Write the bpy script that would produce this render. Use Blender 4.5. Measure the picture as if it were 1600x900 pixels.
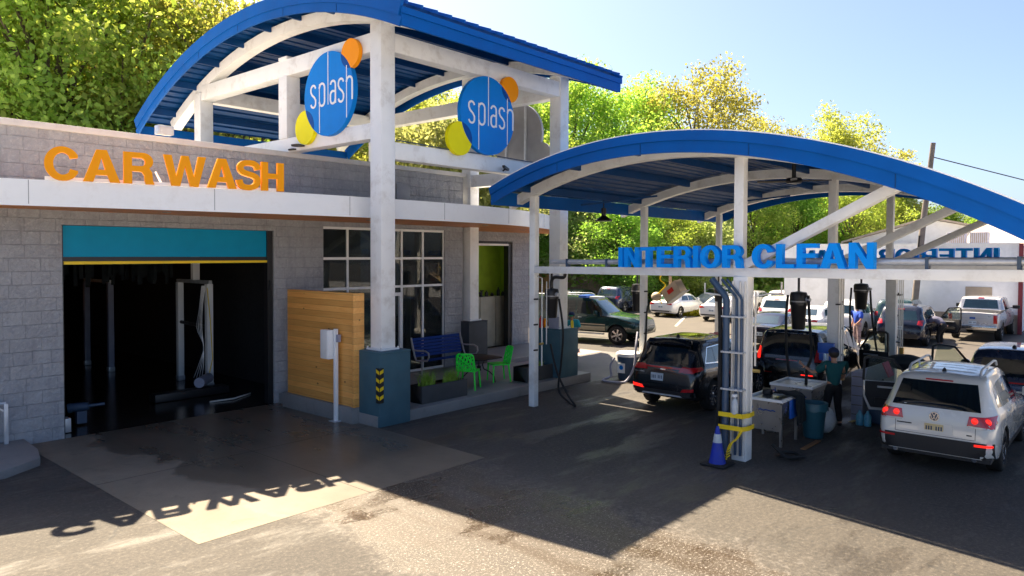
import bpy, bmesh, math, random
import numpy as np
from mathutils import Vector, Matrix
from mathutils.bvhtree import BVHTree
R = math.radians
scene = bpy.context.scene
for o in list(bpy.data.objects): bpy.data.objects.remove(o)
col = scene.collection
random.seed(7); rng = np.random.default_rng(11)

# ---------------------------------------------------------------- camera
cam_d = bpy.data.cameras.new('camera'); cam = bpy.data.objects.new('camera', cam_d); col.objects.link(cam)
yaw, pit, rol = 0.719656847, 0.0273474074, 0.0035080
F = Vector((math.cos(yaw)*math.cos(pit), math.sin(yaw)*math.cos(pit), -math.sin(pit)))
Rt = Vector((math.sin(yaw), -math.cos(yaw), 0)); U = Rt.cross(F)
r_ = Rt*math.cos(rol)+U*math.sin(rol); u_ = -Rt*math.sin(rol)+U*math.cos(rol)
m = Matrix((r_, u_, -F)).transposed().to_4x4(); m.translation = Vector((0, 0, 3.9))
cam.matrix_world = m
cam_d.sensor_width = 36; cam_d.lens = 1139.488/1600*36; cam_d.shift_y = -0.01397
cam_d.clip_start = .1; cam_d.clip_end = 3000
scene.camera = cam

# ---------------------------------------------------------------- world, sun, exposure
SUN_EL = R(53.9); SUN_AZ = math.atan2(.2, .7)
w = bpy.data.worlds.new('World'); scene.world = w; w.use_nodes = True
nt = w.node_tree; nt.nodes.clear()
sky = nt.nodes.new('ShaderNodeTexSky'); sky.sky_type = 'NISHITA'; sky.sun_disc = False
sky.sun_elevation = SUN_EL; sky.sun_rotation = SUN_AZ; sky.altitude = 150; sky.air_density = .7; sky.dust_density = 2.6; sky.ozone_density = 3.0
bg = nt.nodes.new('ShaderNodeBackground'); bg.inputs['Strength'].default_value = .053
wo = nt.nodes.new('ShaderNodeOutputWorld')
nt.links.new(sky.outputs[0], bg.inputs[0]); nt.links.new(bg.outputs[0], wo.inputs[0])
sd = bpy.data.lights.new('sun', 'SUN'); sun = bpy.data.objects.new('sun', sd); col.objects.link(sun)
sd.energy = 4.1; sd.angle = R(.5); sd.color = (1, .83, .60)
sv = Vector((math.sin(SUN_AZ)*math.cos(SUN_EL), math.cos(SUN_AZ)*math.cos(SUN_EL), math.sin(SUN_EL)))
sun.rotation_euler = sv.to_track_quat('Z', 'Y').to_euler(); sun.location = (0, 0, 40)
vs = scene.view_settings; vs.view_transform = 'Standard'; vs.look = 'None'; vs.exposure = 2.32; vs.gamma = 1; vs.use_curve_mapping = False
scene.render.resolution_x = 1024; scene.render.resolution_y = 576

# ---------------------------------------------------------------- materials
def new_mat(name):
    m = bpy.data.materials.new(name); m.use_nodes = True
    return m, m.node_tree, m.node_tree.nodes['Principled BSDF']
def pos_node(nt, obj=False):
    if obj:
        t = nt.nodes.new('ShaderNodeTexCoord'); return t.outputs['Object']
    g = nt.nodes.new('ShaderNodeNewGeometry'); return g.outputs['Position']
def ramp(nt, src, stops):
    n = nt.nodes.new('ShaderNodeValToRGB'); nt.links.new(src, n.inputs[0]); e = n.color_ramp.elements
    while len(e) < len(stops): e.new(.5)
    for k, (p, c) in enumerate(stops):
        e[k].position = p; e[k].color = (c, c, c, 1) if not hasattr(c, '__len__') else (*c, 1)
    return n.outputs[0]
def noise(nt, vec, scale, detail=4, rough=.55, dist=0):
    n = nt.nodes.new('ShaderNodeTexNoise'); n.inputs['Scale'].default_value = scale; n.inputs['Detail'].default_value = detail
    n.inputs['Roughness'].default_value = rough; n.inputs['Distortion'].default_value = dist
    if vec is not None: nt.links.new(vec, n.inputs['Vector'])
    return n.outputs['Fac']
def mixc(nt, f, a, b, mode='MIX'):
    n = nt.nodes.new('ShaderNodeMix'); n.data_type = 'RGBA'; n.blend_type = mode
    for s, v in ((n.inputs['Factor'], f), (n.inputs[6], a), (n.inputs[7], b)):
        if hasattr(v, 'is_output') or isinstance(v, bpy.types.NodeSocket): nt.links.new(v, s)
        elif hasattr(v, '__len__'): s.default_value = (*v, 1)
        else: s.default_value = v
    return n.outputs[2]
def math_n(nt, op, a, b=None, clamp=False):
    n = nt.nodes.new('ShaderNodeMath'); n.operation = op; n.use_clamp = clamp
    for s, v in ((n.inputs[0], a), (n.inputs[1], b)):
        if v is None: continue
        if isinstance(v, bpy.types.NodeSocket): nt.links.new(v, s)
        else: s.default_value = v
    return n.outputs[0]
def bump(nt, p, h, strength=.3, dist=.02):
    b = nt.nodes.new('ShaderNodeBump'); b.inputs['Strength'].default_value = strength; b.inputs['Distance'].default_value = dist
    nt.links.new(h, b.inputs['Height']); nt.links.new(b.outputs[0], p.inputs['Normal'])
def mapping(nt, vec, scale=(1, 1, 1), rot=(0, 0, 0), loc=(0, 0, 0)):
    n = nt.nodes.new('ShaderNodeMapping'); nt.links.new(vec, n.inputs[0])
    n.inputs['Scale'].default_value = scale; n.inputs['Rotation'].default_value = rot; n.inputs['Location'].default_value = loc
    return n.outputs[0]
def pmat(name, c, rough=.5, metal=0, var=.12, vs=3, coat=0, bmp=0, bs=40, obj=True, dirt=None, spec=.5):
    m, nt, p = new_mat(name); p.inputs['Specular IOR Level'].default_value = spec
    v = pos_node(nt, obj)
    n = noise(nt, v, vs, 5)
    a = tuple(max(0, x*(1-var)) for x in c); b = tuple(min(1, x*(1+var)) for x in c)
    cc = ramp(nt, n, [(.3, a), (.7, b)])
    if dirt:
        n2 = noise(nt, v, dirt[1], 8, .7)
        f = ramp(nt, n2, [(.52, 0), (.75, dirt[2])])
        cc = mixc(nt, f, cc, dirt[0])
    nt.links.new(cc, p.inputs['Base Color'])
    n3 = noise(nt, v, vs*4, 4); nt.links.new(ramp(nt, n3, [(.3, max(0, rough-.07)), (.7, min(1, rough+.09))]), p.inputs['Roughness'])
    p.inputs['Metallic'].default_value = metal
    if coat: p.inputs['Coat Weight'].default_value = coat; p.inputs['Coat Roughness'].default_value = .03
    if bmp: bump(nt, p, noise(nt, v, bs, 4), bmp, .01)
    return m
M = {}
M['white'] = pmat('white_steel_paint', (.85, .85, .83), .42, var=.05, vs=1.5, dirt=((.42, .37, .31), 2.2, .5), bmp=.05)
M['white_trim'] = pmat('white_trim_paint', (.88, .88, .87), .45, var=.03, dirt=((.5, .45, .4), 3, .25))
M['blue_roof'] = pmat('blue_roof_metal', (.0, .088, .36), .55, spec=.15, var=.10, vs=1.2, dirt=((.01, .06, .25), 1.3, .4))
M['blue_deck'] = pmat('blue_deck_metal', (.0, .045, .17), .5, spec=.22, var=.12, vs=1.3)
M['orange'] = pmat('orange_letter', (1.0, .36, .0), .5, var=.03, spec=.2)
M['orange2'] = pmat('orange_disc', (1.0, .33, .0), .5, var=.03, spec=.2)
M['yellow'] = pmat('yellow_disc', (.90, .82, .0), .5, var=.03, spec=.2)
M['blue_sign'] = pmat('blue_sign', (.0, .21, .70), .5, var=.04, spec=.2)
M['blue_dark'] = pmat('dark_blue_overlap', (.0, .07, .32), .5, var=.04, spec=.2)
M['blue_letter'] = pmat('blue_letter', (.0, .30, .95), .5, var=.05, spec=.2)
M['sign_white'] = pmat('sign_white', (.82, .82, .82), .4, var=.02)
M['grey_metal'] = pmat('grey_metal', (.30, .30, .31), .45, .3, var=.1)
M['galv'] = pmat('galvanised', (.60, .62, .65), .4, .5, var=.12, vs=6)
M['stainless'] = pmat('stainless_steel', (.50, .47, .43), .30, .85, var=.08, vs=1.2)
M['teal_block'] = pmat('teal_pedestal_paint', (.045, .115, .15), .7, var=.12, vs=2.5, bmp=.25, bs=60, dirt=((.10, .14, .16), 3, .3))
M['grey_block'] = pmat('dark_grey_planter', (.05, .055, .06), .6, var=.15, bmp=.1)
M['shutter'] = pmat('teal_shutter', (.0, .28, .48), .5, var=.05, spec=.2)
M['black'] = pmat('black_plastic', (.012, .012, .014), .4, var=.2)
M['black_rubber'] = pmat('black_rubber', (.014, .014, .015), .75, var=.2)
M['yellowp'] = pmat('yellow_plastic', (.85, .60, .01), .45, var=.05)
M['pipe_blue'] = pmat('slate_blue_pipe', (.035, .07, .13), .4, var=.1)
M['pipe_white'] = pmat('white_conduit', (.66, .64, .60), .45, var=.05)
M['bench_blue'] = pmat('blue_bench_slats', (.0, .032, .20), .5, spec=.15, var=.1)
M['bench_grey'] = pmat('grey_bench_frame', (.42, .40, .38), .45, var=.05)
M['green_chair'] = pmat('green_chair_plastic', (.02, .90, .06), .4, var=.05)
M['cone_blue'] = pmat('blue_cone', (.006, .03, .36), .5, var=.08, dirt=((.03, .04, .1), 9, .5))
M['brass'] = pmat('brass_valve', (.55, .36, .10), .35, .8)
M['red'] = pmat('red_plastic', (.55, .02, .015), .4)
M['tan_box'] = pmat('tan_painted_steel', (.45, .36, .27), .55)
M['grass'] = pmat('planter_grass', (.26, .44, .05), .6, var=.4, vs=20)
M['soil'] = pmat('soil', (.05, .035, .02), .9)
M['cloth_dark'] = pmat('dark_cloth', (.012, .018, .022), .85, bmp=.3, bs=20)
M['cloth_white'] = pmat('white_bag', (.5, .55, .58), .3)
M['teal_bin'] = pmat('teal_bin_plastic', (.02, .10, .14), .45)
M['blue_bin'] = pmat('blue_tote', (.01, .09, .42), .4)
M['carton'] = pmat('grey_carton', (.42, .44, .52), .7)
M['pink'] = pmat('pink_carton_stripe', (.62, .12, .20), .7)
M['greybox'] = pmat('grey_box_plastic', (.30, .31, .40), .6)
M['aqua'] = pmat('aqua_bottle', (.10, .36, .50), .3)
M['tyre'] = pmat('tyre_rubber', (.012, .012, .012), .8, var=.2, vs=9)
M['rim'] = pmat('alloy_rim', (.5, .5, .52), .25, .85)
M['trim'] = pmat('black_trim', (.013, .013, .015), .5)
M['chrome'] = pmat('chrome', (.75, .75, .76), .12, 1)
M['plate'] = pmat('licence_plate', (.55, .62, .68), .4)
M['plate_y'] = pmat('licence_plate_yellow', (.62, .50, .26), .4)
M['plate_t'] = pmat('licence_plate_text', (.03, .06, .12), .4)
M['seat_in'] = pmat('car_interior', (.03, .03, .032), .8)
M['roof_tan'] = pmat('tan_shingle_roof', (.46, .38, .30), .85, bmp=.2)
M['white_wall'] = pmat('white_wall_paint', (.90, .90, .91), .7, var=.04, dirt=((.5, .48, .44), 1.1, .3))
M['tan_base'] = pmat('tan_wall_base', (.42, .34, .26), .8)
M['maroon'] = pmat('maroon_trim', (.22, .03, .04), .6)
M['bark'] = pmat('bark', (.10, .075, .05), .9, var=.3, vs=8, bmp=.5, bs=15)
M['pole_wood'] = pmat('weathered_pole', (.20, .17, .15), .9, var=.2)
M['skin'] = pmat('skin', (.45, .23, .15), .5, var=.06)
M['hair'] = pmat('dark_hair', (.02, .014, .01), .7)
M['shirt_teal'] = pmat('dark_teal_shirt', (.005, .085, .09), .85, var=.1, bmp=.2, bs=30)
M['shirt_aqua'] = pmat('aqua_shirt', (.01, .27, .32), .85, var=.1)
M['shirt_blue'] = pmat('blue_shirt', (.02, .08, .5), .85)
M['shirt_grey'] = pmat('grey_shirt', (.10, .10, .16), .85)
M['pants'] = pmat('black_trousers', (.008, .008, .010), .85)
M['shorts'] = pmat('patterned_shorts', (.35, .25, .25), .85, var=.5, vs=12)
M['cap'] = pmat('navy_cap', (.01, .02, .07), .8)
M['cap_green'] = pmat('green_cap_peak', (.01, .25, .10), .8)
M['lamp_glass'] = pmat('lamp_lens', (.6, .6, .58), .2)
M['purple'] = pmat('plum_display', (.16, .02, .09), .5)
M['brown'] = pmat('brown_wood', (.24, .12, .05), .6)
M['green_wall'] = pmat('lime_wall', (.40, .60, .04), .7)
M['cabinet'] = pmat('khaki_cabinet', (.42, .40, .30), .6)
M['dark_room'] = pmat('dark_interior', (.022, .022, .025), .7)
M['fence'] = pmat('cedar_fence', (.42, .28, .19), .8, var=.2, vs=6)
M['fence_o'] = pmat('orange_fence', (.50, .25, .08), .8, var=.2, vs=6)
M['pave_paint'] = pmat('yellow_line_paint', (.62, .50, .20), .7, dirt=((.2, .18, .15), 9, .8))
M['white_paint'] = pmat('white_line_paint', (.6, .58, .52), .7, dirt=((.2, .19, .17), 9, .9))
M['kerb_red'] = pmat('red_kerb_paint', (.45, .12, .08), .8)

def car_paint(name, c, metal=.0, rough=.22):
    return pmat(name, c, rough, metal, var=.03, vs=.8, coat=1.0)
def emis(name, c, base, s):
    m, nt, p = new_mat(name); p.inputs['Base Color'].default_value = (*base, 1); p.inputs['Roughness'].default_value = .15
    p.inputs['Emission Color'].default_value = (*c, 1); p.inputs['Emission Strength'].default_value = s
    return m
M['tail'] = pmat('red_tail_lens', (.42, .008, .012), .12, var=.1, coat=1)
M['tail_lit'] = emis('lit_tail_lens', (1, .02, .012), (.5, .01, .01), .30)
M['lens_clear'] = pmat('clear_lens', (.5, .5, .52), .1, .2)
M['lamp_amber'] = pmat('amber_lens', (.7, .25, .02), .2)
def glassm(name, tint, trans=.85):
    m, nt, p = new_mat(name); p.inputs['Base Color'].default_value = (*tint, 1); p.inputs['Roughness'].default_value = .02
    p.inputs['Transmission Weight'].default_value = trans; p.inputs['IOR'].default_value = 1.12
    p.inputs['Specular IOR Level'].default_value = .9
    p.inputs['Coat Weight'].default_value = .5; p.inputs['Coat Roughness'].default_value = .01; p.inputs['Coat IOR'].default_value = 1.45
    return m
M['glass'] = glassm('window_glass', (.16, .19, .20), .9)
M['car_glass'] = pmat('tinted_car_glass', (.006, .010, .012), .04, 0, var=.2, vs=1, coat=1)
M['car_glass2'] = pmat('blue_car_glass', (.010, .030, .042), .04, 0, var=.3, vs=1, coat=1)
M['clear_glass'] = glassm('clear_car_glass', (.55, .62, .55), .95)

# block masonry
def block_mat(name, c1, c2, mortar, bw=.56, rh=.27, rough_face=True):
    m, nt, p = new_mat(name); v = pos_node(nt)
    sep = nt.nodes.new('ShaderNodeSeparateXYZ'); nt.links.new(v, sep.inputs[0])
    cmb = nt.nodes.new('ShaderNodeCombineXYZ')
    nt.links.new(math_n(nt, 'ADD', sep.outputs[0], sep.outputs[1]), cmb.inputs[0]); nt.links.new(sep.outputs[2], cmb.inputs[1])
    b = nt.nodes.new('ShaderNodeTexBrick'); nt.links.new(cmb.outputs[0], b.inputs['Vector'])
    b.inputs['Color1'].default_value = (*c1, 1); b.inputs['Color2'].default_value = (*c2, 1); b.inputs['Mortar'].default_value = (*mortar, 1)
    b.inputs['Scale'].default_value = 1; b.inputs['Brick Width'].default_value = bw; b.inputs['Row Height'].default_value = rh; b.inputs['Mortar Size'].default_value = .006
    b.inputs['Mortar Smooth'].default_value = .5; b.inputs['Bias'].default_value = -.2; b.squash = .6; b.squash_frequency = 3
    n = noise(nt, v, 2.2, 6, .65); c = mixc(nt, ramp(nt, n, [(.35, 0), (.75, .45)]), b.outputs[0], tuple(x*.62 for x in c1))
    st = noise(nt, mapping(nt, v, (3.2, 3.2, .35)), 1.3, 6, .65)      # water streaks down the wall
    c = mixc(nt, ramp(nt, st, [(.5, 0), (.78, .5)]), c, tuple(x*.5 for x in c1))
    c = mixc(nt, ramp(nt, noise(nt, v, 7, 7, .75), [(.35, .35), (.5, 0)]), c, tuple(x*.65 for x in c1))
    c = mixc(nt, ramp(nt, noise(nt, v, 12, 6, .75), [(.52, 0), (.68, .45)]), c, tuple(min(1, x*1.5) for x in c1))
    nt.links.new(c, p.inputs['Base Color']); p.inputs['Roughness'].default_value = .75
    h = math_n(nt, 'ADD', math_n(nt, 'MULTIPLY', noise(nt, v, 9, 6, .6), 1.1 if rough_face else .25), math_n(nt, 'MULTIPLY', b.outputs['Fac'], -.45))
    bump(nt, p, h, 1.0, .05)
    return m
M['block'] = block_mat('painted_split_block', (.36, .37, .39), (.41, .42, .435), (.29, .30, .315))
M['coping'] = pmat('pale_coping', (.62, .60, .57), .6, var=.06, dirt=((.3, .28, .25), 2, .4))
# wood soffit and panel
def wood_mat(name, c1, c2, axis, width, knots=False, coat=0):
    m, nt, p = new_mat(name); v = pos_node(nt)
    sc = [14, 14, 14]; sc['xyz'.index(axis)] = 1.0
    n = noise(nt, mapping(nt, v, tuple(sc)), 1.6, 6, .6, .6)
    c = ramp(nt, n, [(.3, c1), (.7, c2)])
    sep = nt.nodes.new('ShaderNodeSeparateXYZ'); nt.links.new(v, sep.inputs[0])
    ax = {'h': 2, 'y': 1}[width[0]]
    q = math_n(nt, 'DIVIDE', sep.outputs[ax], width[1])
    fl = math_n(nt, 'FLOOR', q); fr = math_n(nt, 'FRACT', q)
    wn = nt.nodes.new('ShaderNodeTexWhiteNoise'); wn.noise_dimensions = '1D'; nt.links.new(fl, wn.inputs['W'])
    c = mixc(nt, math_n(nt, 'MULTIPLY', wn.outputs['Value'], .55), c, tuple(x*.62 for x in c1))
    if knots:
        vo = nt.nodes.new('ShaderNodeTexVoronoi'); vo.feature = 'F1'
        sc2 = [1.0, 1.0, 1.0]; sc2['xyz'.index(axis)] = .6
        nt.links.new(mapping(nt, v, tuple(x*4.0 for x in sc2)), vo.inputs['Vector']); vo.inputs['Scale'].default_value = 1; vo.inputs['Randomness'].default_value = 1
        wv = nt.nodes.new('ShaderNodeTexWhiteNoise'); nt.links.new(vo.outputs['Position'], wv.inputs['Vector'])
        kn = ramp(nt, vo.outputs['Distance'], [(.05, 1), (.11, 0)])
        c = mixc(nt, math_n(nt, 'MULTIPLY', kn, ramp(nt, wv.outputs['Value'], [(.3, 0), (.4, .85)])), c, (.10, .035, .01))
    g = ramp(nt, math_n(nt, 'ABSOLUTE', math_n(nt, 'SUBTRACT', fr, .5)), [(.47, 0), (.495, 1)])
    c = mixc(nt, math_n(nt, 'MULTIPLY', g, .75), c, tuple(x*.25 for x in c1))
    nt.links.new(c, p.inputs['Base Color']); p.inputs['Roughness'].default_value = .45
    h = math_n(nt, 'SUBTRACT', math_n(nt, 'MULTIPLY', n, .2), g); bump(nt, p, h, .5, .008)
    return m
M['soffit'] = wood_mat('orange_wood_soffit', (.80, .25, .06), (.98, .40, .11), 'x', ('y', .11))
M['pine'] = wood_mat('knotty_pine_boards', (.84, .37, .085), (1.0, .54, .155), 'y', ('h', .14), True)

# ground
def asphalt_mat():
    m, nt, p = new_mat('worn_asphalt'); v = pos_node(nt)
    big = noise(nt, v, .22, 5, .6, .4); mid = noise(nt, v, 1.7, 6, .65); fine = noise(nt, v, 55, 3, .8)
    c = ramp(nt, big, [(.35, (.050, .0435, .037)), (.62, (.074, .064, .053))])
    c = mixc(nt, ramp(nt, mid, [(.45, 0), (.75, .45)]), c, (.034, .031, .027))
    # oil and drip stains
    st = noise(nt, v, .9, 8, .75, 1.2); c = mixc(nt, ramp(nt, st, [(.64, 0), (.78, .35)]), c, (.026, .023, .020))
    # dried soap film streaks dragged along the driving direction
    fl = noise(nt, mapping(nt, v, (.35, 2.2, 1)), .8, 6, .7); c = mixc(nt, ramp(nt, fl, [(.66, 0), (.80, .25)]), c, (.13, .12, .105))
    dk = noise(nt, mapping(nt, v, (.10, 2.6, 1), (0, 0, R(6))), 1.0, 5, .6); c = mixc(nt, ramp(nt, dk, [(.60, 0), (.74, .35)]), c, (.022, .020, .019))
    agg = noise(nt, v, 16, 8, .85)
    c = mixc(nt, ramp(nt, agg, [(.36, .85), (.50, 0)]), c, (.016, .016, .017))
    c = mixc(nt, ramp(nt, agg, [(.53, 0), (.66, .8)]), c, (.17, .15, .125))
    c = mixc(nt, ramp(nt, fine, [(.30, .5), (.5, 0)]), c, (.02, .02, .02))
    vo = nt.nodes.new('ShaderNodeTexVoronoi'); vo.feature = 'DISTANCE_TO_EDGE'; vo.inputs['Scale'].default_value = .45
    dist = nt.nodes.new('ShaderNodeVectorMath'); dist.operation = 'ADD'; nt.links.new(v, dist.inputs[0])
    nn = nt.nodes.new('ShaderNodeTexNoise'); nn.inputs['Scale'].default_value = 1.3; nn.inputs['Detail'].default_value = 5; nt.links.new(v, nn.inputs['Vector']); nt.links.new(nn.outputs['Color'], dist.inputs[1])
    nt.links.new(dist.outputs[0], vo.inputs['Vector'])
    ck = math_n(nt, 'MULTIPLY', ramp(nt, vo.outputs['Distance'], [(.004, 1), (.012, 0)]), ramp(nt, noise(nt, v, .5, 2), [(.5, 0), (.6, .8)]))
    c = mixc(nt, ck, c, (.03, .03, .03))
    # wheel-drip wet lane out of the wash bay: X 5.5..10.5, Y < 9.6
    sep = nt.nodes.new('ShaderNodeSeparateXYZ'); nt.links.new(v, sep.inputs[0])
    wob = math_n(nt, 'MULTIPLY', math_n(nt, 'SUBTRACT', noise(nt, v, .8, 5, .7), .5), 2.2)
    # lane drifts: centre x = 8.2 + .35*(9.5-y)*.2
    cx = math_n(nt, 'ADD', 7.9, math_n(nt, 'MULTIPLY', math_n(nt, 'SUBTRACT', 9.5, sep.outputs[1]), -.10))
    dx = math_n(nt, 'ABSOLUTE', math_n(nt, 'ADD', math_n(nt, 'SUBTRACT', sep.outputs[0], cx), wob))
    wet = math_n(nt, 'MULTIPLY', ramp(nt, math_n(nt, 'MULTIPLY', dx, .25), [(.38, 1), (.46, 0)]), ramp(nt, math_n(nt, 'MULTIPLY', sep.outputs[1], .1), [(.97, 1), (1, 0)]))
    wet2 = math_n(nt, 'MULTIPLY', wet, ramp(nt, noise(nt, mapping(nt, v, (1.4, .25, 1), (0, 0, R(-8))), 1.1, 5, .6), [(.38, .35), (.6, 1)]))
    c = mixc(nt, math_n(nt, 'MULTIPLY', wet2, .65), c, (.058, .038, .021), 'MIX')
    foam_sparkle = noise(nt, v, 26, 4, .9); c = mixc(nt, math_n(nt, 'MULTIPLY', wet, ramp(nt, foam_sparkle, [(.56, 0), (.62, .9)])), c, (.42, .38, .34))  # wet sparkle painted into the colour as pale specks, along with foam
    rim = ramp(nt, math_n(nt, 'MULTIPLY', dx, .25), [(.36, 0), (.43, 1), (.47, 1), (.54, 0)])
    c = mixc(nt, math_n(nt, 'MULTIPLY', math_n(nt, 'MULTIPLY', rim, ramp(nt, math_n(nt, 'MULTIPLY', sep.outputs[1], .1), [(.97, 1), (1, 0)])), ramp(nt, noise(nt, v, 9, 7, .8), [(.50, 0), (.64, .5)])), c, (.22, .20, .18))
    nt.links.new(c, p.inputs['Base Color'])
    # a damp sheen also pools in the shade of the canopy lanes
    damp = ramp(nt, noise(nt, mapping(nt, v, (.5, 1.6, 1), (0, 0, R(25))), .55, 5, .65), [(.50, 0), (.60, 1)])
    rg = math_n(nt, 'SUBTRACT', math_n(nt, 'SUBTRACT', .80, math_n(nt, 'MULTIPLY', wet2, .46)), math_n(nt, 'MULTIPLY', damp, .36), True)
    nt.links.new(rg, p.inputs['Roughness'])
    bump(nt, p, math_n(nt, 'ADD', math_n(nt, 'MULTIPLY', fine, .8), math_n(nt, 'MULTIPLY', noise(nt, v, 22, 3), .5)), .55, .012)
    return m
M['asphalt'] = asphalt_mat()
def concrete_mat(name, c1, c2, wetcentre=None, smooth=.65, joints=None):
    m, nt, p = new_mat(name); v = pos_node(nt)
    c = ramp(nt, noise(nt, v, .8, 7, .65, .3), [(.3, c1), (.7, c2)])
    c = mixc(nt, ramp(nt, noise(nt, v, 2.6, 7, .7, .8), [(.55, 0), (.72, .5)]), c, tuple(x*.5 for x in c1))
    fine = noise(nt, v, 60, 3, .7); c = mixc(nt, ramp(nt, fine, [(.3, .35), (.6, 0)]), c, tuple(x*.55 for x in c1))
    rg = .7
    if wetcentre:
        sep = nt.nodes.new('ShaderNodeSeparateXYZ'); nt.links.new(v, sep.inputs[0])
        wob = math_n(nt, 'MULTIPLY', math_n(nt, 'SUBTRACT', noise(nt, v, .55, 5, .6), .5), 2.6)
        # wet fan spreading out of the bay: half-width grows towards the drive
        cx = math_n(nt, 'ADD', 7.9, math_n(nt, 'MULTIPLY', math_n(nt, 'SUBTRACT', 17, sep.outputs[1]), .10))
        hw = math_n(nt, 'ADD', 1.75, math_n(nt, 'MULTIPLY', math_n(nt, 'SUBTRACT', 17, sep.outputs[1], True), .0))
        hw = math_n(nt, 'ADD', 2.35, math_n(nt, 'MULTIPLY', math_n(nt, 'SUBTRACT', 17, sep.outputs[1]), .03))
        dd = math_n(nt, 'SUBTRACT', math_n(nt, 'ADD', math_n(nt, 'ABSOLUTE', math_n(nt, 'SUBTRACT', sep.outputs[0], cx)), wob), hw)
        wet = ramp(nt, math_n(nt, 'ADD', dd, .5), [(.42, 1), (.62, 0)])
        # tyre tracks and drips
        tr = ramp(nt, noise(nt, mapping(nt, v, (1.6, .45, 1), (0, 0, R(-12))), .9, 6, .6), [(.40, 0), (.65, 1)])
        fr_ = ramp(nt, math_n(nt, 'MULTIPLY', sep.outputs[1], .05), [(.53, .55), (.56, 1)])
        wet = math_n(nt, 'MULTIPLY', wet, math_n(nt, 'MULTIPLY', math_n(nt, 'ADD', .74, math_n(nt, 'MULTIPLY', tr, .26)), fr_))
        c = mixc(nt, math_n(nt, 'MULTIPLY', wet, .88), c, (.088, .074, .058))
        rg = math_n(nt, 'SUBTRACT', .75, math_n(nt, 'MULTIPLY', wet, .52), True)
        nt.links.new(rg, p.inputs['Roughness'])
    else: p.inputs['Roughness'].default_value = smooth
    nt.links.new(c, p.inputs['Base Color'])
    bump(nt, p, math_n(nt, 'ADD', math_n(nt, 'MULTIPLY', fine, .5), noise(nt, v, 6, 5)), .25, .008)
    return m
M['apron'] = concrete_mat('wet_concrete_apron', (.155, .128, .094), (.235, .198, .148), True)
M['bounce_concrete'] = concrete_mat('bounce_concrete', (.46, .455, .45), (.58, .57, .56))  # pale finish of the added out-of-view paving that bounces sunlight
M['concrete'] = concrete_mat('grey_concrete', (.115, .11, .105), (.17, .16, .15))
M['lot'] = concrete_mat('tan_worn_lot', (.065, .056, .047), (.10, .086, .072))
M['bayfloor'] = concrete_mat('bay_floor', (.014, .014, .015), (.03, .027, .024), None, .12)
M['patio'] = concrete_mat('patio_concrete', (.20, .20, .20), (.28, .27, .26), None, .55)

def leaf_mat(name, c1, c2, tr):
    m = bpy.data.materials.new(name); m.use_nodes = True; nt = m.node_tree; nt.nodes.clear()
    out = nt.nodes.new('ShaderNodeOutputMaterial'); g = nt.nodes.new('ShaderNodeNewGeometry'); oi = nt.nodes.new('ShaderNodeObjectInfo')
    c = mixc(nt, g.outputs['Random Per Island'], c1, c2)
    n = noise(nt, g.outputs['Position'], .35, 3); c = mixc(nt, ramp(nt, n, [(.4, 0), (.65, .7)]), c, tuple((a+b)*.36 for a, b in zip(c1, c2)))
    hs = nt.nodes.new('ShaderNodeHueSaturation'); nt.links.new(c, hs.inputs['Color'])
    nt.links.new(math_n(nt, 'ADD', .485, math_n(nt, 'MULTIPLY', oi.outputs['Random'], .03)), hs.inputs['Hue'])
    nt.links.new(math_n(nt, 'ADD', .8, math_n(nt, 'MULTIPLY', oi.outputs['Random'], .45)), hs.inputs['Value'])
    d = nt.nodes.new('ShaderNodeBsdfPrincipled'); nt.links.new(hs.outputs[0], d.inputs['Base Color']); d.inputs['Roughness'].default_value = .6; d.inputs['Specular IOR Level'].default_value = .3
    t = nt.nodes.new('ShaderNodeBsdfTranslucent'); nt.links.new(mixc(nt, 1.0, hs.outputs[0], tr, 'MULTIPLY'), t.inputs[0])
    mx = nt.nodes.new('ShaderNodeMixShader'); mx.inputs[0].default_value = .6
    nt.links.new(d.outputs[0], mx.inputs[1]); nt.links.new(t.outputs[0], mx.inputs[2]); nt.links.new(mx.outputs[0], out.inputs[0])
    return m
M['leaf'] = leaf_mat('spring_leaves', (.23, .36, .06), (.44, .54, .13), (1.3, 1.3, .8))
M['leaf_y'] = leaf_mat('yellow_green_leaves', (.32, .38, .07), (.54, .58, .16), (1.2, 1.15, .8))
M['leaf_d'] = leaf_mat('deep_green_leaves', (.14, .27, .05), (.28, .42, .09), (1.4, 1.4, .8))
M['leaf_o'] = leaf_mat('olive_leaves', (.27, .27, .06), (.48, .47, .13), (1.25, 1.2, .8))
M['leaf_p'] = leaf_mat('pale_leaves', (.34, .40, .13), (.54, .57, .24), (1.2, 1.2, 1.0))
M['hill'] = pmat('hill_undergrowth', (.035, .055, .015), .95, var=.5, vs=.6, bmp=.8, bs=3, obj=False)

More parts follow.
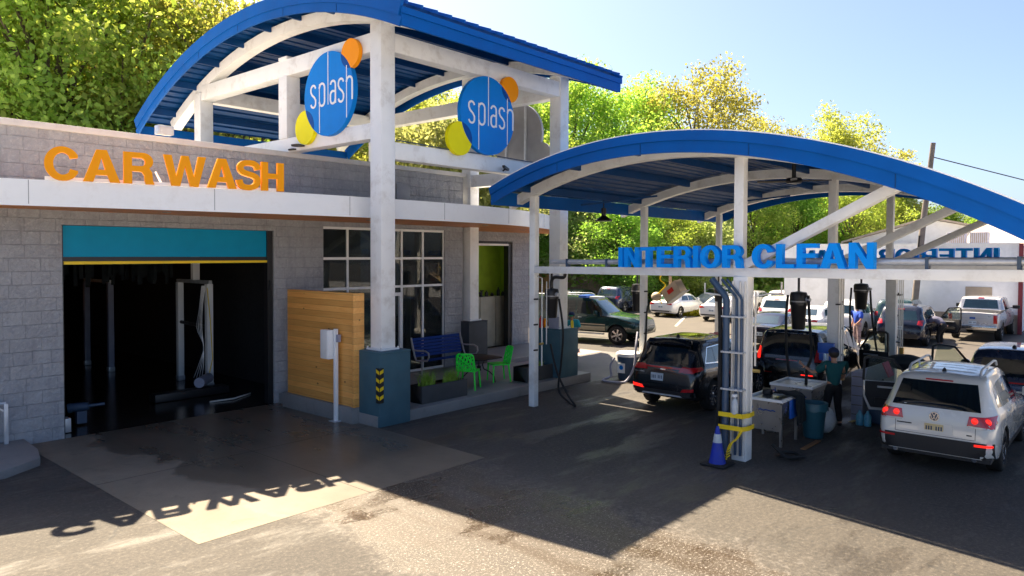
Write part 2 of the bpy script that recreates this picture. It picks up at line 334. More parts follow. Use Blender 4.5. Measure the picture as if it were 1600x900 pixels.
# ---------------------------------------------------------------- mesh helpers
class MB:
    def __init__(s): s.v = []; s.f = []
    def add(s, vs, fs):
        b = len(s.v); s.v += [tuple(v) for v in vs]; s.f += [tuple(b+i for i in f) for f in fs]; return s
    def hexa(s, p):      # 4 bottom ccw + 4 top
        return s.add(p, [(3, 2, 1, 0), (4, 5, 6, 7), (0, 1, 5, 4), (1, 2, 6, 5), (2, 3, 7, 6), (3, 0, 4, 7)])
    def box(s, x0, x1, y0, y1, z0, z1):
        return s.hexa([(x0, y0, z0), (x1, y0, z0), (x1, y1, z0), (x0, y1, z0), (x0, y0, z1), (x1, y0, z1), (x1, y1, z1), (x0, y1, z1)])
    def mbox(s, mat, hx, hy, hz):   # box transformed by matrix
        p = [mat @ Vector(q) for q in [(-hx, -hy, -hz), (hx, -hy, -hz), (hx, hy, -hz), (-hx, hy, -hz), (-hx, -hy, hz), (hx, -hy, hz), (hx, hy, hz), (-hx, hy, hz)]]
        return s.hexa(p)
    def bar(s, a, b, w, h, up=(0, 0, 1)):  # rectangular bar from a to b
        a = Vector(a); b = Vector(b); d = (b-a); L = d.length; d.normalize(); up = Vector(up)
        sd = d.cross(up); sd = sd.normalized() if sd.length > 1e-6 else Vector((1, 0, 0)); up = sd.cross(d)
        q = []
        for e in (a, b):
            for i, j in ((-1, -1), (1, -1), (1, 1), (-1, 1)): q.append(e+sd*i*w/2+up*j*h/2)
        return s.add(q, [(0, 1, 2, 3), (7, 6, 5, 4), (0, 4, 5, 1), (1, 5, 6, 2), (2, 6, 7, 3), (3, 7, 4, 0)])
    def tube(s, pts, r, n=8, closed=False):
        pts = [Vector(p) for p in pts]; rr = r if hasattr(r, '__len__') else [r]*len(pts)
        rings = []; prev = None
        for i, p in enumerate(pts):
            d = (pts[min(i+1, len(pts)-1)]-pts[max(i-1, 0)]).normalized()
            if prev is None:
                t = Vector((0, 0, 1)) if abs(d.z) < .9 else Vector((1, 0, 0)); a = d.cross(t).normalized()
            else: a = (prev-d*prev.dot(d)).normalized()
            prev = a; b = d.cross(a)
            rings.append([p+(a*math.cos(2*math.pi*k/n)+b*math.sin(2*math.pi*k/n))*rr[i] for k in range(n)])
        vs = [v for r0 in rings for v in r0]; fs = []
        for i in range(len(rings)-1):
            for k in range(n): fs.append((i*n+k, i*n+(k+1) % n, (i+1)*n+(k+1) % n, (i+1)*n+k))
        fs.append(tuple(range(n-1, -1, -1))); fs.append(tuple((len(rings)-1)*n+k for k in range(n)))
        return s.add(vs, fs)
    def cyl(s, a, b, r0, r1=None, n=16):
        return s.tube([a, b], [r0, r0 if r1 is None else r1], n)
    def lathe(s, prof, c=(0, 0, 0), axis='z', n=24, caps=True):
        c = Vector(c); vs = []; fs = []
        for (r, z) in prof:
            for k in range(n):
                a = 2*math.pi*k/n; p = (r*math.cos(a), r*math.sin(a), z)
                if axis == 'y': p = (p[0], p[2], p[1])
                if axis == 'x': p = (p[2], p[0], p[1])
                vs.append(c+Vector(p))
        for i in range(len(prof)-1):
            for k in range(n): fs.append((i*n+k, i*n+(k+1) % n, (i+1)*n+(k+1) % n, (i+1)*n+k))
        ring = (not caps) or abs(prof[0][0]-prof[-1][0])+abs(prof[0][1]-prof[-1][1]) < 1e-6
        if prof[0][0] > 1e-5 and not ring: fs.append(tuple(range(n)))
        if prof[-1][0] > 1e-5 and not ring: fs.append(tuple((len(prof)-1)*n+k for k in range(n)))
        return s.add(vs, fs)
    def prism(s, poly, vec):
        n = len(poly); vec = Vector(vec); a = [Vector(p) for p in poly]; b = [p+vec for p in a]
        return s.add(a+b, [tuple(range(n)), tuple(range(2*n-1, n-1, -1))]+[(i, (i+1) % n, n+(i+1) % n, n+i) for i in range(n)])
    def sphere(s, c, r, n=12, sc=(1, 1, 1)):
        prof = [(math.sin(math.pi*i/n)*r, -math.cos(math.pi*i/n)*r) for i in range(n+1)]
        t = MB().lathe(prof, n=n*2); return s.add([(c[0]+x*sc[0], c[1]+y*sc[1], c[2]+z*sc[2]) for x, y, z in t.v], t.f)
    def build(s, name, mat, parent=None, smooth=False, bevel=0, local=False, sharp=40):
        me = bpy.data.meshes.new(name); off = Vector((0, 0, 0))
        if parent is not None and not local:
            q = parent
            while q: off += q.location; q = q.parent
        me.from_pydata([Vector(v)-off for v in s.v], [], s.f)
        bm = bmesh.new(); bm.from_mesh(me); bmesh.ops.remove_doubles(bm, verts=bm.verts, dist=1e-5)
        bmesh.ops.recalc_face_normals(bm, faces=bm.faces)
        if bevel:
            es = [e for e in bm.edges if len(e.link_faces) == 2 and e.calc_face_angle(0) > R(35)]
            bmesh.ops.bevel(bm, geom=es, offset=bevel, segments=2, affect='EDGES', profile=.6)
        bm.to_mesh(me); bm.free()
        me.materials.append(mat if not isinstance(mat, str) else M[mat])
        if smooth or bevel:
            me.shade_smooth(); me.set_sharp_from_angle(angle=R(sharp))
        o = bpy.data.objects.new(name, me); col.objects.link(o)
        if parent is not None: o.parent = parent
        return o
def tag(o, label, cat, group=None, kind=None):
    if label: o['label'] = label
    if cat: o['category'] = cat
    if group: o['group'] = group
    if kind: o['kind'] = kind
    return o
def thing(name, label, cat, loc=(0, 0, 0), group=None, rz=0):
    o = bpy.data.objects.new(name, None); col.objects.link(o); o.location = loc; o.rotation_euler = (0, 0, rz); o.empty_display_size = .2
    return tag(o, label, cat, group)
def struct(o): o['kind'] = 'structure'; return o
def copy_tree(o, parent=None):
    c = o.copy(); col.objects.link(c)
    if parent is not None: c.parent = parent
    for ch in list(o.children): copy_tree(ch, c)
    return c
def dup(o, loc, rz, label, group=None):
    c = copy_tree(o); c.location = loc; c.rotation_euler = (0, 0, rz); c['label'] = label
    if group: c['group'] = group
    return c
# ================================================================ ground
def sheet(name, poly, z, mat, lab=None):
    me = bpy.data.meshes.new(name); me.from_pydata([(x, y, z) for x, y in poly], [], [tuple(range(len(poly)))])
    me.materials.append(M[mat]); o = bpy.data.objects.new(name, me); col.objects.link(o)
    bm = bmesh.new(); bm.from_mesh(me); bmesh.ops.recalc_face_normals(bm, faces=bm.faces)
    for f in bm.faces:
        if f.normal.z < 0: f.normal_flip()
    bm.to_mesh(me); bm.free(); return struct(o)
def terrain():
    FX, FY = .752, .659
    n = 150; xs = np.concatenate([np.linspace(-400, -60, 18), np.linspace(-50, 170, 111), np.linspace(180, 600, 18)])
    vs = []; fs = []
    def h(x, y):
        d = x*FX+y*FY; lat = x*.659-y*.752      # lateral, + right
        start = 60 if lat > -14 else max(36, 60+(lat+14)*1.1)
        if lat > 22: start = 60+(lat-22)*2.2
        k = max(0, d-start); z = .42*k; z = 16*(1-math.exp(-z/16))
        return z+ (.35*math.sin(x*.7)*math.cos(y*.6) if k > 2 else 0)
    N = len(xs)
    for y in xs:
        for x in xs: vs.append((x, y, h(x, y)-.02))
    for j in range(N-1):
        for i in range(N-1): fs.append((j*N+i, j*N+i+1, (j+1)*N+i+1, (j+1)*N+i))
    return vs, fs, h
tv, tf, hz = terrain()
flat = MB(); 
me = bpy.data.meshes.new('hills'); 
keep = [f for f in tf if max(tv[i][2] for i in f) > .0]
me.from_pydata(tv, [], keep); me.materials.append(M['hill']); me.shade_smooth()
struct(bpy.data.objects.new('hills', me)); col.objects.link(bpy.data.objects['hills'])
sheet('ground', [(-700, -700), (700, -700), (700, 700), (-700, 700)], 0.0, 'asphalt')
sheet('apron', [(4.5, 9.5), (10.07, 9.5), (10.2, 12.86), (10.2, 17.0), (4.5, 17.0)], .004, 'apron')
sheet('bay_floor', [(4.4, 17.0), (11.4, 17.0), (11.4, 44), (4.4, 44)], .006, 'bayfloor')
sheet('driveway', [(18.5, 12.9), (24.4, 12.6), (24.4, 60), (18.5, 60)], .004, 'concrete')
sheet('bounce_paving', [(-60, -60), (60, -60), (60, -4.5), (14, -1.6), (9.6, .1), (1.7, 8.4), (-60, 8.4)], .004, 'bounce_concrete')  # unseen pale paving, added to bounce sunlight onto the shaded front
sheet('far_lot', [(44.5, -30), (44.5, 60), (27, 60), (28.5, 22), (30, -30)], .006, 'lot')
mb = MB(); mb.box(7.34, 7.352, 9.5, 16.99, .0045, .0055); mb.box(4.5, 7.34, 13.2, 13.212, .0045, .0055); mb.box(7.352, 10.15, 13.2, 13.212, .0045, .0055)
struct(mb.build('apron_joint', 'black_rubber'))
# patio slab with kerb
mb = MB(); mb.box(10.2, 18.44, 12.92, 17.0, -.1, .25); mb.box(16.96, 23.5, 17.0, 19.64, -.1, .16)
struct(mb.build('patio', 'patio', bevel=.015))
mb = MB(); mb.prism([(-3, 14.62, -.1), (3.62, 14.75, -.1), (4.28, 15.2, -.1), (4.44, 15.9, -.1), (4.5, 16.98, -.1), (-3, 16.98, -.1)], (0, 0, .25))
struct(mb.build('pavement', 'patio', bevel=.03))
mb = MB()
def line(x0, y0, x1, y1, w, m, z=.010):
    d = Vector((x1-x0, y1-y0, 0)).normalized(); s = Vector((-d.y, d.x, 0))*w/2; a = Vector((x0, y0, z)); b = Vector((x1, y1, z))
    m.add([a-s, b-s, b+s, a+s], [(0, 1, 2, 3)])
line(17.9, 5.2, 24, 4.35, .10, mb); line(18.7, 4.95, 24.5, 4.9, .10, mb); line(17.8, 5.0, 20.6, 4.05, .10, mb)
line(16.0, -1.4, 24.5, -1.9, .10, mb)
struct(mb.build('lane_markings', 'pave_paint'))
mb = MB(); line(35.5, 19.3, 41.5, 21.9, .14, mb, .012); line(35.0, 15.6, 41.5, 17.6, .14, mb, .012); line(33.5, 9.5, 43, 10.4, .14, mb, .012)
struct(mb.build('parking_lines', 'white_paint'))
mb = MB(); mb.box(17.0, 18.44, 14.6, 14.85, .251, .256); struct(mb.build('patio_stripe', 'pave_paint'))
mb = MB(); mb.box(18.5, 24.2, 16.4, 17.9, .006, .012); struct(mb.build('red_lane', pmat('red_faded_paint', (.34, .24, .23), .8, dirt=((.25, .25, .25), 3, .8))))

# ================================================================ main car wash building
bld = thing('car_wash_building', 'long grey split block car wash building with white parapet coping and a wide bay door', 'building', (8, 17, 0))
ZT = 6.40
mb = MB()      # front wall with bay and window openings (y 17..17.35)
y0, y1 = 17.0, 17.35
mb.box(-14, 5.23, y0, y1, 0, ZT)
mb.box(5.23, 10.09, y0, y1, 4.47, ZT)
mb.box(10.09, 11.58, y0, y1, 0, ZT)
mb.box(11.58, 16.14, y0, y1, 4.64, ZT)
mb.box(16.14, 16.95, y0, y1, 0, ZT)
mb.box(16.60, 16.95, y1, 19.65, 0, ZT)          # right return wall
mb.box(-14, -13.65, y1, 46, 0, ZT); mb.box(-13.65, 16.6, 45.7, 46, 0, ZT)
mb.build('wall', 'block', bld)
mb = MB(); mb.box(-14.08, 17.03, 16.93, 17.43, ZT, ZT+.13); mb.box(16.53, 17.03, 17.43, 21, ZT, ZT+.13); mb.build('coping', 'coping', bld, bevel=.01)
mb = MB(); mb.box(-13.65, 16.6, 17.35, 45.7, 5.95, 6.02); mb.build('roof', 'coping', bld)
# bay interior
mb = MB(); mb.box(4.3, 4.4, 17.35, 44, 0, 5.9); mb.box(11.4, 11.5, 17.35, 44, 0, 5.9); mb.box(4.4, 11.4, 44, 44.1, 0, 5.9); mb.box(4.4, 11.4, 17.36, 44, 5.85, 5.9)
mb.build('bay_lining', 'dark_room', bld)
dr = MB().box(5.25, 9.93, 17.10, 17.16, 3.80, 4.46).build('bay_door', 'shutter', bld)
MB().box(5.27, 9.92, 17.08, 17.17, 3.71, 3.798).build('bottom_rail', 'black', dr)
mb = MB(); mb.prism([(5.28, 17.06, 3.64), (9.95, 17.06, 3.655), (9.95, 17.06, 3.71), (5.28, 17.06, 3.705)], (0, .1, 0)); mb.build('safety_edge', 'yellowp', dr)
mb = MB(); mb.box(9.93, 10.08, 17.05, 17.22, 0, 4.46); mb.box(5.24, 5.262, 17.05, 17.2, 0, 4.46); mb.box(5.24, 10.08, 17.2, 17.26, 4.40, 4.468); mb.box(9.98, 10.05, 17.0, 17.05, 2.95, 3.2); mb.build('door_track', 'black', bld)
# curtain wall window
MU = [11.58, 12.43, 13.42, 14.41, 15.26, 16.14]
win = MB()
for x in MU: win.box(x-.03, x+.03, 17.06, 17.16, .25, 4.64)
for z in (.28, 2.90, 3.75, 4.60):
    for a, b in zip(MU[:-1], MU[1:]): win.box(a+.03, b-.03, 17.065, 17.155, z-.035, z+.035)
winf = win.build('window', 'white_trim', bld)
for a, b in zip(MU[:-1], MU[1:]):
    for z0, z1 in ((.32, 2.865), (2.935, 3.715), (3.785, 4.565)):
        MB().box(a+.03, b-.03, 17.10, 17.112, z0, z1).build('pane', 'glass', winf)
dd = MB()
for a, b, c, d in ((13.45, 14.38, .32, .46), (13.45, 14.38, 2.62, 2.72), (13.45, 13.53, .46, 2.62), (14.30, 14.38, .46, 2.62)): dd.box(a, b, 17.03, 17.10, c, d)
dd = dd.build('glass_door', 'white_trim', winf)
# lobby interior behind the glass
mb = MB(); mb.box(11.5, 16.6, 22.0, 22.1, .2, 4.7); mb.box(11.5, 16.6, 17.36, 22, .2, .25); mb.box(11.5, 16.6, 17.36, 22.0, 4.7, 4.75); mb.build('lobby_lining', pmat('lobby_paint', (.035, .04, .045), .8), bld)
# second wing to the right, set back, with lime-green equipment room
wing = thing('equipment_wing', 'set back grey block wing with open lime green equipment room', 'building', (20.5, 19.65, 0))
mb = MB(); mb.box(16.96, 20.2, 19.65, 20.0, 0, 5.5); mb.box(20.2, 22.45, 19.65, 20.0, 4.40, 5.5); mb.box(22.45, 23.5, 19.65, 20.0, 0, 5.5); mb.box(23.15, 23.5, 20.0, 36, 0, 5.5)
mb.build('wall', 'block', wing)
mb = MB(); mb.box(16.96, 23.56, 19.58, 20.06, 5.5, 5.66); mb.box(23.1, 23.56, 20.06, 36, 5.5, 5.66); mb.build('coping', 'coping', wing, bevel=.01)
MB().box(20.16, 23.1, 20.9, 21.0, .1, 4.9).build('back_wall', 'green_wall', wing)
mb = MB(); mb.box(20.1, 20.16, 20.0, 21.0, .1, 4.9); mb.box(23.1, 23.14, 20.0, 21.0, .1, 4.9); mb.box(20.16, 23.1, 20.0, 20.9, 4.9, 4.95); mb.build('room_lining', 'green_wall', wing)
mb = MB(); mb.box(22.25, 22.45, 19.7, 19.95, .1, 4.3); mb.box(20.2, 22.25, 19.75, 19.85, 4.3, 4.4); mb.build('opening_frame', 'black', wing)
MB().box(20.2, 22.25, 19.68, 19.76, 4.22, 4.30).build('door_edge', 'white_trim', wing)
cabs = thing('equipment_cabinets', 'row of khaki steel equipment cabinets in front of the lime wall', 'cabinet', (21.4, 20.5, .1))
for k in range(3): MB().box(20.25+k*.94, 21.15+k*.94, 20.25, 20.8, .1, 2.15).build('cabinet_body', 'cabinet', cabs, bevel=.02)
for k in range(8):
    x = 20.5+k*.33+random.uniform(-.08, .08); h = random.uniform(.12, .4)
    tag(MB().lathe([(.0, 2.25), (.07, 2.25), (.07, 2.25+h*.7), (.03, 2.25+h*.8), (.03, 2.25+h), (0, 2.25+h)], (x, 20.45, -.1)).build('chemical_bottle', 'black', smooth=True),
        'dark bottles and pumps standing on top of the khaki cabinets', 'bottle', 'bottles on the cabinets')
tag(MB().tube([(20.75, 20.2, 4.2), (20.7, 20.2, 3.2), (20.8, 20.2, 2.7), (21.1, 20.3, 2.3), (21.5, 20.4, 2.4)], .025).build('hanging_cable', 'black', smooth=True), 'black cable hanging in front of the lime green wall', 'cable')

# curved white fascia + orange wood soffit canopy along the facade
FC = [(-9, 19.5), (-4, 17.95), (0, 16.65), (2, 16.05), (3.79, 15.5), (5.0, 15.15), (6.3, 14.82), (7.6, 14.5), (9, 14.23), (10.5, 14.03), (12, 13.93), (13.3, 13.92), (14.6, 14.0), (16, 14.22), (17.4, 14.62), (18.8, 15.15), (20.0, 15.75), (21.5, 16.65), (23, 17.8), (24.9, 19.55)]
def crom(P, n=6):
    out = []
    for i in range(len(P)-1):
        p0 = P[max(i-1, 0)]; p1 = P[i]; p2 = P[i+1]; p3 = P[min(i+2, len(P)-1)]
        for k in range(n):
            t = k/n; out.append(tuple(.5*((2*b)+(-a+c)*t+(2*a-5*b+4*c-d)*t*t+(-a+3*b-3*c+d)*t**3) for a, b, c, d in zip(p0, p1, p2, p3)))
    return out+[tuple(P[-1])]
FS = [p for p in crom(FC[1:], 4)]
FS = [p for p in FS if p[1] < 16.9 or p[0] > 17.0]
def fas0(x):
    for p, q in zip(FS[:-1], FS[1:]):
        if p[0] <= x <= q[0]: return (x, p[1]+(q[1]-p[1])*(x-p[0])/(q[0]-p[0]))
can = thing('entrance_canopy', 'gently curved white fascia with orange wood soffit running along the facade', 'canopy', (10, 15, 4.76))
mb = MB()
def ribbon_wall(mb, pts, z0, z1, t):
    n = len(pts); vs = []
    for i, p in enumerate(pts):
        a = Vector(pts[max(i-1, 0)]); b = Vector(pts[min(i+1, n-1)]); d = (b-a).normalized(); nn = Vector((-d.y, d.x))*t
        q = Vector(p)+nn
        vs += [(p[0], p[1], z0), (p[0], p[1], z1), (q.x, q.y, z1), (q.x, q.y, z0)]
    fs = []
    for i in range(n-1):
        for k in range(4): fs.append((i*4+k, i*4+(k+1) % 4, (i+1)*4+(k+1) % 4, (i+1)*4+k))
    fs += [(0, 1, 2, 3), tuple((n-1)*4+k for k in (3, 2, 1, 0))]
    mb.add(vs, fs)
ribbon_wall(mb, FS, 4.76, 5.225, .09); mb.build('fascia', 'white_trim', can, smooth=True, sharp=30)
mb = MB(); ribbon_wall(mb, [(p[0], p[1]-.004) for p in FS], 4.745, 4.775, .03); mb.build('drip_edge', 'white_trim', can)
for x in (1.2, 4.2, 7.3, 10.3, 13.2, 16.1, 19.0):
    p = fas0(x); MB().box(p[0]-.006, p[0]+.006, p[1]-.004, p[1]+.03, 4.78, 5.215).build('joint_strip', 'grey_metal', can)
mb = MB()
for (a, b), (c, d) in zip(FS[:-1], FS[1:]):
    ya = 16.998 if max(a, c) < 16.95 else 19.6
    if min(a, c) < 16.95 < max(a, c): ya = 16.998
    mb.hexa([(a, b+.08, 4.765), (c, d+.08, 4.765), (c, max(ya, d+.1), 4.765), (a, max(ya, b+.1), 4.765), (a, b+.08, 4.80), (c, d+.08, 4.80), (c, max(ya, d+.1), 4.80), (a, max(ya, b+.1), 4.80)])
mb.build('soffit', 'soffit', can)
mb = MB()
for (a, b), (c, d) in zip(FS[:-1], FS[1:]):
    ya = 16.995 if max(a, c) < 17.1 else 19.57
    mb.hexa([(a, b+.1, 5.08), (c, d+.1, 5.08), (c, max(ya, d+.12), 5.16), (a, max(ya, b+.12), 5.16), (a, b+.1, 5.11), (c, d+.1, 5.11), (c, max(ya, d+.12), 5.19), (a, max(ya, b+.12), 5.19)])
mb.build('canopy_roof', 'coping', can)
for x, y in ((6.9, 15.9), (2.6, 16.4), (11.9, 15.4), (16.2, 15.3), (20.2, 17.2)):
    MB().lathe([(0, 4.758), (.09, 4.758), (.09, 4.764), (0, 4.764)], (x, y, 0)).build('downlight', 'lamp_glass', can)

# ================================================================ letters
def glyph(ch):
    """2D outlines (outer + holes), cap height 1"""
    def arc(cx, cy, rx, ry, a0, a1, n=18): return [(cx+rx*math.cos(R(a0+(a1-a0)*k/n)), cy+ry*math.sin(R(a0+(a1-a0)*k/n))) for k in range(n+1)]
    if ch == 'I': return [[(0, 0), (0, 1), (.21, 1), (.21, 0)]], .21
    if ch == 'N': return [[(0, 0), (0, 1), (.21, 1), (.54, .36), (.54, 1), (.74, 1), (.74, 0), (.53, 0), (.2, .64), (.2, 0)]], .74
    if ch == 'T': return [[(.245, 0), (.245, .82), (0, .82), (0, 1), (.70, 1), (.70, .82), (.455, .82), (.455, 0)]], .70
    if ch == 'E': return [[(0, 0), (0, 1), (.67, 1), (.67, .82), (.21, .82), (.21, .61), (.62, .61), (.62, .43), (.21, .43), (.21, .18), (.69, .18), (.69, 0)]], .69
    if ch == 'L': return [[(0, 0), (0, 1), (.21, 1), (.21, .18), (.63, .18), (.63, 0)]], .63
    if ch == 'H': return [[(0, 0), (0, 1), (.21, 1), (.21, .61), (.52, .61), (.52, 1), (.73, 1), (.73, 0), (.52, 0), (.52, .43), (.21, .43), (.21, 0)]], .73
    if ch == 'W': return [[(.21, 0), (0, 1), (.21, 1), (.33, .33), (.47, 1), (.66, 1), (.80, .33), (.92, 1), (1.13, 1), (.92, 0), (.70, 0), (.565, .66), (.43, 0)]], 1.13
    if ch == 'A': return [[(0, 0), (.29, 1), (.52, 1), (.81, 0), (.59, 0), (.53, .21), (.275, .21), (.22, 0)], [(.325, .38), (.48, .38), (.403, .75)]], .81
    if ch == 'O': return [arc(.41, .5, .41, .52, 0, 360, 40)[:-1], arc(.41, .5, .205, .335, 0, 360, 32)[:-1]], .82
    if ch == 'C':
        o = arc(.41, .5, .41, .52, 32, 328, 36); i = arc(.41, .5, .205, .335, 332, 28, 28)
        return [o+[(o[-1][0]+.0, .30), (.575, .345)]+i[2:-2]+[(.575, .655), (o[0][0], .70)]], .80
    if ch == 'R':
        o = [(0, 0), (0, 1), (.45, 1)]+arc(.47, .725, .27, .275, 88, -50, 14)+[(.66, .48), (.715, .38), (.73, .12), (.77, 0), (.55, 0), (.525, .12), (.515, .28), (.46, .38), (.38, .395), (.21, .395), (.21, 0)]
        h = [(.21, .83), (.43, .83)]+arc(.43, .70, .11, .13, 90, -90, 10)+[(.43, .57), (.21, .57)]
        return [o, h], .77
    if ch == 'S':
        c = [(.665, .70), (.62, .84), (.50, .915), (.37, .925), (.22, .90), (.125, .81), (.115, .70), (.19, .60), (.34, .545), (.50, .50), (.615, .42), (.645, .30), (.595, .17), (.47, .09), (.345, .075), (.20, .10), (.11, .19), (.075, .33)]
        P = crom(c, 4); L = []; Rr = []
        for k, p in enumerate(P):
            a = Vector(P[max(k-1, 0)]); b = Vector(P[min(k+1, len(P)-1)]); d = (b-a).normalized(); nn = Vector((-d.y, d.x))*.095; q = Vector(p)
            L.append(tuple(q+nn)); Rr.append(tuple(q-nn))
        return [L+Rr[::-1]], .74
def extrude2d(loops, depth):
    """solid from outline loops with holes via a filled 2D curve -> (verts, faces) in x,y,z(0..depth)"""
    cu = bpy.data.curves.new('t', 'CURVE'); cu.dimensions = '2D'; cu.fill_mode = 'BOTH'; cu.extrude = depth/2
    for lp in loops:
        sp = cu.splines.new('POLY'); sp.points.add(len(lp)-1); sp.use_cyclic_u = True
        for k, p in enumerate(lp): sp.points[k].co = (p[0], p[1], 0, 1)
    ob = bpy.data.objects.new('t', cu); col.objects.link(ob)
    dg = bpy.context.evaluated_depsgraph_get(); me = bpy.data.meshes.new_from_object(ob.evaluated_get(dg))
    vs = [(v.co.x, v.co.y, v.co.z+depth/2) for v in me.vertices]; fs = [tuple(p.vertices) for p in me.polygons]
    bpy.data.objects.remove(ob); bpy.data.curves.remove(cu); bpy.data.meshes.remove(me)
    return vs, fs
def put_letter(ch, org, ux, width, height, depth, mat, parent, name='letter', mirror=False, uz=(0, 0, 1)):
    loops, gw = glyph(ch); vs, fs = extrude2d(loops, depth)
    ux = Vector(ux).normalized(); uz = Vector(uz); un = ux.cross(uz)    # un = outward normal (towards viewer)
    mb = MB(); mb.add([Vector(org)+ux*(x/gw*width)+uz*(y*height)+un*z for x, y, z in vs], fs)
    return mb.build(name, mat, parent, bevel=0)
# CAR WASH standing on the fascia: (x0,x1) in world X along the fascia, computed from the curve
def fas(x):
    for p, q in zip(FS[:-1], FS[1:]):
        if p[0] <= x <= q[0]:
            t = (x-p[0])/(q[0]-p[0]); return Vector((x, p[1]+(q[1]-p[1])*t, 0))
sign = thing('car_wash_sign', 'orange raised letters CAR WASH standing on the white fascia', 'sign', (6.5, 14.7, 5.23))
for ch, a, b in (('C', 4.44, 4.985), ('A', 5.03, 5.63), ('R', 5.685, 6.21), ('W', 6.37, 7.14), ('A', 7.16, 7.725), ('S', 7.73, 8.215), ('H', 8.235, 8.71)):
    A = fas(a); B = fas(b); d = B-A; lo = 5.235
    put_letter(ch, (A.x, A.y+.03, lo), d, d.length, .61, .09, 'orange', sign)
mb = MB(); pts = [fas(4.45+k*.3) for k in range(15)]
ribbon_wall(mb, [(p.x, p.y+.035) for p in pts], 5.235, 5.30, .05); mb.build('raceway', 'white_trim', sign)
MB().bar(fas(6.27)+Vector((0, .1, 5.50)), fas(6.42)+Vector((0, .2, 5.26)), .04, .02).build('stay_bar', 'white_trim', sign)

# ================================================================ tower with arched blue roof
tower = thing('entrance_tower', 'tall white steel entrance tower under an arched blue metal roof', 'tower', (13.9, 17.5, 0))
TX0, TX1 = 10.47, 17.09; TY0, TY1 = 13.11, 21.75; S = .40
TC = (17.0, -4.2)
def tz(y, r): return TC[1]+math.sqrt(r*r-(y-TC[0])**2)
for (x, y, zb) in ((TX0, TY0, 1.72), (TX1, TY0, 1.72), (TX1, 16.80, 1.72), (TX0, TY1, 6.02), (TX1, TY1, 6.02)):
    zt = tz(y+.2, 13.84)+(.02)
    c = MB().box(x, x+S, y, y+S, zb, zt).build('column', 'white', tower, bevel=.012)
    if zb < 2:
        b = MB().box(x-.07, x+S+.07, y-.07, y+S+.07, 1.685, 1.72).build('base_plate', 'white', tower)
        for i in (-.045, S+.045):
            for j in (-.045, S+.045): MB().cyl((x+i, y+j, 1.72), (x+i, y+j, 1.76), .022, n=6).build('bolt', 'galv', b)
e = .03
def beam(x0, x1, y0, y1, z0, z1, nm='beam'): MB().box(x0, x1, y0, y1, z0, z1).build(nm, 'white', tower, bevel=.01)
for z0, z1, xs in ((8.51, 8.94, 1),):
    beam(TX0+e, TX0+S-e, TY0+S, TY1, z0, z1); beam(TX1+e, TX1+S-e, TY0+S, TY1, z0, z1)
    beam(TX0+S, TX1, TY0+e, TY0+S-e, z0, z1); beam(TX0+S, TX1, TY1+e, TY1+S-e, z0, z1)
beam(TX0+e, TX0+S-e, TY0+S, TY1, 6.53, 6.89)
beam(TX0+S, TX1, TY0+e, TY0+S-e, 6.07, 6.46); beam(TX1+e, TX1+S-e, TY0+S, 21.75, 6.07, 6.46)
beam(TX0+.002, TX0+S-.002, 16.99, 17.38, 6.89, 8.51, 'post'); beam(TX0+.002, TX0+S-.002, 16.99, 17.38, 8.94, 9.02, 'post')
beam(13.72, 14.06, TY0+.002, TY0+S-.002, 6.46, 8.51, 'post')
# pedestals
def pedestal(x, y, s, z0, z1, lab, mat='teal_block'):
    p = thing('pedestal', lab, 'pedestal', (x+s/2, y+s/2, z0))
    MB().box(x, x+s, y, y+s, z0, z1-.05).build('pedestal_body', mat, p, bevel=.02)
    MB().box(x-.004, x+s+.004, y-.004, y+s+.004, z1-.05, z1).build('cap', mat, p, bevel=.012)
    return p
p1 = pedestal(10.215, 12.86, .90, 0, 1.685, 'teal masonry pedestal with yellow chevron guard at the patio corner')
pedestal(16.93, 12.95, .88, .25, 1.685, 'slate teal masonry pedestal beside the vacuum hoses at the patio end')
pedestal(16.86, 16.62, .88, .16, 1.685, 'small square pedestal behind the blue bench', 'grey_block')
g = thing('corner_guard', 'yellow and black chevron corner guard on the teal pedestal', 'guard', (10.2, 12.85, .75))
mb = MB()
for sx, sy in ((0, 1), (1, 0)): pass
mb.hexa([(10.197, 12.842, .55), (10.32, 12.842, .55), (10.32, 12.859, .55), (10.197, 12.859, .55), (10.197, 12.842, 1.34), (10.32, 12.842, 1.34), (10.32, 12.859, 1.34), (10.197, 12.859, 1.34)])
mb.hexa([(10.197, 12.8595, .55), (10.2145, 12.8595, .55), (10.2145, 12.97, .55), (10.197, 12.97, .55), (10.197, 12.8595, 1.34), (10.2145, 12.8595, 1.34), (10.2145, 12.97, 1.34), (10.197, 12.97, 1.34)])
mb.build('rubber_strip', 'black_rubber', g, bevel=.004)
mb = MB()
for k in range(4):
    z = .62+k*.19
    mb.add([(10.205, 12.839, z), (10.31, 12.839, z+.045), (10.31, 12.839, z+.125), (10.205, 12.839, z+.08)], [(0, 1, 2, 3)])
    mb.add([(10.194, 12.85, z), (10.194, 12.96, z+.045), (10.194, 12.96, z+.125), (10.194, 12.85, z+.08)], [(0, 3, 2, 1)])
mb.build('chevrons', 'yellowp', g)

